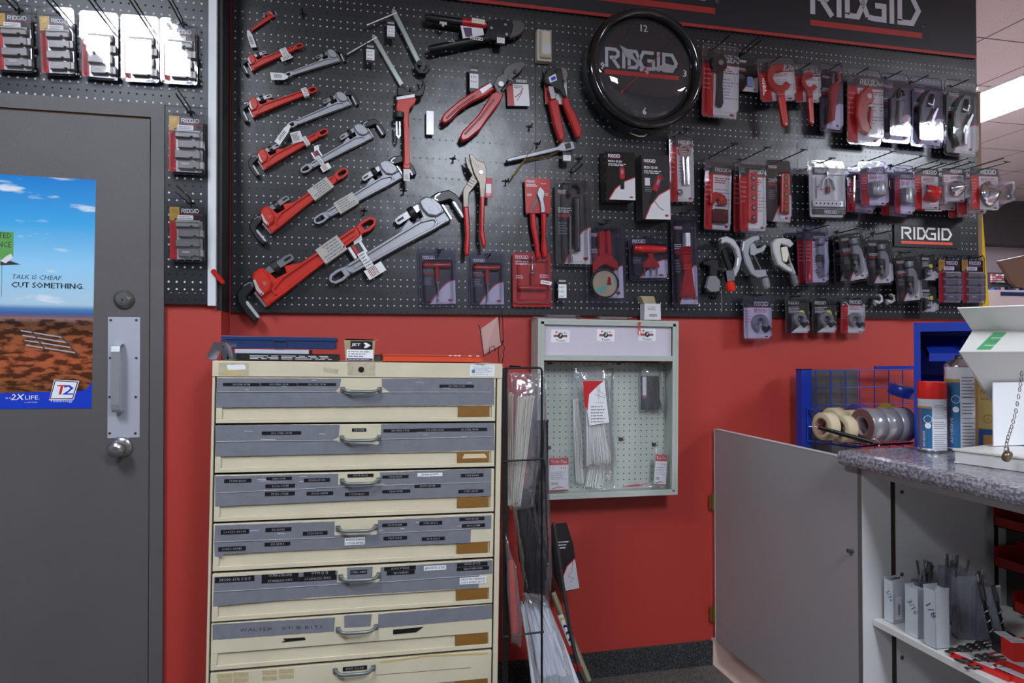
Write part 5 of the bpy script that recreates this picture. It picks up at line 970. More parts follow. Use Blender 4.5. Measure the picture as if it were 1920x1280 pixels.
Cutter('d', 'pale grey and cream tubing cutter, rightmost of the loose cutters', -.055, (1470, 490),
       ([(1453, 448), (1466, 446), (1480, 450), (1486, 458), (1480, 464), (1470, 460), (1462, 458), (1460, 466), (1464, 490), (1476, 500), (1487, 503), (1484, 512), (1470, 506), (1456, 496), (1448, 474), (1446, 456)], mat('pale_enamel', (190, 190, 188), .35)),
       [('scale_insert', 'poly', ([(1463, 464), (1474, 462), (1478, 478), (1474, 492), (1467, 490)], -.004, .006), mat('cream', (206, 196, 168))), ('screw_shaft', 'cyl', ((1474, 462), (1486, 512), .006), STEEL), ('slide', 'cyl', ((1479, 494), (1487, 514), .013), ALU), ('knob', 'knob', ((1486, 514), (1492, 536), .017), STEEL)])
hook(1340, 455, -.03, 'black peg hook carrying the silver tubing cutter', .08); hook(1338, 560, -.02, 'empty black peg hook under the upside down cutter', .04, group='empty peg hooks'); hook(1420, 450, -.03, 'black peg hook carrying the grey C-frame cutter', .05); hook(1478, 455, -.04, 'black peg hook carrying the pale grey cutter', .10)
t = thing('steel_pin', 'thin steel pin hanging under the orange knob', 'pin', at(1353, 566, -.03)); b = MB(); b.cyl((0, -.045, 0), (0, .045, 0), .0025, STEEL, 8); b.cyl((0, .045, 0), (0, .056, 0), .004, STEEL, 8); b.build('pin_shaft', t)
# packed tube cutters
pack((1493, 428), (1538, 426), (1494, 536), -.035, 'purple tinted pack peeking out behind the first packed tube cutter', 'column', None, 'tool_pack', 'packaged tube cutter', bl=BLI2, seed=70, cx=(.04, .04), cy=(.04, .06))
pack((1509, 424), (1551, 424), (1508, 534), -.08, 'purple tinted pack with a grey tube cutter, first of the packed cutters', 'column', mini_cutter, 'tool_pack', 'packaged tube cutter', bl=BLI2, seed=71, x=.12, cx=(.05, .05), cy=(.04, .1))
pack((1558, 436), (1598, 438), (1566, 530), -.03, 'dark pack hidden behind the strongly tilted tube cutter pack', 'swoosh', None, 'tool_pack', 'packaged tube cutter', seed=72, cx=(.04, .04), cy=(.04, .06))
pack((1567, 428), (1611, 424), (1584, 531), -.08, 'tilted clear pack with a grey tube cutter, full of reflections', 'swoosh', mini_cutter, 'tool_pack', 'packaged tube cutter', seed=73, x=.05, cx=(.05, .05), cy=(.04, .12))
pack((1621, 438), (1668, 438), (1626, 535), -.05, 'clear pack with a grey tube cutter left of the logo plate', 'swoosh', mini_cutter, 'tool_pack', 'packaged tube cutter', seed=75, x=.05, cx=(.05, .05), cy=(.04, .12))
pack((1673, 472), (1718, 468), (1682, 570), -.05, 'tilted clear pack with a grey tube cutter below the logo plate', 'swoosh', mini_cutter, 'tool_pack', 'packaged tube cutter', seed=77, x=.05, cx=(.05, .05), cy=(.04, .12))
def fitting(t, W, H):
    b = MB(); b.box(-.22*W, -.26*H, .004, .24*W, -.20*H, .02, SILV); b.box(-.04*W, -.36*H, .004, .06*W, -.08*H, .022, SILV); b.box(-.3*W, -.36*H, .002, -.1*W, -.05*H, .012, GUN); b.build('wheel_set', t)
pack((1725, 478), (1753, 478), (1725, 527), -.05, 'small clear pack with spare wheels, the upper of two', 'black', fitting, 'parts_pack', 'packaged parts', seed=79, cx=(.04, .04), cy=(.04, .04), dome=(-.36, .44, -.44, .08))
pack((1725, 538), (1754, 538), (1725, 586), -.05, 'small clear pack with spare wheels, the lower of two', 'black', fitting, 'parts_pack', 'packaged parts', seed=80, cx=(.04, .04), cy=(.04, .04), dome=(-.36, .44, -.44, .08))
def ringcut(t, W, H, m_=None):
    b = MB(); m_ = m_ or ALU; b.X = Matrix.Translation((.04*W, -.12*H, .012)); b.stroke([(.20*W*math.cos(math.radians(a)), .20*W*math.sin(math.radians(a))) for a in range(-40, 271, 20)], .14*W, -.008, .012, m_, False, .003); b.build('ring_body', t); b = MB(); b.cyl((-.02*W, -.12*H, .006), (-.02*W, -.12*H, .02), .06*W, STEEL, 12); b.cyl((.2*W, -.28*H, .012), (.34*W, -.2*H, .012), .10*W, DKST, 12); b.build('wheel', t)
pack((1392, 553), (1446, 553), (1392, 638), -.03, 'clear pack with a large round cutter hanging below the board edge', 'header', ringcut, 'tool_pack', 'packaged tube cutter', bl=BLI2, seed=81, cx=(.05, .05), cy=(.04, .12))
pack((1469, 552), (1513, 554), (1474, 626), -.03, 'tilted clear pack with a ring cutter and yellow dot', 'black', ringcut, 'tool_pack', 'packaged tube cutter', seed=83, cx=(.05, .05), cy=(.04, .10))
pack((1521, 558), (1566, 558), (1521, 625), -.03, 'black carded pack with a mini cutter and yellow dot', 'black', ringcut, 'tool_pack', 'packaged tube cutter', seed=85, cx=(.03, .03), cy=(.02, .05))
pack((1576, 557), (1620, 557), (1574, 626), -.03, 'red and white carded pack with a mini cutter, last below the board edge', 'column', ringcut, 'tool_pack', 'packaged tube cutter', seed=87, cx=(.03, .03), cy=(.02, .05))
for u, v, ln, lb in ((1531, 428, .12, 'purple tinted tube cutter pack'), (1592, 432, .09, 'strongly tilted tube cutter pack'), (1646, 438, .12, 'cutter pack left of the logo plate'), (1698, 474, .06, 'cutter pack below the logo plate'), (1738, 480, .07, 'upper spare wheel pack'), (1420, 554, .07, 'large round cutter pack'), (1491, 556, .07, 'ring cutter pack with reflections'), (1544, 560, .05, 'black carded mini cutter'), (1598, 560, .08, 'red and white carded mini cutter')):
    hook(u, v, -.03 if u not in (1531, 1592) else -.08, 'black peg hook carrying the '+lb, ln+(.04 if u in (1531, 1592) else 0), tbar=(u in (1420, 1491)), tipup=0)
for i, (u, v) in enumerate(((1644, 564), (1667, 563))):
    t = thing('mini_tube_cutter', 'tiny loose steel tube cutter hanging low on the board, the '+('left' if i == 0 else 'right')+' one', 'tube cutter', at(u, v, -.03, .35)); b = MB()
    b.prism([(-.018, .0), (.0, -.016), (.026, -.012), (.030, .014), (.020, .026), (.012, .022), (.018, .008), (.004, -.002), (-.008, .008)], -.009, .010, SILV, .002); b.build('frame', t); b = MB(); b.lathe([(.008, 0), (.012, .004), (.012, .014), (.006, .016)], STEEL, (-.014, -.004, 0), (-.9, -.35, 0), 12, False); b.build('knob', t); b = MB(); b.cyl((.006, .006, -.006), (.006, .006, .012), .008, DKST, 10); b.build('wheel', t)
# logo plate
M_, W, H = quadframe((1676, 421), (1799, 424), (1676, 463), -.004); t = thing('logo_plate', 'small black plate with a large white logo and orange bar', 'sign', M_)
b = MB(); b.box(-W/2, -H/2, 0, W/2, H/2, .003, mat('plate_black', (34, 34, 38), .3)); b.logo(-W*.40, -H*.16, W*.78, mat('logo_bright', (232, 230, 226), .4), .0034, h=H*.56); b.rect(-W*.40, -H*.36, W*.38, -H*.24, .0034, mat('logo_orange', (226, 72, 50), .4)); b.build('plate', t)
# ================================================================ beige drawer cabinet (leans about one degree)
YC = -.46; LEAN = -.0175
CRM = mat('cream_enamel', (206, 196, 170), .42, 0, .08, 60, var=.10, vscale=9); CRMD = mat('cream_shadow_gap', (28, 18, 14), .8); TAPE = mat('duct_tape', (118, 120, 128), .36, .0, .22, 90, var=.14, vscale=30, spec=.6)
BRN = mat('brown_card', (132, 92, 34), .45, var=.15, vscale=12); LBL = mat('label_black', (18, 18, 22), .35); LBW = mat('label_white', (222, 224, 228), .5); HST = mat('handle_steel', (122, 128, 128), .38, .55, .15, 60)
cM = at(664, 679, YC, LEAN); cI = cM.inverted()
def cq(px, py):
    q = cI @ Vector(tuple(PY(px, py, YC))); return (q.x, q.y)
xl, xr = cq(396, 1000)[0], cq(932, 1000)[0]
xl = (cq(404, 690)[0]+cq(380, 1270)[0])/2; xr = (cq(940, 690)[0]+cq(935, 1270)[0])/2
ytop = cq(664, 679)[1]
cab = thing('drawer_cabinet', 'beige steel parts cabinet with seven drawers patched with grey duct tape', 'cabinet', cM)
ix0 = (cq(404, 720)[0]+cq(395, 1250)[0])/2; ix1 = (cq(928, 720)[0]+cq(924, 1250)[0])/2
yb = -1.31; Dp = .42
b = MB(); b.box(xl, yb, -Dp, xl+.002, ytop, 0, CRM); b.box(xr-.002, yb, -Dp, xr, ytop, 0, CRM); b.box(xl, yb, -Dp, xr, ytop, -Dp+.004, CRM); b.box(xl, ytop-.004, -Dp, xr, ytop, 0, CRM)
b.box(xl, yb, -.03, ix0-.004, ytop, 0, CRM); b.box(ix1+.004, yb, -.03, xr, ytop, 0, CRM); b.box(ix0-.004, yb, -.035, ix1+.004, ytop, -.025, CRMD); b.build('body', cab, .002)
rail = cq(664, 707)[1]
b = MB(); b.box(xl, rail, -.02, xr, ytop+.0004, .0035, CRM); b.build('top_rail', cab, .0015)
def c4(u, v): return cq(380+u/3.3103, 580+v/3.3103)
def c5(u, v): return cq(380+u/3.3103, 894+v/3.3103)
b = MB(); z = .004; P = [c4(100, 330), c4(290, 332), c4(288, 412), c4(100, 408)]; b.flat(P, z, mat('torn_label', (186, 176, 150), .6, var=.25, vscale=60)); b.flat([c4(150, 345), c4(255, 340), c4(268, 350), c4(268, 372), c4(160, 375)], z+.0003, LBW); b.flat([c4(120, 380), c4(255, 380), c4(255, 402), c4(125, 402)], z+.0003, mat('glue_yellow', (190, 168, 110), .6)); b.build('torn_label', cab)
b = MB(); b.flat([c4(898, 328), c4(1072, 332), c4(1070, 412), c4(898, 408)], z, mat('torn_label', (186, 176, 150))); x, y_ = c4(984, 373); b.flat(circ(x, y_, .0095, 20), z+.0006, mat('hole_black', (8, 6, 6), .9)); b.build('lock_hole_label', cab)
b = MB(); b.flat([c4(750, 358), c4(845, 372), c4(838, 402), c4(750, 386)], z, mat('torn_label', (186, 176, 150))); b.build('glue_mark', cab)
b = MB(); P = [c4(1660, 345), c4(1690, 335), c4(1812, 348), c4(1810, 415), c4(1658, 410)]; b.prism(P, z-.001, z+.0004, LBW); x0, y0 = c4(1675, 405); x1, y1 = c4(1800, 352); b.lines(x0, y0, x1, y1, 6, GTXT, z+.0006, 7, .35); b.flat([c4(1668, 375), c4(1685, 370), c4(1688, 393), c4(1668, 395)], z+.0006, mat('label_blue', (90, 140, 170), .5)); b.flat([c4(1672, 340), c4(1700, 338), c4(1760, 342), c4(1740, 346)], z+.0006, DKST); b.build('instruction_label', cab)
# drawer fronts: (top-left, bottom-left, top-right, bottom-right) rows of the photo
rows = [((707, 795), (706, 789)), ((797, 887.5), (792, 874.6)), ((890.6, 981), (877.6, 957.4)), ((982.5, 1071.6), (961, 1044.5)), ((1075, 1166.8), (1047.5, 1130)), ((1169, 1258), (1132.7, 1214)), ((1261, 1352), (1218, 1300))]
LABC = ['1/8 to 1/4 steel stub drawer front, topmost']
cards_ = [(c4, 1585, 600, 1780, 663), (c4, 1580, 877, 1777, 945), (c4, 1580, 1160, 1775, 1227), (c5, 1577, 398, 1770, 475), (c5, 1573, 683, 1770, 760), (c5, 1568, 965, 1767, 1047), (c5, 1568, 1250, 1765, 1340)]
slots = [(120, 606, 684), (113, 905, 985), (105, 1216, 1295), (100, 490, 555, 1), (95, 805, 868, 1), (88, 1093, 1168, 1), (84, 1400, 1470, 1)]
hy = [(c4, 860, 1108, 496), (c4, 856, 1104, 796), (c4, 858, 1100, 1060), (c5, 832, 1085, 312), (c5, 848, 1102, 612), (c5, 832, 1085, 935), (c5, 815, 1068, 1190)]
tapes = [[(c4, [(90, 425), (860, 430), (852, 478), (820, 515), (900, 522), (1060, 522), (1165, 515), (1112, 478), (1112, 430), (1808, 426), (1810, 540), (1808, 592), (1000, 600), (80, 608)])],
         [(c4, [(78, 718), (850, 715), (846, 790), (805, 812), (850, 822), (1090, 838), (1106, 790), (1108, 712), (1808, 702), (1810, 872), (80, 912)])],
         [(c4, [(78, 1034), (842, 1018), (840, 1088), (1145, 1086), (1102, 1076), (1100, 1010), (1792, 986), (1790, 1155), (900, 1185), (78, 1222)])],
         [(c5, [(78, 300), (820, 275), (818, 362), (1082, 356), (1088, 268), (1792, 236), (1790, 320), (1665, 326), (1662, 410), (1300, 420), (500, 458), (130, 480), (120, 498), (75, 492), (72, 405)])],
         [(c5, [(72, 620), (838, 580), (834, 652), (1098, 650), (1105, 560), (1798, 515), (1796, 600), (1715, 605), (1712, 690), (1520, 697), (700, 745), (65, 802)]), (c5, [(895, 562), (1055, 556), (1052, 628), (898, 632)])],
         [(c5, [(62, 915), (822, 870), (815, 958), (62, 1010)]), (c5, [(878, 860), (1050, 850), (1042, 925), (880, 935)]), (c5, [(1090, 850), (1797, 792), (1795, 878), (1088, 937)])], []]
seams = [(c4, [(90, 515), (850, 512), ], [(1120, 516), (1790, 516)]), (c4, [(80, 822), (840, 815)], [(1110, 808), (1800, 792)]), (c4, [(80, 1142), (900, 1102)], [(900, 1102), (1790, 1072)]), (c5, [(75, 405), (820, 378)], [(1085, 352), (1660, 325)]), (c5, [(72, 715), (840, 668)], [(1100, 655), (1710, 612)]), None, None]
L_ = [[(127, 455, 355, 475, '1/8 STEEL STUB', 0), (362, 455, 585, 475, '5/32 STEEL STUB', 0), (590, 455, 828, 474, '3/16 STEEL STUB', 0), (1470, 465, 1682, 486, '1/4 STEEL STUB', 0)],
      [(367, 755, 612, 777, '5/16 STEEL STUB', 0), (927, 736, 1016, 757, '3/8 STUB', 0), (1122, 740, 1330, 762, '3/8 STEEL STUB', 0), (1330, 736, 1548, 757, '7/16 STEEL STUB', 0), (1548, 733, 1765, 755, '1/2 STEEL STUB', 0)],
      [(135, 1050, 303, 1074, 'E1240-33165', 0), (395, 1038, 553, 1058, 'E702-33210', 0), (390, 1082, 574, 1106, 'E2156-74730', 0), (387, 1130, 572, 1155, 'E2157-74735', 0), (628, 1046, 790, 1070, 'E2558-33170', 0), (645, 1128, 810, 1152, 'E2155-74720', 0), (900, 1018, 1060, 1040, 'E5272-33155', 0), (883, 1132, 1032, 1156, 'E1525/36397', 0), (1115, 1027, 1277, 1047, 'E4546-33190', 0), (1115, 1117, 1288, 1138, 'E3469-33185', 0), (1333, 1012, 1487, 1036, 'E3458-#74974', 1), (1315, 1082, 1476, 1106, 'E5299-33180', 0), (1602, 1016, 1742, 1040, 'F158-33160', 0), (1587, 1115, 1742, 1138, 'E2191-33175', 0)],
      [(113, 324, 288, 353, 'E1032S-44190', 0), (98, 430, 268, 458, 'E1032-44185', 0), (390, 312, 551, 338, 'F3-33105', 0), (385, 403, 543, 427, 'F3S-33110', 0), (622, 335, 775, 360, 'F229-33125', 0), (882, 373, 1006, 422, "47555'2 E-4096|CUTTER WHEEL", 1), (1115, 285, 1268, 307, 'F367S-33150', 0), (1122, 366, 1268, 390, 'F367-33145', 0), (1345, 272, 1486, 297, 'F383-33155', 0), (1360, 370, 1502, 393, 'F119-33115', 0), (1593, 247, 1748, 270, 'F515-33120', 0), (1608, 288, 1752, 312, 'F514-33100', 0)],
      [(78, 615, 321, 650, '38100-65R DIES', 0), (367, 598, 595, 626, '47785-(1/2-3/4)', 0), (367, 626, 595, 653, 'STAINLESS DIES', 0), (627, 583, 824, 611, '47790-(1-2)', 0), (598, 612, 830, 642, 'STAINLESS DIES', 0), (917, 574, 1020, 602, '67807-DIES', 0), (1127, 552, 1322, 578, '67812 1"DIES', 0), (1143, 578, 1315, 605, 'TITANIUM', 0), (1373, 548, 1510, 578, '#ASSORTED SS DIES', 1), (1578, 528, 1767, 553, '50365-(1"-2")', 0), (1577, 554, 1776, 578, 'GROOVIN DIES', 0), (1595, 618, 1760, 664, 'DIES F/TS4 THREADER|2-1/2-4 #3.38/2, #26192', 1)],
      [(490, 998, 640, 1018, '', 0), (1183, 938, 1370, 968, '', 0)], [(870, 1172, 1020, 1198, '47895 1/2 DIE', 0)]]
for k, ((l0, l1), (r0, r1)) in enumerate(rows):
    yt = (cq(402, l0)[1]+cq(926, r0)[1])/2; ybm = (cq(398, l1)[1]+cq(924, r1)[1])/2
    dw = bpy.data.objects.new('drawer', None); S.collection.objects.link(dw); dw.parent = cab; dw.empty_display_size = .02
    fn = c5 if len(slots[k]) > 3 else c4; sx0 = fn(slots[k][0], slots[k][1])[0]; sx1 = ix1-.013
    sy0 = ybm+.0145; sy1 = ybm+.052
    b = MB(); a = .0012
    b.box(ix0+a, sy1, -.02, ix1-a, yt-a, 0, CRM); b.box(ix0+a, ybm+a, -.02, ix1-a, sy0, 0, CRM); b.box(ix0+a, sy0, -.02, sx0, sy1, 0, CRM); b.box(sx1, sy0, -.02, ix1-a, sy1, 0, CRM); b.box(sx0, sy0, -.02, sx1, sy1, -.0065, CRM)
    b.build('drawer_front', dw, .001)
    fn, u0, v0, u1, v1 = cards_[k]; x0 = fn(u0, v1)[0]; x1 = fn(u1, v1)[0]
    b = MB(); b.box(x0, sy0+.001, -.0065, min(x1, sx1), sy1+.003 if k in (3, 4) else sy1-.001, -.0015, BRN); 
    if k == 1: b.prism([fn(1612, 925), fn(1625, 897), fn(1750, 895), fn(1765, 918), fn(1755, 922)], -.0015, -.001, mat('masking_tape', (206, 190, 156), .6))
    b.build('slot_card', dw)
    if tapes[k]:
        for j, (fn, pts) in enumerate(tapes[k]):
            P = [fn(*p) for p in pts]; b = MB(); R_ = random.Random(k*7+j); PP = []
            for i in range(len(P)):
                p, q = P[i], P[(i+1) % len(P)]; n = max(1, int(math.hypot(q[0]-p[0], q[1]-p[1])/.012))
                for s_ in range(n): t_ = s_/n; PP.append((p[0]+(q[0]-p[0])*t_, p[1]+(q[1]-p[1])*t_+(R_.random()-.5)*.0014*(0 if s_ == 0 else 1)))
            b.prism(PP, .0, .0009, TAPE)
            if j == 0 and seams[k]:
                for sg in seams[k][1:]:
                    b.stroke([seams[k][0](*p) for p in sg], .0012, .0009, .0014, GUN)
                    b.stroke([(lambda q: (q[0], q[1]+.0016))(seams[k][0](*p)) for p in sg], .0008, .0009, .0016, LTXT)
            for s_ in range(9):
                q = PP[R_.randrange(len(PP))]; x = q[0]*.8; y_ = yt-.012-R_.random()*.035
                if (fn is c4 or fn is c5) and abs(x) > .08 and len(tapes[k]) == 1: l = .01+.02*R_.random(); b.stroke([(x, y_), (x+l*.5, y_+.0012), (x+l, y_-.0005)], .0011, .0009, .0017, LTXT)
            b.build('duct_tape', dw)
    fn, u0, u1, v = hy[k]; (xa, ya), (xb_, yb_) = fn(u0, v), fn(u1, v); yy = (ya+yb_)/2; ya = yy
    b = MB(); e = .0072
    for x in (xa+e*.6, xb_-e*.6):
        b.prism(rrect(x-e, yy-.0105, x+e, yy+.0085, .002), .0008, .0035, HST, .0008)
        for dy in (-.006, .005): b.cyl((x, yy+dy, .0035), (x, yy+dy, .0048), .0022, STEEL, 8)
    b.tube([(xa+.004, yy, .003), (xa+.010, yy-.001, .012), (xa+.018, yy-.0045, .021), (xa+.030, yy-.006, .024), (xb_-.030, yy-.006, .024), (xb_-.018, yy-.0045, .021), (xb_-.010, yy-.001, .012), (xb_-.004, yy, .003)], [.005, .0052, .005, .0056, .0056, .005, .0052, .005], HST, 8)
    b.build('handle', dw)
    for (u0, v0, u1, v1, tx, wh) in L_[k]:
        fn = c4 if k < 3 else c5; x0, y1 = fn(u0, v0); x1, y0 = fn(u1, v1); ym = (fn(u0, (v0+v1)/2)[1], fn(u1, (v0+v1)/2)[1]); sl = 0
        h_ = (v1-v0)/3.3103*.00169*.92; yc = sum(ym)/2; b = MB(); y0, y1 = yc-h_/2, yc+h_/2; zt_ = .0022
        if tx: b.box(x0, y0, .0005, x1, y1, zt_, LBW if wh else LBL)
        else: b.prism([(x0, y0), (x1, y0+.002), (x1-.004, y1), (x0+.004, y1+.001), (x0+.012, (y0+y1)/2)] if k == 5 and u0 < 600 else [(x0, y0), (x0+(x1-x0)*.75, y0+.001), (x1, y1+.002), (x0, y1)], .0005, zt_, LBL)
        if tx:
            ls = tx.split('|'); n = len(ls)
            for i, s_ in enumerate(ls):
                w_ = (x1-x0)*.90; _, _, tw, th = glyphs(s_); hh = h_/n*.56; nat = tw*hh/.72*.95; w2 = min(w_, nat*1.12); 
                for o_ in (0, .0003): b.text(s_, (x0+x1)/2+o_, y1-h_*(i+.5)/n-hh*.5, hh, TXT if wh else LTXT, zt_+.0002, w2, 'c')
        b.build('label_strip', dw)
    if k == 5:
        b = MB(); 
        for s_, u, w_ in (('W', 232, 40), ('A', 280, 30), ('L', 318, 20), ('T', 345, 28), ('E', 378, 24), ('R', 408, 26), ('S', 492, 24), ('T', 522, 30), ('U', 556, 26), ('B', 588, 22), ('B', 636, 24), ('I', 672, 4), ('T', 690, 30), ('S', 728, 16)):
            x, y_ = c5(u, 962-(u-232)*.045); b.text(s_, x, y_+.001, .0095, TXT, .0012, w_/3.3103*.00169, rot=.05)
        b.build('handwriting', dw)
    if k == 6:
        for cl in (((88, 1220, 183, 1250), (190, 1212, 285, 1243), (95, 1253, 183, 1280), (192, 1248, 285, 1276)), ((370, 1200, 460, 1228), (473, 1192, 566, 1220), (370, 1236, 460, 1264), (473, 1226, 566, 1252))):
            b = MB()
            for (u0, v0, u1, v1) in cl: b.flat([c5(u0, v1), c5(u1, v1-4), c5(u1, v0-2), c5(u0, v0)], .0006, mat('glue_residue', (184, 168, 128), .65, var=.2, vscale=80))
            b.build('label_residue', dw)
        b = MB(); b.stroke([c5(1075, 1228), c5(1300, 1210), c5(1665, 1182)], .001, .0005, .0009, GUN); b.stroke([c5(1100, 1150), c5(1400, 1110), c5(1770, 1095)], .006, .0002, .0006, mat('glue_yellow', (190, 168, 110))); b.build('scratch_marks', dw)
# ================================================================ things on the cabinet top
def topz(x, y):  # height of the leaning top at world x
    return cM.translation.z + math.tan(LEAN)*(x-cM.translation.x)+.0035
def onto(px, y): q = PY(px, 679, y); return q[0], topz(q[0], y)
def cbox(name, label, cat, px0, px1, pyt, pyb, y, D, m_, z0=None):
    a = PY(px0, pyb, y); c = PY(px1, pyt, y); zb_ = topz((a[0]+c[0])/2, y) if z0 is None else z0
    t = thing(name, label, cat, frameM((a[0]+c[0])/2, y, zb_, LEAN)); return t, (c[0]-a[0]), c[2]-zb_
NAVY = mat('navy_enamel', (28, 48, 92), .35, 0, .05, 60)
t, W, H = cbox('catalogue_box', 'long flat black box with rows of white print, lowest of the stack on the cabinet', 'box', 425, 635, 663, 679, -.40, .22, BLACK); H0 = H
b = MB(); b.box(-W/2, 0, -.20, W/2, H, 0, BLACK); b.lines(-W*.30, H*.08, W*.46, H*.78, 3, LTXT, .0005, 8, .42); b.lines(-W*.05, H*.82, W*.05, H*.92, 1, OVAL, .0005, 3, .5); b.build('box_body', t)
zz = t.matrix_world.translation.z+H0
t, W, H = cbox('white_slab', 'flat white box between the black box and the blue case', 'box', 440, 579, 655, 664, -.39, .2, WHITE, zz+.001); H = max(H, .012); b = MB(); b.box(-W/2, 0, -.18, W/2, H, 0, mat('slab_white', (176, 182, 196), .5)); b.build('box_body', t, .001); zz2 = zz+.002+H
t, W, H = cbox('metal_case', 'long dark blue metal case lying on top of the stack', 'case', 416, 629, 631, 655, -.385, .2, NAVY, zz2+.002); b = MB(); b.box(-W/2, 0, -.2, W/2, H*.66, 0, NAVY); b.build('case_body', t, .002)
b = MB(); b.box(-W/2-.003, H*.66, -.203, W/2+.003, H, .003, NAVY); b.build('lid', t, .002); b = MB(); b.stroke([(-.018, H*.70), (-.018, H*.1), (-.012, -.002), (.012, -.002), (.018, H*.1), (.018, H*.70)], .002, .004, .0065, GUN); b.box(-.016, H*.62, .003, .016, H*.80, .0045, NAVY); b.build('latch', t)
# folded metal bracket
q = PY(424, 679, -.445); zq = topz(q[0], -.445); t = thing('metal_bracket', 'shiny folded metal bracket standing at the left end of the cabinet top', 'bracket', frameM(q[0], -.445, zq, LEAN) @ Matrix.Rotation(.55, 4, 'Y'))
b = MB(); P0 = [(-.030, 0), (-.0075, .054), (.012, .054), (.024, 0)]
for i in range(3): 
    a, c = P0[i], P0[i+1]; d = Vector((c[0]-a[0], c[1]-a[1])).normalized(); n_ = (-d.y*.0012, d.x*.0012)
    b.add([(a[0], a[1], 0), (c[0], c[1], 0), (c[0], c[1], -.085), (a[0], a[1], -.085), (a[0]-n_[0], a[1]-n_[1], 0), (c[0]-n_[0], c[1]-n_[1], 0), (c[0]-n_[0], c[1]-n_[1], -.085), (a[0]-n_[0], a[1]-n_[1], -.085)], [(0, 1, 2, 3), (7, 6, 5, 4), (0, 4, 5, 1), (2, 6, 7, 3)], CHROME)
b.build('folded_sheet', t)
# cardboard box with picture label
t, W, H = cbox('parts_box', 'small worn cardboard box with a black label and white arrow emblem, flaps open', 'box', 648, 701, 636, 679, -.40, .06, TAG)
KR = mat('worn_cardboard', (168, 150, 118), .75, 0, .1, 60, var=.2, vscale=30); b = MB(); 
P = [(-W/2, 0), (W/2, 0), (W/2+.003, H*.95), (-W/2-.006, H*.96)]; b.prism(P, -.06, 0, KR); b.build('carton', t)
b = MB(); b.add([(-W/2-.006, H*.96, 0), (-W/2-.006, H*.96, -.06), (-W/2-.018, H*.86, -.055), (-W/2-.016, H*.84, -.004)], [(0, 1, 2, 3)], KR); b.add([(W/2+.003, H*.95, 0), (W/2+.003, H*.95, -.06), (W/2+.012, H*1.04, -.05), (W/2+.012, H*.98, -.004)], [(3, 2, 1, 0)], KR); b.add([(-W/2-.004, H*.97, -.06), (W/2, H*.96, -.06), (W/2-.002, H*1.01, -.02), (-W/2-.001, H*1.03, -.02)], [(0, 1, 2, 3)], KR); b.build('flaps', t)
b = MB(); b.rect(-W*.34, H*.54, W*.44, H*.92, .0006, BLACK); b.text('JET', -W*.30, H*.66, H*.12, WHITE, .001, W*.30); b.text('JET', -W*.29, H*.66, H*.12, WHITE, .0011, W*.30); x, y_ = W*.24, H*.725; b.stroke(circ(x, y_, W*.155, 22), .0016, .001, .001, WHITE, True)
b.flat([(x-W*.12, y_+W*.09), (x-W*.02, y_+W*.10), (x+W*.14, y_), (x-W*.02, y_-W*.10), (x-W*.12, y_-W*.09), (x-W*.04, y_)], .0012, WHITE)
b.rect(-W*.47, H*.13, W*.47, H*.52, .0006, WHITE); b.lines(-W*.42, H*.16, W*.42, H*.48, 3, TXT, .001, 4, .3); b.rect(-W*.45, H*.02, W*.45, H*.11, .0006, NAVY); b.lines(-W*.4, H*.04, W*.4, H*.09, 1, LTXT, .001, 3, .5); b.build('front_label', t)
t, W, H = cbox('metal_case', 'low orange-red metal case with chipped paint lying on the cabinet top', 'case', 718, 905, 664, 680, -.38, .2, RED); OR = mat('orange_enamel', (204, 66, 28), .35, 0, .05, 60); H = max(H, .016)
b = MB(); b.box(-W/2, 0, -.2, W/2, H*.72, 0, OR); b.build('case_body', t, .0015); b = MB(); b.box(-W/2-.003, H*.72, -.2, W/2+.003, H, .002, mat('orange_lid', (176, 60, 40), .4)); 
for u in (.28, .33, .37, .48, .56): b.rect(W*(u-.11)-.006, H*.80, W*(u-.11)+.004, H*.93, .0024, WHITE)
b.build('lid', t, .001)
t = thing('crumpled_foil', 'strip of crumpled white tape stuck at the front of the orange case', 'tape', frameM(*[onto(832, -.375)[0], -.375, onto(832, -.375)[1]], 0)); b = MB(); R_ = random.Random(5); P = [(-.032, .002), (-.02, .001), (0, .0), (.02, .001), (.035, .0), (.034, .006), (.02, .005), (0, .009), (-.018, .010), (-.030, .012)]; b.prism(P, 0, .003, LBW, .0008); b.build('tape_strip', t)
t = thing('grey_block', 'small grey metal block between the cardboard box and the orange case', 'block', frameM(onto(709, -.36)[0], -.36, onto(709, -.36)[1])); b = MB(); b.box(-.012, 0, -.05, .012, .018, 0, GUN); b.box(-.012, .018, -.05, .010, .021, 0, DKST); b.build('block', t, .002)
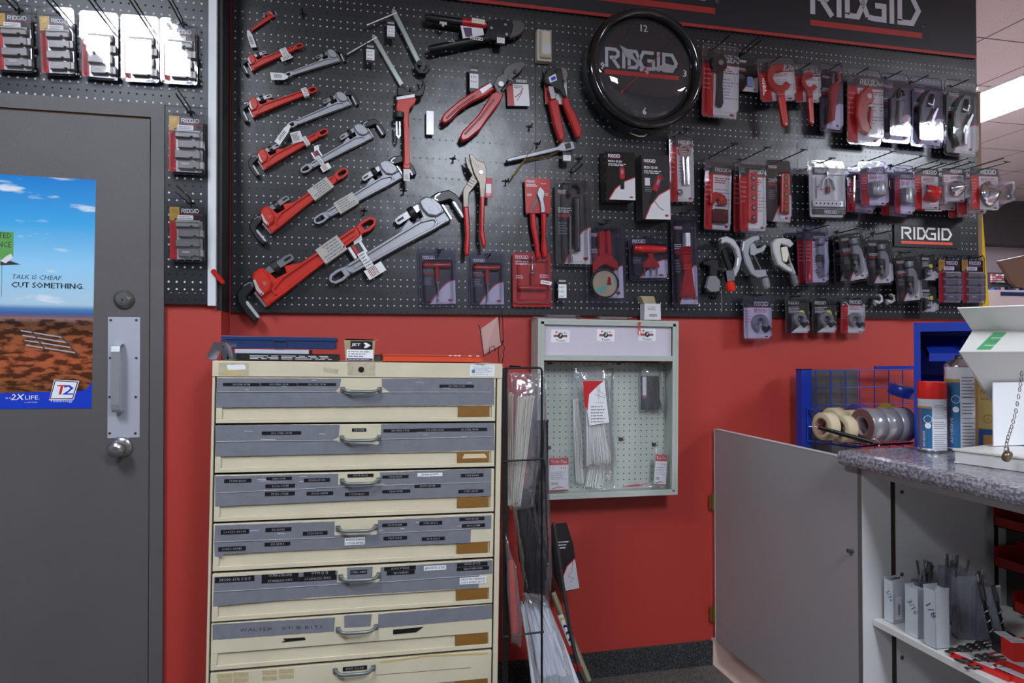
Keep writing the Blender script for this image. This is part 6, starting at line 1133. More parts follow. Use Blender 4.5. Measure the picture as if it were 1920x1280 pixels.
# wire easel with a plaque
y = -.36; q = PY(935, 679, y); t = thing('wire_easel', 'black wire display easel at the right end of the cabinet top', 'easel', frameM(q[0], y, topz(q[0], y), 0)); inv = t.matrix_world.inverted()
def E_(px, py, dy=0.): r = inv @ Vector(tuple(PY(px, py, y+dy))); return tuple(r)
b = MB(); b.tube([E_(936, 680), E_(934, 655), E_(944, 642), E_(942, 588), E_(938, 580), E_(936, 590), E_(938, 640), E_(946, 650), E_(942, 680)], .0016, WIRE, 6); b.build('back_leg', t)
b = MB(); b.tube([E_(897, 608, -.03), E_(900, 615, -.03), E_(907, 668, -.04), E_(940, 648, -.01), E_(943, 636)], .0018, WIRE, 6); b.tube([E_(917, 664, -.045), E_(918, 652, -.05), E_(926, 648, -.045), E_(928, 658, -.04)], .0016, WIRE, 6); b.build('front_frame', t)
t = thing('plaque', 'blank pinkish plaque leaning in the black wire easel', 'plaque', t.matrix_world.copy()); b = MB(); P = [E_(900, 618, -.025), E_(933, 594, .0), E_(940, 646, .0), E_(908, 664, -.035)]; V = P+[(p[0]-.001, p[1], p[2]-.004) for p in P]; b.add(V, [(3, 2, 1, 0), (4, 5, 6, 7), (0, 1, 5, 4), (1, 2, 6, 5), (2, 3, 7, 6), (3, 0, 4, 7)], mat('plaque_pink', (178, 140, 134), .35)); b.build('plaque_board', t)
# ================================================================ grey wall display case
DC = mat('display_grey_green', (172, 178, 170), .42, 0, .05, 60); PEGG = pegmat('pegboard_grey', (176, 182, 174), (12, 12, 12), r=.10, offrow=False, rough=.45)
yF = -.105; a = PY(1005, 599, yF); c = PY(1269, 599, yF); e = PY(1271, 925, yF); X0, X1 = a[0], (c[0]+e[0])/2; ZT = (a[2]+c[2])/2; ZB = (e[2]+PY(1031, 939, yF)[2])/2
cx = (X0+X1)/2; W = X1-X0; H = ZT-ZB; zf = -yF; t = thing('display_case', 'grey-green wall display case with pegboard back and cable tie bags', 'display case', frameM(cx, 0, ZB, -.012))
fw = .026; hb = H*.245; zh = H-.018-hb*.72
b = MB(); b.box(-W/2, 0, .0, -W/2+.012, H, zf, DC); b.box(W/2-.012, 0, 0, W/2, H, zf, DC); b.box(-W/2+.012, H-.012, 0, W/2-.012, H, zf, DC); b.box(-W/2+.012, 0, 0, W/2-.012, .012, zf, DC)
b.box(-W/2+.012, .012, zf-.006, -W/2+fw, H-.012, zf, DC); b.box(W/2-fw, .012, zf-.006, W/2-.012, H-.012, zf, DC); b.box(-W/2+.012, H-.024, zf-.012, W/2-.012, H-.012, zf, DC); b.box(-W/2+fw, zh-.022, zf-.03, W/2-fw, zh, zf, DC)
b.box(-W/2+.012, .012, zf-.012, W/2-.012, .022, zf, DC); b.build('case_frame', t, .001)
b = MB(); b.box(-W/2+.012, .012, .002, W/2-.012, zh-.03, .008, DC); b.box(-W/2+.0125, .0125, .008, W/2-.0125, zh-.0305, .0085, PEGG); b.build('peg_back', t)
hp = MB(); FO = clear('header_film', (246, 240, 250), .08, .12, .6, .7, 60, .55, (190, 180, 196)); HPM = mat('header_lilac', (208, 201, 213), .2, .1, .5, 120); hp.box(-W/2+fw, zh, zf-.018, W/2-fw, H-.024, zf-.014, HPM)
hp.build('header_panel', t)
inv = t.matrix_world.inverted()
def D_(px, py, y=-.09): r = inv @ Vector(tuple(PY(px, py, y))); return r.x, r.y
for (u0, v0, u1, v1) in ((1033, 618, 1068, 642), (1119, 617, 1152, 640), (1197, 616, 1229, 639)):
    x0, y1 = D_(u0, v0); x1, y0 = D_(u1, v1); b = MB(); b.prism(rrect(x0, y0, x1, y1, .004), zf-.014, zf-.013, WHITE); xm, ym = (x0+x1)/2, (y0+y1)/2; z = zf-.0128; w_ = x1-x0; h_ = y1-y0
    b.text('Paslode', xm+.004, y1-h_*.30, h_*.18, TXT, z, w_*.56, 'c'); b.flat([(x0+w_*.24, y1-h_*.28), (x0+w_*.36, y1-h_*.10), (x0+w_*.22, y1-h_*.10)], z, mat('logo_orange', (226, 72, 50)))
    b.rect(x0+w_*.14, ym-h_*.08, x1-w_*.14, ym+h_*.10, z, TXT); b.rect(x0+w_*.17, ym-h_*.03, x1-w_*.17, ym+h_*.05, z+.0001, mat('logo_orange', (226, 72, 50))); b.flat(circ(xm, ym+.001, h_*.22, 18), z+.0002, TXT); b.flat([(xm-h_*.14, ym-h_*.10), (xm+h_*.02, ym+h_*.0), (xm+h_*.14, ym+h_*.14), (xm+h_*.02, ym+h_*.16), (xm-h_*.04, ym)], z+.0003, WHITE)
    b.text('Team', xm, y0+h_*.06, h_*.20, TXT, z, w_*.5, 'c'); b.build('badge_sticker', t)
# steel pegs inside the case
def casepeg(px, py, label):
    x, y_ = D_(px, py, -.02); q = t.matrix_world @ Vector((x, y_, .009)); k = thing('steel_peg', label, 'hook', frameM(q.x, q.y, q.z), 'small steel pegs in the display case'); b = MB(); b.box(-.010, -.006, 0, .010, .008, .002, GUN); b.tube([(0, 0, .002), (0, -.004, .02), (.002, .004, .036)], .0022, STEEL, 6); b.build('peg_body', k)
for u, v, lb in ((1032, 681, 'steel peg at the upper left inside the case'), (1162, 681, 'steel peg right of the big cable tie bags'), (1166, 824, 'steel peg in the middle of the case'), (1228, 834, 'steel peg above the small bag at the lower right'), (1030, 840, 'steel peg over the red and white cable tie card')): casepeg(u, v, lb)
# cable tie bags
TIE = mat('nylon_white', (244, 244, 238), .35, var=.08, vscale=60); TIEB = mat('nylon_black', (26, 28, 36), .35); TIER = mat('nylon_red', (196, 40, 30), .4); TBL = mat('bag_blue', (60, 72, 96), .3)
def ties(t, name, top, bot, wt, wb, n, m_, z, th=.010, seed=1, fan=0.):
    """bundle of thin ties between two local points (top and bottom), widths wt / wb"""
    R_ = random.Random(seed); b = MB()
    for i in range(n):
        s = (i+.5)/n-.5+R_.uniform(-.02, .02); zz = z+R_.uniform(0, th); x0 = top[0]+s*wt; x1 = bot[0]+s*wb+R_.uniform(-.002, .002); y0 = top[1]+R_.uniform(-.006, .004); y1 = bot[1]+R_.uniform(-.008, .008)
        xm = (x0+x1)/2+R_.uniform(-.003, .003); ym = (y0+y1)/2; r = .0016
        b.tube([(x0, y0, zz), (xm, ym, zz+th*.4), (x1, y1, zz)], [r*1.1, r, r], m_, 4); b.box(x0-.0026, y0-.003, zz-.002, x0+.0026, y0+.003, zz+.003, m_)
    o = b.build(name, t); o['kind'] = 'stuff'; return o
def film(t, P, z, D, m_=None, name='bag_film', seed=2):
    R_ = random.Random(seed); b = MB(); n = len(P); PP = []
    for i in range(n):
        p, q = P[i], P[(i+1) % n]
        for k in range(4): u = k/4; PP.append((p[0]+(q[0]-p[0])*u+R_.uniform(-.001, .001), p[1]+(q[1]-p[1])*u+R_.uniform(-.001, .001)))
    n = len(PP); cx_ = sum(p[0] for p in PP)/n; cy_ = sum(p[1] for p in PP)/n; rings = []
    for k, (s, zz) in enumerate(((1, 0), (.97, .004), (.9, D*.7), (.6, D), (.2, D*.95))): rings.append([(cx_+(p[0]-cx_)*s, cy_+(p[1]-cy_)*(s if s > .8 else s), z+zz+R_.uniform(-.15, .15)*D*(k > 1)) for p in PP])
    V = [q for r in rings for q in r]; F = [(k*n+i, k*n+(i+1) % n, (k+1)*n+(i+1) % n, (k+1)*n+i) for k in range(4) for i in range(n)]+[tuple(4*n+i for i in range(n))]
    b.add(V, F, m_ or FILM, True); return b.build(name, t)
def bag(label, y, pts, ang=0., cat='bag of cable ties', nm='cable_tie_bag', group=None):
    xs_ = [p[0] for p in pts]; ys_ = [p[1] for p in pts]; t = thing(nm, label, cat, at(sum(xs_)/len(xs_), sum(ys_)/len(ys_), y), group); inv = t.matrix_world.inverted()
    def Q(px, py): r = inv @ Vector(tuple(PY(px, py, y))); return (r.x, r.y)
    return t, Q
# inside the case
t, Q = bag('clear bag of long white cable ties hanging behind the labelled one', -.018, [(1065, 690), (1140, 920)]); ties(t, 'ties', Q(1078, 700+50), Q(1086, 905), .022, .03, 14, TIE, .004, .008, 3); ties(t, 'ties', Q(1120, 850), Q(1112, 912), .06, .08, 26, TIE, .004, .010, 4); film(t, [Q(1063, 690), Q(1150, 690), Q(1152, 915), Q(1066, 912)], .002, .018, seed=5)
t, Q = bag('clear bag packed with white cable ties behind a red and white label', -.050, [(1075, 685), (1155, 880)]); ties(t, 'ties', Q(1108, 745), Q(1120, 868), .055, .105, 46, TIE, .004, .012, 6)
film(t, [Q(1073, 682), Q(1136, 682), Q(1142, 760), Q(1157, 872), Q(1140, 880), Q(1088, 878), Q(1082, 760)], .002, .026, seed=7)
b = MB(); P = [Q(1087, 716), Q(1128, 712), Q(1137, 790), Q(1101, 796)]; b.prism(P, .030, .031, WHITE); b.flat([Q(1088, 714), Q(1127, 713), Q(1112, 726), Q(1100, 738), Q(1097, 768), Q(1092, 760)], .0312, RED); b.lines(*Q(1103, 792), *Q(1133, 758), 6, GTXT, .0312, 6, .35); b.text('Tech-Ties', *Q(1111, 755), .0062, RED, .0314, .036); b.text('THOMAS&BETTS', *Q(1092, 724), .003, WHITE, .0314, .028) if False else None; b.text('50', *Q(1102, 787), .0042, TXT, .0314); b.stroke([Q(1110, 738), Q(1130, 745)], .0015, .0313, .0313, NAVY); b.stroke([Q(1117, 730), Q(1130, 741)], .0015, .0313, .0313, RED); b.build('bag_label', t)
t, Q = bag('two layered clear bag of black cable ties at the upper right of the case', -.03, [(1200, 680), (1245, 775)]); ties(t, 'ties', Q(1220, 712), Q(1232, 765), .030, .036, 22, TIEB, .006, .010, 8); b = MB(); b.box(*Q(1201, 768), .0, *Q(1236, 704), .004, TIEB); b.rect(*Q(1204, 742), *Q(1211, 706), .0044, LTXT); b.rect(*Q(1204, 747), *Q(1211, 741), .0045, mat('label_magenta', (170, 50, 120))); b.build('inner_card', t); film(t, [Q(1198, 681), Q(1234, 680), Q(1247, 764), Q(1236, 780), Q(1199, 778)], .001, .024, seed=9)
def cardbag(label, TL, TR, BL, y):
    M_, W_, H_ = quadframe(TL, TR, BL, y); t = thing('cable_tie_bag', label, 'bag of cable ties', M_); b = MB(); b.prism(rrect(-W_*.44, -H_*.46, W_*.44, H_*.30, .002), 0, .0008, WHITE); b.rect(-W_*.44, H_*.14, W_*.44, H_*.30, .001, RED); b.text('Tech-Ties', -W_*.36, H_*.19, H_*.07, WHITE, .0012, W_*.72)
    b.text('4"', -W_*.3, H_*.05, H_*.045, RED, .001); b.text('18 LB', W_*.05, H_*.05, H_*.045, RED, .001, W_*.3); b.lines(-W_*.36, -H_*.2, W_*.36, H_*.0, 5, GTXT, .001, 3, .3)
    for k in range(9): b.rect(-W_*.34+k*W_*.035, -H_*.32, -W_*.34+k*W_*.035+W_*.015, -H_*.25, .001, TXT)
    b.rect(-W_*.44, -H_*.46, W_*.44, -H_*.43, .001, RED); b.stroke([(-W_*.3, -H_*.40), (.0, -H_*.36), (W_*.2, -H_*.38)], .003, .0011, .0011, RED); b.build('bag_label', t); film(t, [(-W_/2, -H_/2), (W_/2, -H_/2), (W_/2, H_/2), (-W_/2, H_/2)], .001, .008, seed=4)
cardbag('bag with a red and white printed card at the lower left of the case', (1026, 842), (1067, 842), (1028, 924), -.06)
cardbag('narrow bag with a red and white card at the lower right of the case', (1227, 836), (1252, 838), (1226, 912), -.07)
t = thing('cable_tie_bag', 'clear bag with a red mark lying flat in the bottom of the case', 'bag of cable ties', frameM(PY(1170, 915, -.07)[0], -.07, ZB+.024)); film(t, [(-.16, 0), (.16, .0), (.15, .022), (.05, .028), (-.13, .014)], 0, .03, seed=12); b = MB(); b.prism([(-.02, .012), (.06, .012), (.10, .024), (.03, .020)], .02, .021, RED); b.build('red_mark', t)
# things on top of the case
def slabpack(label, px0, px1, py, y, h, seed):
    a = PY(px0, py, y); c = PY(px1, py, y); t = thing('clear_pack', label, 'clear plastic pack', frameM((a[0]+c[0])/2, y, max(ZT+.002, PY(px0, py, y)[2]))); W_ = c[0]-a[0]; b = MB(); b.prism(rrect(-W_/2, 0, W_/2, h, .002), -.07, .0, BLI); b.prism(rrect(-W_*.42, h*.2, W_*.42, h*.8, .001), -.06, -.01, mat('pack_pink', (196, 170, 170), .3)); b.tube([(-W_/2-.004, h, .002), (W_/2+.006, h*.9, .002)], .0012, CHROME, 5); b.build('pack_shell', t); return t
slabpack('lower clear pack of the two lying on the left of the case top', 1000, 1089, 598, -.06, .008, 1); t_ = slabpack('upper clear pack of the two lying on the left of the case top', 1022, 1086, 592, -.055, .008, 2); t_.location.z = ZT+.0115; slabpack('clear pack lying on the middle of the case top', 1121, 1183, 598, -.06, .010, 3)
a = PY(1210, 598, -.06); c = PY(1241, 570, -.06); W_ = c[0]-a[0]; H_ = c[2]-ZT; t = thing('small_carton', 'small white carton with open kraft flaps and a barcode on the display case', 'box', frameM((a[0]+c[0])/2, -.05, ZT+.002)); b = MB(); KW = mat('carton_white', (204, 202, 204), .6); th = .0015
b.box(-W_/2, 0, -.045, W_/2, th, 0, KW); b.box(-W_/2, 0, -th, W_/2, H_, 0, KW); b.box(-W_/2, 0, -.045, W_/2, H_, -.045+th, KR); b.box(-W_/2, 0, -.045, -W_/2+th, H_, 0, KW); b.box(W_/2-th, 0, -.045, W_/2, H_, 0, KW)
for k in range(8): b.rect(-W_*.2+k*W_*.06, H_*.2, -W_*.2+k*W_*.06+W_*.03, H_*.38, .0003, TXT)
b.lines(-W_*.3, H_*.6, W_*.3, H_*.84, 3, TXT, .0003, 3, .35); b.build('carton', t); b = MB(); b.add([(-W_/2, H_, -.045), (W_/2, H_, -.045), (W_*.4, H_+.035, -.05), (-W_/2, H_+.035, -.05)], [(0, 1, 2, 3)], KR); b.add([(-W_/2, H_, -.002), (-W_/2, H_, -.045), (-W_/2-.016, H_+.030, -.045), (-W_/2-.012, H_+.028, -.004)], [(0, 1, 2, 3)], KR); b.build('flaps', t)
t = thing('red_clip', 'orange-red plastic clip hooked over the front of the display case', 'clip', at(1199, 618, yF-.004)); OR2 = mat('orange_plastic', (222, 72, 44), .3); b = MB(); b.prism([(-.003, .022), (.003, .022), (.0035, -.004), (-.0035, -.004)], 0, .004, OR2, .001); b.lathe([(.001, 0), (.006, .002), (.006, .008), (.001, .010)], OR2, (0, .022, .002), (0, 1, 0), 12); b.stroke(rrect(-.006, -.022, .005, -.002, .004), .002, 0, .003, OR2, True); b.build('clip_body', t)
t = thing('red_hook', 'small red hook on the right side of the display case', 'clip', frameM(X1+.001, -.05, ZT-.055)); b = MB(); b.tube([(.0, .018, 0), (.008, .016, 0), (.004, .004, 0), (.008, -.006, 0), (.004, -.018, 0), (.001, -.034, 0)], .0028, REDP, 6); b.build('hook_body', t)
# ================================================================ black wire rack with bags
yR = -.42; q = PY(983, 690, yR); t = thing('wire_rack', 'black wire rack of bagged cable ties beside the drawer cabinet', 'rack', frameM(q[0], yR, 0)); inv = t.matrix_world.inverted()
def R_(px, py, dz=0.): r = inv @ Vector(tuple(PY(px, py, yR))); return (r.x, r.y, dz)
b = MB(); p = R_(946, 690); b.box(p[0]-.008, .0, -.012, p[0]+.010, p[1], .0, BLKP); b.build('square_post', t)
x0 = p[0]; x1 = (R_(1020, 800)[0]+R_(1014, 1200)[0])/2; zt_ = p[1]
b = MB(); b.tube([(x0, zt_, 0), (x1-.010, zt_, 0), (x1-.003, zt_-.003, 0), (x1, zt_-.012, 0), (x1-.002, zt_-.4, 0), (x1-.004, .02, 0)], .0038, WIRE, 8); b.build('front_frame', t)
for v in (862, 1188): b = MB(); pz = R_(980, v)[1]; b.tube([(x0-.008, pz-.002, .004), (x1+.003, pz+.002, .004)], .0034, WIRE, 8); b.build('cross_bar', t)
b = MB(); b.tube([(x0+.01, zt_-.01, 0), (x0+.01, zt_-.012, -.30)], .004, WIRE, 6); b.tube([(x0+.03, zt_+.005, -.05), (x0+.06, zt_+.004, -.02), (x0+.02, zt_-.002, 0)], .003, WIRE, 6); b.build('top_arm', t)
b = MB()
for k in range(6): b.tube([(x0+.02+k*.035, .03, .0), (x0+.02+k*.035, .03, -.34)], .0022, WIRE, 5)
b.tube([(x0, .03, 0), (x1+.06, .03, 0)], .003, WIRE, 6); b.tube([(x0, .03, -.34), (x1+.06, .03, -.34)], .003, WIRE, 6); b.build('base_basket', t)
t, Q = bag('large dark bag of long black cable ties hanging low in the wire rack', -.34, [(975, 900), (1025, 1130)]); ties(t, 'ties', Q(1012, 790), Q(1000, 1125), .05, .085, 30, TIEB, .002, .016, 11); b = MB(); b.prism([Q(968, 960), Q(1020, 800), Q(1030, 1060), Q(1024, 1128), Q(1010, 1135), Q(985, 1110), Q(972, 1040)], -.008, .0, TIEB, .003); b.build('dark_core', t); film(t, [Q(955, 700), Q(1022, 700), Q(1036, 1070), Q(1030, 1142), Q(985, 1118), Q(962, 960)], .0, .032, clear('film_grey', (225, 226, 234), .12, .05, .45, .5, 22, .012), seed=13)
t, Q = bag('tall clear bag of yellowed white cable ties at the top of the wire rack', -.385, [(965, 720), (990, 940)]); TIEY = mat('nylon_yellowed', (216, 210, 186), .4, var=.1, vscale=50); ties(t, 'ties', Q(984, 745), Q(966, 946), .060, .030, 30, TIEY, .004, .012, 15); ties(t, 'ties', Q(957, 738), Q(955, 945), .016, .014, 7, TIEY, .004, .008, 16); film(t, [Q(950, 697), Q(1016, 697), Q(1019, 790), Q(1000, 950), Q(958, 958), Q(950, 930)], .001, .028, clear('film_blue', (240, 243, 250), .12, .06, .45, .5, 22, .08, (240, 244, 250)), seed=17)
t, Q = bag('narrow clear bag of red cable ties hanging low in front of the wire rack', -.44, [(948, 1000), (975, 1200)]); ties(t, 'ties', Q(956, 1052), Q(964, 1185), .014, .018, 12, TIER, .004, .010, 18); film(t, [Q(948, 998), Q(956, 1030), Q(968, 1060), Q(979, 1180), Q(976, 1214), Q(958, 1205), Q(950, 1090)], .001, .024, seed=19)
t = bpy.data.objects.get('x')
# plastic tubing bundle leaning out of the rack
q0 = PY(995, 1120, -.36); q1 = PY(1075, 1300, -.52); t = thing('tubing_bundle', 'thick bundle of shiny clear plastic tubing leaning across the foot of the rack', 'tubing', frameM(q1[0], -.35, 0.02)); inv = t.matrix_world.inverted()
TUB = mat('tubing_clear', (216, 222, 232), .14, 0, .25, 60, spec=.8); b = MB(); R2 = random.Random(4)
for k in range(22):
    u = (k/21-.5); p0 = inv @ Vector(tuple(PY(1000+u*46, 1122+abs(u)*10, -.30+R2.uniform(-.02, .02)))); p1 = inv @ Vector(tuple(PY(1024+u*64, 1210, -.32+R2.uniform(-.02, .02)))); p2 = inv @ Vector(tuple(PY(1046+u*86, 1300, -.35+R2.uniform(-.02, .02))))
    b.tube([p0, p1, p2, (p2.x+.02, max(p2.y-.08, .02), p2.z)], [.0065, .008, .009, .009], TUB, 8)
o = b.build('tubes', t); t_ = t
P = [inv @ Vector(tuple(PY(u, v, -.385))) for u, v in ((980, 1110), (1022, 1116), (1048, 1180), (1082, 1290), (1006, 1290), (986, 1180))]; film(t, [(p.x, p.y) for p in P], P[0].z, .03, seed=21)
# drain auger: card, tube, spring cable
t = thing('drain_auger', 'drain auger with printed card, brass tube and spring cable leaning on the wall', 'drain auger', at(1060, 1100, -.12)); inv = t.matrix_world.inverted()
def A_(px, py, y=-.12): r = inv @ Vector(tuple(PY(px, py, y))); return tuple(r)
def A2(px, py): return A_(px, py)[:2]
b = MB(); b.prism([A2(1033, 982), A2(1062, 979), A2(1075, 1020), A2(1086, 1103), A2(1052, 1111), A2(1034, 1070)], 0, .001, BLACK); b.flat([A2(1078, 1048), A2(1086, 1102), A2(1056, 1108), A2(1054, 1085), A2(1063, 1062)], .0012, PALE); b.stroke([A2(1078, 1046), A2(1063, 1061), A2(1054, 1084), A2(1055, 1108)], .004, .0013, .0013, RED); b.lines(*A2(1044, 1030), *A2(1068, 1012), 3, LTXT, .0013, 4, .4); b.stroke([A2(1074, 1050), A2(1072, 1072), A2(1064, 1080), A2(1076, 1084), A2(1068, 1092)], .0015, .0014, .0014, GUN); b.build('card', t)
BRT = mat('brass_tube', (196, 188, 158), .25, .7); b = MB(); b.cyl(A_(1036, 1110, -.13), A_(1104, 1276, -.22), .0125, BRT, 14); b.cyl(A_(1031, 1085, -.125), A_(1036, 1118, -.13), .012, BLKP, 14); b.build('guide_tube', t)
b = MB(); p, q = Vector(A_(1050, 1152, -.155)), Vector(A_(1072, 1208, -.19)); b.cyl(p, q, .0133, WHITE, 14); d = q-p
for k, m_ in ((.12, mat('warn_yellow', (214, 190, 40), .4)), (.36, NAVY), (.58, NAVY), (.8, NAVY)): c_ = p+d*k; b.cyl(c_+Vector((0, 0, .011)), c_+Vector((0, 0, .0140)), .0075, m_, 12)
b.build('warning_label', t)
b = MB(); pts = [A_(1038, 980, -.16), A_(1044, 1020, -.165), A_(1056, 1100, -.175), A_(1069, 1180, -.195), A_(1084, 1250, -.225), A_(1108, 1300, -.26)]; pp = []
for i in range(len(pts)-1):
    for k in range(14): pp.append(tuple(Vector(pts[i]).lerp(Vector(pts[i+1]), k/14)))
b.tube(pp, [.0078 if i % 2 else .0062 for i in range(len(pp))], GUN, 8); b.build('spring_cable', t)
b = MB(); b.X = Matrix.Translation(A_(1082, 1250, -.215)); b.prism([(-.014, .012), (.010, .014), (.014, .004), (.020, -.004), (.012, -.016), (-.006, -.014), (-.016, -.004)], -.008, .012, REDP, .003); b.cyl((.004, .0, .012), (.004, 0, .02), .006, REDP, 10); b.build('clamp', t)
# ================================================================ half-height gate and counter
GRM = mat('grey_melamine', (152, 148, 148), .38, 0, .03, 40, var=.04, vscale=3); WHM = mat('white_melamine', (196, 194, 194), .4); XG = 1.507
t = thing('swing_gate', 'plain grey half-height swing gate hinged to the red wall', 'gate', frameM(XG, 0, 0)); b = MB(); b.box(0, .102, .012, .020, 1.006, .872, GRM); b.build('gate_panel', t, .0015)
b = MB(); b.box(-.0015, .100, .010, .0215, 1.0085, .0118, WHM); b.box(-.001, 1.0062, .012, .021, 1.0085, .872, WHM); b.build('edge_band', t)
for zz_ in (PY(1334, 940, -.004)[2], PY(1334, 1150, -.004)[2]):
    b = MB(); b.box(-.020, zz_-.032, .0, -.001, zz_+.032, .003, BRASS); b.box(-.006, zz_-.032, .0, -.003, zz_+.032, .012, BRASS); b.cyl((-.005, zz_-.034, .007), (-.005, zz_+.034, .007), .0055, BRASS, 12); b.build('hinge', t)
b = MB(); v_ = Vector(tuple(PX(1597, 1033, XG-.004))); b.cyl((-.001, v_.z, -v_.y), (-.018, v_.z+.002, -v_.y-.002), .006, GUN, 12); b.build('catch', t)
YE = -.872; YN = -2.2; CT = 1.035; XR = 2.12
t = thing('counter_unit', 'open-fronted white counter unit with a shelf, seen from its front', 'cabinet', frameM(XG, YE, 0)); 
def L(x, y, z): return (x-XG, z, YE-y)     # world to counter local
def lb(b, x0, y0, z0, x1, y1, z1, m_): p, q = L(x0, y0, z0), L(x1, y1, z1); b.box(*p, *q, m_)
b = MB(); lb(b, XG, YE, 0, 2.06, YE-.019, .989, WHM); b.build('end_panel', t, .001)
b = MB(); lb(b, XG-.001, YE-.001, 0, XG, YE-.018, .989, mat('edge_dark', (96, 92, 90), .5)); b.build('front_edge', t)
DKW = mat('dark_slot', (42, 32, 26), .7)
for xx in (PY(1675, 1000, YE-.02)[0], PY(1868, 1000, YE-.02)[0]): b = MB(); lb(b, xx-.008, YE-.019, 0, xx+.008, YE-.0195, .97, DKW); b.build('shelf_standard', t)
for (u, v) in ((1691, 922), (1691, 1076), (1691, 1232)):
    q = PY(u, v, YE-.02); b = MB(); b.X = Matrix.Translation(L(q[0], YE-.0195, q[2])); b.lathe([(.006, 0), (.006, .002), (.002, .003)], GUN, (0, 0, 0), (0, 0, 1), 12); b.build('screw_cap', t)
b = MB(); lb(b, 2.045, YE-.02, 0, 2.06, YN, .989, mat('back_shade_brown', (66, 54, 48), .7)); b.build('back_panel', t)  # dark brown back, its colour standing in for the shadow deep inside the unit
b = MB(); lb(b, XG+.01, YE-.02, .965, 2.043, YN, .989, WHM); b.build('top_rail', t)
SZ = .525; b = MB(); lb(b, XG+.035, YE-.020, SZ-.019, 2.043, YN, SZ, mat('shelf_white', (214, 212, 208), .4)); b.build('shelf', t, .001)
b = MB(); lb(b, XG+.02, YE-.02, .08, 2.043, YN, .10, WHM); b.build('bottom_panel', t)
# granite laminate worktop with a rolled edge
GRN = speck('granite_laminate', (104, 100, 106), (156, 152, 160), 120, .52, .16, .0); 
t = thing('worktop', 'speckled grey laminate worktop with a rolled front edge', 'worktop', frameM(XG, YE, CT-.045)); xo = PX(1577, 850, 1.47)
b = MB(); P = [(-.030, 0.002), (-.028, 0), (0.0, 0), (.0, .012), (XR+.15-XG, .012), (XR+.15-XG, .045), (-.030+.014, .045), (-.036, .041), (-.040, .030), (-.040, .014), (-.036, .004)]; b.prism(P, -.038, YE-YN, GRN); b.build('top', t)
# ---- blue rack against the wall with tape rolls
BLU = mat('blue_enamel', (30, 58, 168), .35, 0, .05, 80); yW = -.30
t = thing('wire_tape_rack', 'blue wire grid rack holding tape rolls behind the counter', 'rack', at(1600, 700, -.20)); inv = t.matrix_world.inverted()
def B_(px, py, y): r = inv @ Vector(tuple(PY(px, py, y))); return tuple(r)
yb_ = -.06; yf_ = -.26
p = B_(1495, 693, yb_); q = B_(1517, 693, yb_); b = MB(); b.box(p[0], p[1]-.62, -.14-.01, q[0]-.008, p[1], -.14+.028, BLU); b.build('upright_post', t)
b = MB(); b.box(p[0]-.001, p[1], -.151, q[0]-.007, p[1]+.004, -.111, BLKP); b.build('post_cap', t)
b = MB(); xs_ = [B_(u, 750, yb_)[0] for u in (1530, 1558, 1586, 1612, 1640, 1667, 1693, 1715)]; zs_ = [B_(1600, v, yb_)[1] for v in (694, 726, 758, 790)]; zB = B_(1600, yb_, yb_)[2] if False else B_(1600, 750, yb_)[2]
for x in xs_: b.tube([(x, zs_[0]+.004, zB), (x, B_(1600, 850, yb_)[1], zB)], .0025, BLU, 6)
for z in zs_: b.tube([(q[0]-.01, z, zB+.004), (xs_[-1], z, zB+.004)], .0025, BLU, 6)
b.build('grid_back', t)
b = MB(); x_ = B_(1640, 688, yb_)[0]; b.box(x_, zs_[0]+.004, zB-.004, xs_[-1], zs_[0]+.018, zB+.006, BLU); b.build('top_bar', t)
b = MB(); f0 = B_(1515, 765, yf_+.10); A0 = B_(1514, 808, -.10); A1 = B_(1514, 828, -.10); 
b.tube([B_(1514, 765, -.10), B_(1560, 785, -.2), B_(1648, 832, -.34)], .0045, BLU, 8); b.tube([B_(1514, 768, -.09), B_(1600, 768, -.09), B_(1716, 768, -.09)], .003, BLU, 6); b.tube([B_(1514, 826, -.10), B_(1600, 838, -.2), B_(1650, 834, -.34), B_(1712, 830, -.34)], .004, BLU, 8); b.tube([B_(1514, 765, -.10), B_(1514, 826, -.10)], .003, BLU, 6)
for k in range(6): u = 1545+k*26; b.tube([B_(u, 829+k*.3, -.10), B_(u+30+k*3, 835, -.33)], .0022, BLU, 6)
b.build('basket', t)
b = MB(); b.tube([B_(1511, 799, -.10), B_(1522, 800, -.13), B_(1535, 801, -.16)], .002, CHROME, 6); b.cyl(B_(1534, 801, -.20), B_(1636, 829, -.36), .0085, BLKP, 12, .010); b.build('hook_tool', t) if False else None
k = thing('rubber_handle_rod', 'black rubber-gripped rod lying across the tape rolls in the blue rack', 'tool', frameM(*PY(1585, 815, -.36))); inv2 = k.matrix_world.inverted(); F_ = lambda px, py, y: tuple(inv2 @ Vector(tuple(PY(px, py, y))))
b = MB(); b.cyl(F_(1535, 801, -.425), F_(1634, 829, -.47), .0075, BLKP, 12, .010); b.build('grip', k); b = MB(); b.tube([F_(1516, 799, -.40), F_(1535, 801, -.425)], .002, CHROME, 6); b.tube([F_(1628, 832, -.47), F_(1634, 823, -.47), F_(1642, 822, -.47), F_(1650, 830, -.47), F_(1648, 836, -.47)], .003, CHROME, 6); b.build('rod_ends', k)
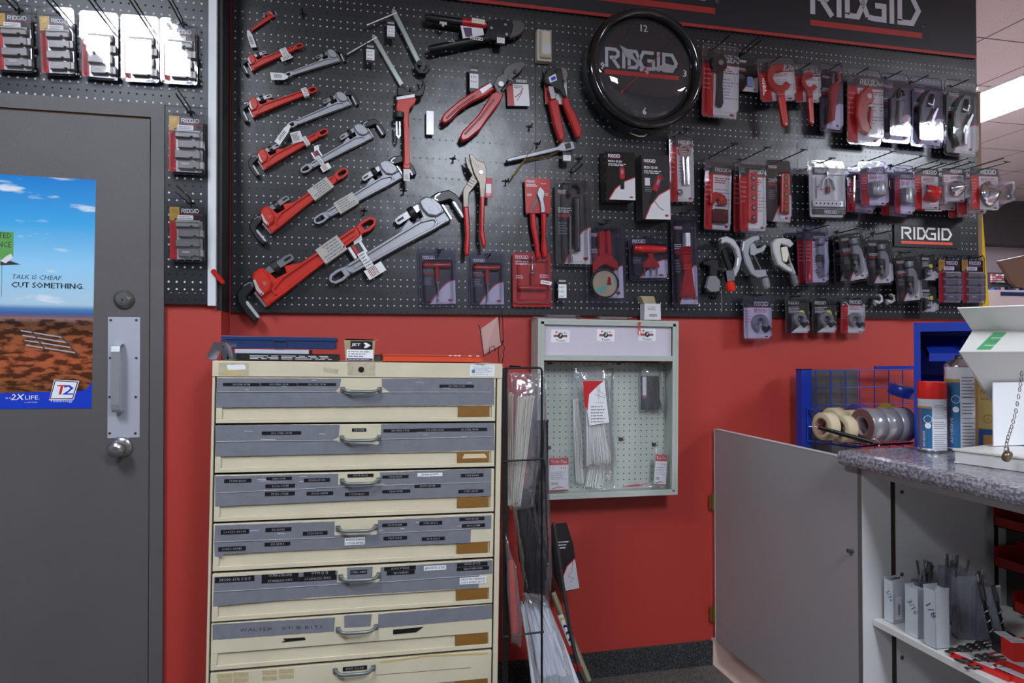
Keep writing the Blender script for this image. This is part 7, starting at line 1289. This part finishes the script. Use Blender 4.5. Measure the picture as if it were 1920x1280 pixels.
def roll(px, py, y, ro, ri, w_, col, label, side=None, group=None, n=1, core=None, ax=(1, 0, -.05)):
    q = PY(px, py, y); t = thing('tape_roll', label, 'tape roll', frameM(q[0], y, q[2]), group); a = Vector(ax).normalized(); b = MB()
    b.lathe([(ri, 0), (ro-.002, 0), (ro, .002), (ro, w_-.002), (ro-.002, w_), (ri, w_), (ri, 0)], col, (0, 0, 0), a, 36, True, False); b.build('tape', t)
    b = MB(); b.lathe([(ri, -.0005), (ri-.003, -.0005), (ri-.003, w_+.0005), (ri, w_+.0005)], core or mat('core_brown', (150, 100, 92), .6), (0, 0, 0), a, 30, True, False); b.build('core', t)
    if side: b = MB(); b.lathe([(ri, -.0008), (ro-.003, -.0008)], side, (0, 0, 0), a, 36, True, False); b.build('side_film', t)
    return t
MSK = mat('masking_cream', (204, 190, 156), .6, 0, .05, 60); DT = mat('duct_silver', (168, 168, 174), .2, .45, .5, 45); DTS = mat('duct_side', (120, 84, 84), .35)
AX = (1, 0, -.06)
roll(1540, 799, -.36, .054, .033, .046, MSK, 'cream masking tape roll at the left front of the blue rack', ax=AX); roll(1556, 789, -.27, .054, .033, .050, MSK, 'cream masking tape roll directly behind the front left one', ax=AX)
roll(1573, 804, -.37, .054, .033, .046, MSK, 'second front cream masking tape roll, partly behind the blue wire', ax=AX); roll(1586, 793, -.27, .054, .033, .050, MSK, 'cream masking tape roll squeezed behind the first silver roll', ax=AX)
for k, lb_ in enumerate(('leftmost silver duct tape roll with its pinkish side showing', 'middle silver duct tape roll in the wrapped row', 'rightmost silver duct tape roll, next to the blue cabinet')):
    t = roll(1616, 798, -.39, .069, .038, .064, DT, lb_, DTS, core=mat('core_white', (180, 160, 160)), ax=(1, 0, 0)); t.location.x += .066*k
roll(1690, 742, -.24, .055, .035, .044, mat('painters_blue', (40, 70, 190), .25, 0, .3, 60), 'blue tape roll lying on top of the others', ax=(.15, 1, .25)); roll(1604, 785, -.16, .066, .036, .03, mat('tape_purple', (92, 70, 140), .25), 'purple tape roll behind the masking tape'); roll(1660, 780, -.20, .055, .036, .02, mat('tape_yellow', (210, 180, 60), .35), 'yellow tape roll peeking out between purple and silver rolls')
t = thing('grey_board', 'dark grey panel on the red wall behind the left half of the blue grid', 'board', at(1560, 760, -.012)); inv = t.matrix_world.inverted(); b = MB(); p0 = inv @ Vector(tuple(PY(1517, 693, -.012))); p1 = inv @ Vector(tuple(PY(1611, 1000, -.012))); b.box(p0.x, p1.y, -.008, p1.x, p0.y, .0, mat('panel_grey', (72, 68, 68), .6)); b.build('panel_board', t)
# ---- blue cabinet with slanted shelf
yb_ = -.16; ya = -.50; p = PY(1713, 605, ya); q = PY(1713, 838, ya); x1_ = p[0]+.42; ZT2 = p[2]; ZB2 = .72
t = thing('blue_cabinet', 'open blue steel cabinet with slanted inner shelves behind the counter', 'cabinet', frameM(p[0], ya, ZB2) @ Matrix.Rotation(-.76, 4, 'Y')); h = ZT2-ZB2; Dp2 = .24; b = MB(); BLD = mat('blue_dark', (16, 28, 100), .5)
b.box(0, 0, -Dp2, .012, h, 0, BLU); b.box(.012, h-.05, -Dp2, .42, h, -.004, BLU) if False else None; b.box(0, h-.006, -Dp2, .42, h, 0, BLU); b.box(.012, h-.034, -.006, .42, h-.006, 0, BLU); b.box(.012, 0, -Dp2, .42, h-.006, -Dp2+.004, BLU); b.box(.408, 0, -Dp2, .42, h-.006, 0, BLU); b.box(.012, 0, -.006, .022, h-.034, 0, BLU); b.build('carcass', t)
inv = t.matrix_world.inverted()
def S_(px, py, y): return tuple(inv @ Vector(tuple(PY(px, py, y))))
for i, (v, dz) in enumerate(((662, .08), (740, .08))):
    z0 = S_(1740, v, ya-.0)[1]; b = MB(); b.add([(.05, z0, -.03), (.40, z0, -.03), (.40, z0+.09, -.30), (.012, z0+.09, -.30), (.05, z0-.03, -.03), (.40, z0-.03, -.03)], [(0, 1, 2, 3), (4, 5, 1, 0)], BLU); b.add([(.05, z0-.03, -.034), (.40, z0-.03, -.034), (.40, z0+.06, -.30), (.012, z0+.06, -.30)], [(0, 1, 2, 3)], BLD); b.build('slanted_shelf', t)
b = MB(); z0 = S_(1780, 650, ya)[1]; b.add([(.16, z0+.03, -.02), (.20, z0-.035, -.01), (.20, z0-.045, -.14), (.16, z0+.02, -.15)], [(0, 1, 2, 3)], BLU); b.build('divider', t)
b = MB(); z0 = S_(1752, 742, ya)[1]; b.box(.085, z0-.008, -.026, .135, z0+.028, -.024, SILV); b.box(.087, z0-.006, -.0235, .133, z0+.026, -.023, DKST); b.build('card_window', t)
# ---- spray cans on the counter
def can(px, pyb, label, H_, r, top, y0, bands, flange=True):
    q = PZ(px, pyb, CT); t = thing('spray_can', label, 'spray can', frameM(q[0], q[1], CT+.001) @ Matrix.Rotation(-.62, 4, 'Y')); b = MB(); CW = mat('can_white', (214, 216, 222), .25); CB_ = mat('can_blue', (46, 104, 150), .3)
    def arc(a0, a1, y0, y1, m_, rr=r, n=10):
        V = []; F = []
        for i in range(n+1):
            a = math.radians(a0+(a1-a0)*i/n); V += [(rr*math.sin(a), y0, rr*math.cos(a)), (rr*math.sin(a), y1, rr*math.cos(a))]
        for i in range(n): F.append((2*i, 2*i+2, 2*i+3, 2*i+1))
        b.add(V, F, m_, True)
    hb = H_; b.lathe([(r*.96, 0), (r*1.01, .003), (r*1.01, .006), (r*.99, .008)], STEEL, (0, 0, 0), (0, 1, 0), 32); b.lathe([(r*.99, .006), (r*.99, hb)], CW, (0, 0, 0), (0, 1, 0), 32)
    arc(-130, -8, .012, hb*.82, CB_, r*.995); arc(-130, -8, hb*.82, hb*.86, GOLD, r*.996); arc(-130, -80, hb*.88, hb*.97, RED, r*.996); arc(-8, 120, .008, hb*.03, CB_, r*.995)
    for k in range(22):
        R3 = random.Random(k+int(px)); y_ = hb*(.07+.84*k/22)
        if k in (8, 9, 14): continue
        arc(-2, 40+R3.random()*36, y_, y_+hb*.012, GTXT, r*.997)
    arc(-2, 78, hb*.395, hb*.40, TXT, r*.997); arc(-2, 78, hb*.64, hb*.645, TXT, r*.997); arc(-66, -50, hb*.05, hb*.80, mat('can_mauve', (120, 96, 140), .4), r*.9965) if flange else arc(-30, -14, hb*.08, hb*.4, LTXT, r*.9965)
    b.X = Matrix.Rotation(math.radians(-24), 4, 'Y') @ Matrix.Translation((0, 0, r*1.0)); b.stroke(circ(0, hb*.62, r*.28, 16), .0015, 0, .0004, WHITE, True); b.flat(circ(0, hb*.50, r*.22, 14), .0003, WHITE); b.X = None
    b.X = Matrix.Rotation(math.radians(-38), 4, 'Y') @ Matrix.Translation((0, 0, r*1.0)); b.text('ADHESIVE', r*.05, hb*.10, r*.2, LTXT, .0004, hb*.30, rot=math.pi/2); b.X = None
    b.build('can_body', t)
    b = MB()
    if top == 'red': b.lathe([(r*1.0, hb), (r*1.0, hb+.048), (r*.97, hb+.052), (0.001, hb+.052)], mat('cap_red', (218, 34, 26), .28), (0, 0, 0), (0, 1, 0), 32); b.build('cap', t)
    else:
        b.lathe([(r*1.0, hb), (r*1.01, hb+.003), (r*.97, hb+.006), (r*.80, hb+.015), (r*.55, hb+.020), (r*.5, hb+.024), (r*.3, hb+.025), (.001, hb+.025)], CHROME, (0, 0, 0), (0, 1, 0), 32); b.build('shoulder', t)
        b = MB(); b.lathe([(r*.28, hb+.024), (r*.28, hb+.036), (.001, hb+.038)], BLKP, (0, 0, 0), (0, 1, 0), 14); b.build('nozzle', t)
    return t
q0 = PZ(1748, 848, CT); dq = math.hypot(q0[0]-CAM[0], q0[1]-CAM[1]); dep = (q0-CAM)@FW; s_ = dep/FOC
Ht = (848-712)*s_
can(1748, 846, 'spray adhesive can with a bright red cap and blue and white label', (846-745)*s_-.002, 24.5*s_, 'red', 0, 0)
can(1800, 845, 'taller spray can with a bare metal dome top and blue and white label', (850-691)*s_, 25*s_, 'metal', 0, 0)
q = PZ(1849, 842, CT); y_ = q[1]; t = thing('adhesive_pouch', 'tan and blue adhesive box with dark and red lettering behind the cans', 'box', frameM(q[0]+.035, y_-.02, CT+.001) @ Matrix.Rotation(-.35, 4, 'Y')); W_, H_ = .13, .25; b = MB(); TN = mat('pouch_tan', (206, 178, 110), .35); PBL = mat('pouch_blue', (40, 84, 160), .35); b.box(-W_/2, 0, -.05, W_/2, H_, 0, TN); b.flat([(-W_/2, 0), (W_/2, 0), (W_/2, H_*.42), (W_*.2, H_*.30), (-W_*.1, H_*.24), (-W_/2, H_*.26)], .0004, PBL); b.stroke([(-W_/2, H_*.26), (-W_*.1, H_*.25), (W_*.2, H_*.31), (W_/2, H_*.43)], .003, .0006, .0006, GOLD)
b.rect(-W_*.40, H_*.02, W_*.34, H_*.18, .0006, mat('pouch_photo', (196, 140, 80), .4)); b.text('FLOOR', -W_*.45, H_*.70, .013, RED, .0006, shear=.2); b.text('Gel Adhesive', -W_*.45, H_*.62, .007, TXT, .0006); b.text('ON', -W_*.45, H_*.83, .026, TXT, .0006); b.stroke(circ(-W_*.28, H_*.38, .013, 16), .0012, .0006, .0006, TXT, True); b.text('12', -W_*.28, H_*.365, .007, TXT, .0006, al='c'); b.flat(circ(W_*.08, H_*.46, .012, 14), .0006, mat('pouch_yellow', (220, 200, 90))); b.build('box_body', t)
# ---- white folded steel stand with chain
WS = mat('stand_white', (204, 202, 198), .38, 0, .04, 60)
yT = PZ(1790, 868, CT)[1]; q = PZ(1790, 868, CT)
t = thing('steel_stand', 'white folded steel dispenser stand with a tray base on the counter', 'stand', frameM(q[0], q[1], CT+.001)); inv = t.matrix_world.inverted()
def T_(px, py, y): return Vector(tuple(inv @ Vector(tuple(PY(px, py, y)))))
yb0 = q[1]
b = MB(); p = T_(1789, 834, yb0); b.box(0, 0, -.20, .42, .010, .20, WS) ; b.X = None; hT = p.y
b = MB(); b.prism([(0.0, 0.0), (.42, 0), (.42, hT), (0, hT)], .12, .124, WS) if False else None
# tray: front flange runs towards the viewer and right, as seen in the photo
A = T_(1789, 870, yb0); Bq = PZ(1920, 886, CT); Bl = inv @ Vector(tuple(Bq)); d = Vector((Bl.x, 0, Bl.z)).normalized(); n_ = Vector((-d.z, 0, d.x)); 
if n_.x < 0: n_ = -n_
O = Vector((0, 0, 0)); Lg = .50; Dd = .22
def tr(u, v, h): return tuple(O+d*u+n_*v+Vector((0, h, 0)))
def obox(b, u0, v0, h0, u1, v1, h1, m_):
    V = [tr(u, v, h) for h in (h0, h1) for (u, v) in ((u0, v0), (u1, v0), (u1, v1), (u0, v1))]; b.add(V, [(3, 2, 1, 0), (4, 5, 6, 7), (0, 1, 5, 4), (1, 2, 6, 5), (2, 3, 7, 6), (3, 0, 4, 7)], m_)
h1 = hT*.80; obox(b, 0, 0, 0, Lg, .003, h1, WS); obox(b, 0, 0, 0, .003, Dd, h1, WS); obox(b, 0, 0, h1-.003, Lg, Dd, h1, WS); obox(b, -.004, -.004, h1-.006, Lg, .004, h1, WS); obox(b, -.001, -.004, 0, .012, .012, .004, WS); b.build('tray_base', t, .0015)
# head: three folded faces running to the right
yA, yBc, yC, yD = yb0-.07, yb0+.03, yb0-.06, yb0+.06
def ln(px, py, y, L_=.45, sl=0.): p = T_(px, py, y); return p, p+Vector((L_, sl, 0))
a0, a1 = ln(1795, 578, yA, .45, .02); b0, b1 = ln(1823, 620, yBc); c0, c1 = ln(1799, 659, yC); d0, d1 = ln(1862, 752, yD)
def sheet(b, P, m_, th=.003):
    n = (P[1]-P[0]).cross(P[3]-P[0]).normalized()*th; V = [tuple(p) for p in P]+[tuple(p-n) for p in P]; b.add(V, [(0, 1, 2, 3), (7, 6, 5, 4), (0, 4, 5, 1), (1, 5, 6, 2), (2, 6, 7, 3), (3, 7, 4, 0)], m_)
b = MB(); sheet(b, [b0, b1, a1, a0], WS); b.build('top_flap', t); b = MB(); sheet(b, [c0, c1, b1, b0], WS); b.build('sloped_face', t); b = MB(); sheet(b, [d0, d1, c1, c0], WS)
e0 = d0+Vector((.10, -.10, 0)); b.add([tuple(d0), tuple(c0), tuple(c0+Vector((-.0, 0, -.002))), tuple(d0+Vector((-.006, 0, -.004)))], [(0, 1, 2, 3)], WS); b.build('under_face', t)
b = MB(); f0 = T_(1862, 717, yD-.06); f1 = T_(1862, 828, yD-.06); sheet(b, [Vector((f0.x, f1.y-.012, f0.z)), Vector((f0.x+.4, f1.y-.012, f0.z)), Vector((f0.x+.4, f0.y, f0.z)), f0], mat('stand_white_bright', (220, 220, 222), .4)); b.build('back_upright', t)
g0 = (b0+c0)/2; b = MB(); nrm = (b1-b0).cross(c0-b0).normalized(); nrm = nrm if nrm.z > 0 else -nrm; GS = mat('sticker_green', (70, 150, 96), .4)
def face(u, v): return b0+(b1-b0).normalized()*u+(c0-b0)*v+nrm*.0008
u0 = (T_(1885, 640, (yBc+yC)/2)-b0).x; P = [face(u0-.014, .92), face(u0+.034, .92), face(u0+.060, .08), face(u0+.014, .08)]; b.add([tuple(p) for p in P], [(0, 1, 2, 3)], GS)
ey = (b0-c0).normalized(); ex = (b1-b0).normalized(); Mx = Matrix((( ex.x, ey.x, nrm.x, 0), (ex.y, ey.y, nrm.y, 0), (ex.z, ey.z, nrm.z, 0), (0, 0, 0, 1)))
for s2, vv, k2 in (('MADE', .36, .0), ('FOR THE', .52, 0), ('TRADE', .72, 0)):
    p = face(u0+(.014 if s2 == 'MADE' else .002 if s2 == 'TRADE' else .008), vv+.04)+nrm*.0005; b.X = Matrix.Translation(p) @ Mx; b.text(s2, 0, 0, .0105 if s2 != 'FOR THE' else .0055, WHITE if s2 != 'FOR THE' else mat('sticker_dark', (20, 60, 40)), 0, .036, shear=.35); b.X = Matrix.Translation(p+ex*.0006+nrm*.0001) @ Mx; b.text(s2, 0, 0, .0105 if s2 != 'FOR THE' else .0055, WHITE if s2 != 'FOR THE' else mat('sticker_dark', (20, 60, 40)), 0, .036, shear=.35)
b.X = None; b.build('green_sticker', t)
c_ = thing('key_chain', 'steel chain with a round brass padlock hanging down the white stand', 'chain', t.matrix_world.copy()); pts = [(1916, 700), (1912, 730), (1905, 770), (1897, 800), (1890, 820), (1886, 838)]; yk = yb0-.16; b = MB(); i = 0
for k in range(len(pts)-1):
    for s2 in range(3):
        u = s2/3; p = Vector(tuple(inv @ Vector(tuple(PY(pts[k][0]+(pts[k+1][0]-pts[k][0])*u, pts[k][1]+(pts[k+1][1]-pts[k][1])*u, yk))))); Y_ = .0062
        lk = [(Y_*.5*math.cos(a*math.pi/4)*(1 if i % 2 else .25), Y_*math.sin(a*math.pi/4), Y_*.5*math.cos(a*math.pi/4)*(.25 if i % 2 else 1)) for a in range(9)]
        b.tube([tuple(p+Vector(q3)) for q3 in lk], .0011, mat('chain_steel', (130, 124, 116), .3, .8), 5); i += 1
b.build('chain_links', c_)
b = MB(); p = Vector(tuple(inv @ Vector(tuple(PY(1883, 853, yk))))); b.lathe([(.013, 0), (.0145, .003), (.0145, .010), (.013, .013)], mat('old_brass', (128, 112, 84), .3, .8), tuple(p), (.3, -.3, 1), 24); b.tube([tuple(p+Vector((-.006, .010, .006))), tuple(p+Vector((-.004, .021, .006))), tuple(p+Vector((.005, .021, .006))), tuple(p+Vector((.007, .010, .006)))], .0022, STEEL, 8); b.build('padlock', c_)
# ---- drill bits and boxes on the shelf
FR = clear('frosted_plastic', (232, 236, 240), .35, .08, .35, .2, 40, .60, (232, 238, 242)); FRD = clear('smoky_plastic', (226, 229, 234), .3, .06, .35, .2, 40, .15, (190, 194, 202))
def tub(px, pyb, wd, dp, h, label, m_, rot=.55, fill=0, bits=0, seed=1, txt=None, tagc=False, bh=.03):
    q = PZ(px, pyb, SZ); t = thing('bit_tub', label, 'plastic container', frameM(q[0], q[1], SZ+.001) @ Matrix.Rotation(rot, 4, 'Y')); b = MB(); th = .002
    b.X = Matrix.Translation((wd/2, 0, 0))
    b.box(-wd/2, 0, -dp, wd/2, th, 0, m_); b.box(-wd/2, 0, -th, wd/2, h, 0, m_); b.box(-wd/2, 0, -dp, wd/2, h, -dp+th, m_); b.box(-wd/2, 0, -dp, -wd/2+th, h*.96, 0, m_); b.box(wd/2-th, 0, -dp, wd/2, h*.96, 0, m_)
    for k in range(14): b.box(-wd/2-.001, h*(.08+.06*k), -.003, -wd/2+.003, h*(.105+.06*k), .001, m_)
    b.build('tub_body', t)
    if txt:
        g = MB(); g.X = Matrix.Translation((-.0006, 0, 0)) @ Matrix.Rotation(-math.pi/2, 4, 'Y'); g.text(txt, -dp*.8, h*.66, h*.13, mat('marker_blue', (70, 74, 110), .5), .0, dp*.9, rot=-.9); g.build('handwriting', t)
    if tagc:
        g = MB(); g.box(.008, .012, .001, wd*.75, h*.60, .002, WHITE)
        for k in range(8): g.rect(.016, .026+k*.004, .024, .028+k*.004, .0023, TXT)
        g.build('price_tag', t)
    if bits:
        g = MB(); R4 = random.Random(seed); g.X = Matrix.Translation((wd/2, 0, 0))
        for k in range(bits):
            x = R4.uniform(-wd*.38, wd*.38); z = -R4.uniform(dp*.15, dp*.85); tx = R4.uniform(-.02, .03); hh = h+bh*R4.uniform(.3, 1); r = R4.uniform(.003, .0055)
            g.cyl((x-tx, .01, z), (x+tx*.8, hh, z), r, GUN if k % 3 else STEEL, 8); n5 = 8
            for j in range(n5): g.tube([(x+tx*.6-r*1.1, hh-.008*j-.004, z+r*.3), (x+tx*.6+r*1.1, hh-.008*j, z+r*.7)], .0011, STEEL, 4)
        o = g.build('drill_bits', t); o['kind'] = 'stuff'
    return t
def pz_scale(px, py, z): q = PZ(px, py, z); return ((q-CAM)@FW)/FOC
s1 = pz_scale(1690, 1170, SZ)
tub(1675, 1170, .040, .034, 82*s1, 'frosted tub of round bits with a white barcode tag, leftmost on the shelf', FR, .05, bits=0, txt='5/32', tagc=True, seed=2)
tub(1721, 1198, .030, .044, 89*s1, 'frosted empty tub in the middle of the front three', FR, .05, txt='3/16', seed=3)
tub(1755, 1218, .046, .042, 103*s1, 'frosted empty tub nearest the viewer, right of the front three', FR, .0, txt='1/8', seed=4)
tub(1722, 1163, .052, .03, 72*s1, 'smoky tub crammed with upright drill bits behind the front tubs', FRD, -.1, bits=12, seed=5, bh=.06)
tub(1772, 1172, .070, .03, 106*s1, 'wide smoky tub of drill bits against the end panel', FRD, -.2, bits=9, seed=7, bh=.045)
tub(1795, 1199, .056, .034, 112*s1, 'tall smoky tub with handwritten numbers in the middle of the shelf', FRD, -.35, bits=2, seed=8, txt='1/4 x6', bh=.01)
tub(1836, 1203, .056, .04, 96*s1, 'darkest smoky tub at the right with large black bits leaning out', FRD, -.35, bits=4, seed=9, bh=.05)
t = thing('round_bits', 'row of shiny round bit ends standing in the leftmost tub', 'drill bits', frameM(*PZ(1675, 1170, SZ)[:2], SZ+.003)); b = MB()
for k in range(5): b.lathe([(.0028, 0), (.0028, 82*s1-.002), (.0034, 82*s1+.002), (.0022, 82*s1+.006), (.0004, 82*s1+.007)], STEEL, (.008+.006*k, 0, -.012), (0, 1, 0), 10)
b.build('bit_shanks', t)
# loose auger bits and red boxes nearer the viewer
R6 = random.Random(11)
for k in range(7):
    p = PZ(1772+k*6, 1224+k*5, SZ); q = PZ(1862+k*5, 1208+k*9, SZ);  t = thing('auger_bit', 'long dark twisted auger bit, %s in the loose pile on the shelf' % ['farthest', 'second', 'third', 'middle', 'fifth', 'sixth', 'nearest'][k], 'drill bit', frameM(p[0], p[1], SZ+.005+.004*(k % 3))); inv = t.matrix_world.inverted(); b = MB(); e_ = inv @ Vector((q[0], q[1], SZ+.006+.004*(k % 3)+.01)); n = 40; P = []; Vv = Vector((0, 0, 0)); dd = (e_-Vv); u_ = dd.normalized(); s3 = u_.orthogonal().normalized(); w3 = u_.cross(s3)
    b.cyl((0, 0, 0), tuple(e_), .0022, GUN, 8)
    for i in range(n): a = i*.75; P.append(tuple(dd*(i/n)*.85+s3*(.0032*math.cos(a))+w3*(.0042*math.sin(a))))
    b.tube(P, .0019, DKST, 5); b.build('bit_body', t)
def redbox(px, py, L_, W_, H_, rot, label, z=0., lid=True, dark=False):
    q = PZ(px, py, SZ); t = thing('bit_box', label, 'box', frameM(q[0], q[1], SZ+.001+z) @ Matrix.Rotation(rot, 4, 'Y')); b = MB(); RB = mat('box_red', (206, 36, 30), .35); b.box(0, 0, -W_, L_, H_, 0, BLACK if dark else RB); b.build('box_body', t, .001)
    g = MB(); g.box(L_*.06, H_, -W_*.9, L_*.72, H_+.0008, -W_*.2, LTXT if not dark else WHITE); 
    for k in range(5): g.box(L_*.1, H_+.0008, -W_*(.8-.12*k), L_*.66, H_+.001, -W_*(.76-.12*k), GTXT)
    if dark: g.box(.004, H_*.2, 0, L_*.45, H_*.8, .0006, WHITE); [g.rect(.008+k*.003, H_*.3, .0095+k*.003, H_*.7, .0008, TXT) for k in range(6)]
    g.build('box_label', t)
redbox(1781, 1232, .15, .030, .014, -1.40, 'flat red drill bit box, farthest of those lying along the shelf edge'); redbox(1852, 1258, .17, .034, .014, -1.40, 'flat red drill bit box with a clear striped lid, nearest along the shelf edge'); redbox(1850, 1236, .17, .040, .014, -1.40, 'wider flat red box behind the front row on the shelf')
redbox(1881, 1232, .045, .05, .050, -.3, 'small black box with a barcode label standing on end', dark=True); redbox(1900, 1252, .06, .05, .060, -.3, 'upright red box beside the small black barcode box')
# red bins deep in the unit
for i, (pyv, y0, lb_) in enumerate(((992, -1.012, 'dark red bin hanging highest inside the counter unit'), (1068, -1.012, 'dark red bin hanging in the middle inside the counter unit'), (1140, -1.075, 'dark red bin nearest the shelf inside the counter unit'))):
    z0 = PX(1890, pyv, 1.96)[2]; t = thing('storage_bin', lb_, 'bin', frameM(1.958, y0, z0)); b = MB(); RBN = mat('bin_red', (150, 26, 18), .4); b.box(0, 0, -.085, .084, .003, .085, RBN); b.box(0, 0, -.085, .003, .030, .085, RBN); b.box(0, 0, -.085, .084, .06, -.082, RBN); b.box(0, 0, .082, .084, .06, .085, RBN); b.box(.081, 0, -.085, .084, .075, .085, RBN); b.build('bin_body', t)
for k, (u0, v0, u1, v1, yy, rr, lb_) in enumerate(((1860, 1196, 1838, 1094, -.955, .0075, 'thick dark drill bit leaning out of the darkest tub'), (1886, 1198, 1862, 1098, -.965, .0055, 'thinner dark drill bit leaning at the right of the darkest tub'))):
    p = PZ(u0, v0, SZ+.012); q = PY(u1, v1, p[1]+.01); t = thing('large_drill_bit', lb_, 'drill bit', frameM(p[0], p[1], max(p[2], SZ+.008))); inv = t.matrix_world.inverted(); e_ = inv @ Vector(tuple(q)); b = MB(); b.cyl((0, 0, 0), tuple(e_), rr*.7, DKST, 10); b.cyl(tuple(e_*.72), tuple(e_), rr, GUN, 10)
    d = e_.normalized(); s3 = d.orthogonal().normalized(); w3 = d.cross(s3); b.tube([tuple(e_*(i/30*.7)+s3*(rr*math.cos(i*.8))+w3*(rr*math.sin(i*.8))) for i in range(30)], rr*.32, STEEL, 5); b.build('bit_body', t)
t = thing('white_note_card', 'small white card propped at the back of the shelf', 'card', frameM(*PZ(1872, 1180, SZ)[:2], SZ+.08)); b = MB(); b.box(-.008, 0, 0, .008, .05, .001, WHITE); b.lines(-.006, .004, .006, .046, 6, TXT, .0012, 3); b.build('card', t)
# ================================================================ beyond the end of the wall
t = thing('yellow_post', 'yellow ribbed strip standing past the end of the tool wall', 'post', frameM(*[PY(1846, 560, 1.0)[0], 1.0, PY(1846, 565, 1.0)[2]-1.0])); inv = t.matrix_world.inverted(); YM = mat('ribbed_yellow', (214, 184, 30), .4, 0, .5, 220)
P = [inv @ Vector(tuple(PY(u, v, 1.0))) for u, v in ((1839, 600), (1857, 600), (1849, 500), (1846, 450), (1842, 400), (1838, 470))]; b = MB(); zf_ = -inv.inverted().translation.z+.0; b.prism([(P[0].x, zf_), (P[1].x, zf_)]+[(p.x, p.y) for p in P[1:]], -.02, 0, YM); b.build('strip', t)
def farbox(name, label, cat, px0, py0, px1, py1, y, D, m_, extra=None, z0=None):
    a = PY(px0, py1, y); c = PY(px1, py0, y); t = thing(name, label, cat, frameM(a[0], y, a[2] if z0 is None else z0)); zb = a[2] if z0 is None else z0; W_ = c[0]-a[0]; H_ = c[2]-zb; b = MB(); b.box(0, 0, -D, W_, H_, 0, m_)
    b.build('body', t)
    if extra: extra(t, W_, H_)
    return t
FW_ = mat('far_white', (206, 188, 192), .5)
def ex1(t, W_, H_): b = MB(); b.box(W_*.14, H_-.04, 0, W_*.34, H_-.015, .01, NAVY); b.build('blue_label', t)
farbox('fixture_panel', 'pale pinkish fixture panel behind the white stand at the right edge', 'shop fixture', 1838, 548, 2100, 600, 1.15, .4, FW_, ex1, z0=0.)
def ex2(t, W_, H_):
    b = MB(); R7 = random.Random(3)
    for r_ in range(4):
        for k in range(10): b.box(.03+k*.066, H_*.50+r_*H_*.11, .0, .075+k*.066, H_*.58+r_*H_*.11, .02, (mat('carton_dull_red', (150, 60, 62), .6), mat('carton_dull', (130, 118, 124), .6), mat('carton_dull2', (158, 120, 124), .6))[(k+r_) % 3])
    b.build('small_cartons', t); b = MB()
    for k in range(16): b.box(.02+k*.042, H_*.08, .0, .055+k*.042, H_*(.2+.12*R7.random()), .05, (NAVY, GUN, mat('carton_dull'  , (130, 118, 124)), BLKP)[k % 4])
    b.build('small_parts', t)
farbox('product_shelf', 'distant shelf of small red, white and blue products past the wall end', 'shelf', 1852, 512, 1912, 548, 2.6, .3, mat('shelf_dark', (46, 44, 50), .6), ex2, z0=None)
t = thing('brown_board', 'dark brown board jutting in at the right edge above the white stand', 'board', frameM(*PY(1905, 520, .2))); inv = t.matrix_world.inverted(); P = [inv @ Vector(tuple(PY(u, v, .2))) for u, v in ((1873, 489), (2000, 462), (2000, 545), (1906, 537), (1898, 530), (1888, 512))]; b = MB(); b.prism([(p.x, p.y) for p in P], -.02, 0, mat('board_brown', (92, 62, 44), .5)); b.build('board', t)
t = thing('board_stand', 'dark bracket holding the brown board', 'bracket', frameM(*PY(1897, 530, .22))); inv = t.matrix_world.inverted(); b = MB(); P = [inv @ Vector(tuple(PY(u, v, .22))) for u, v in ((1890, 513), (1900, 520), (1910, 534), (1902, 540), (1888, 524))]; b.prism([(p.x, p.y) for p in P], -.02, 0, DKST, .002); b.build('bracket_arm', t)
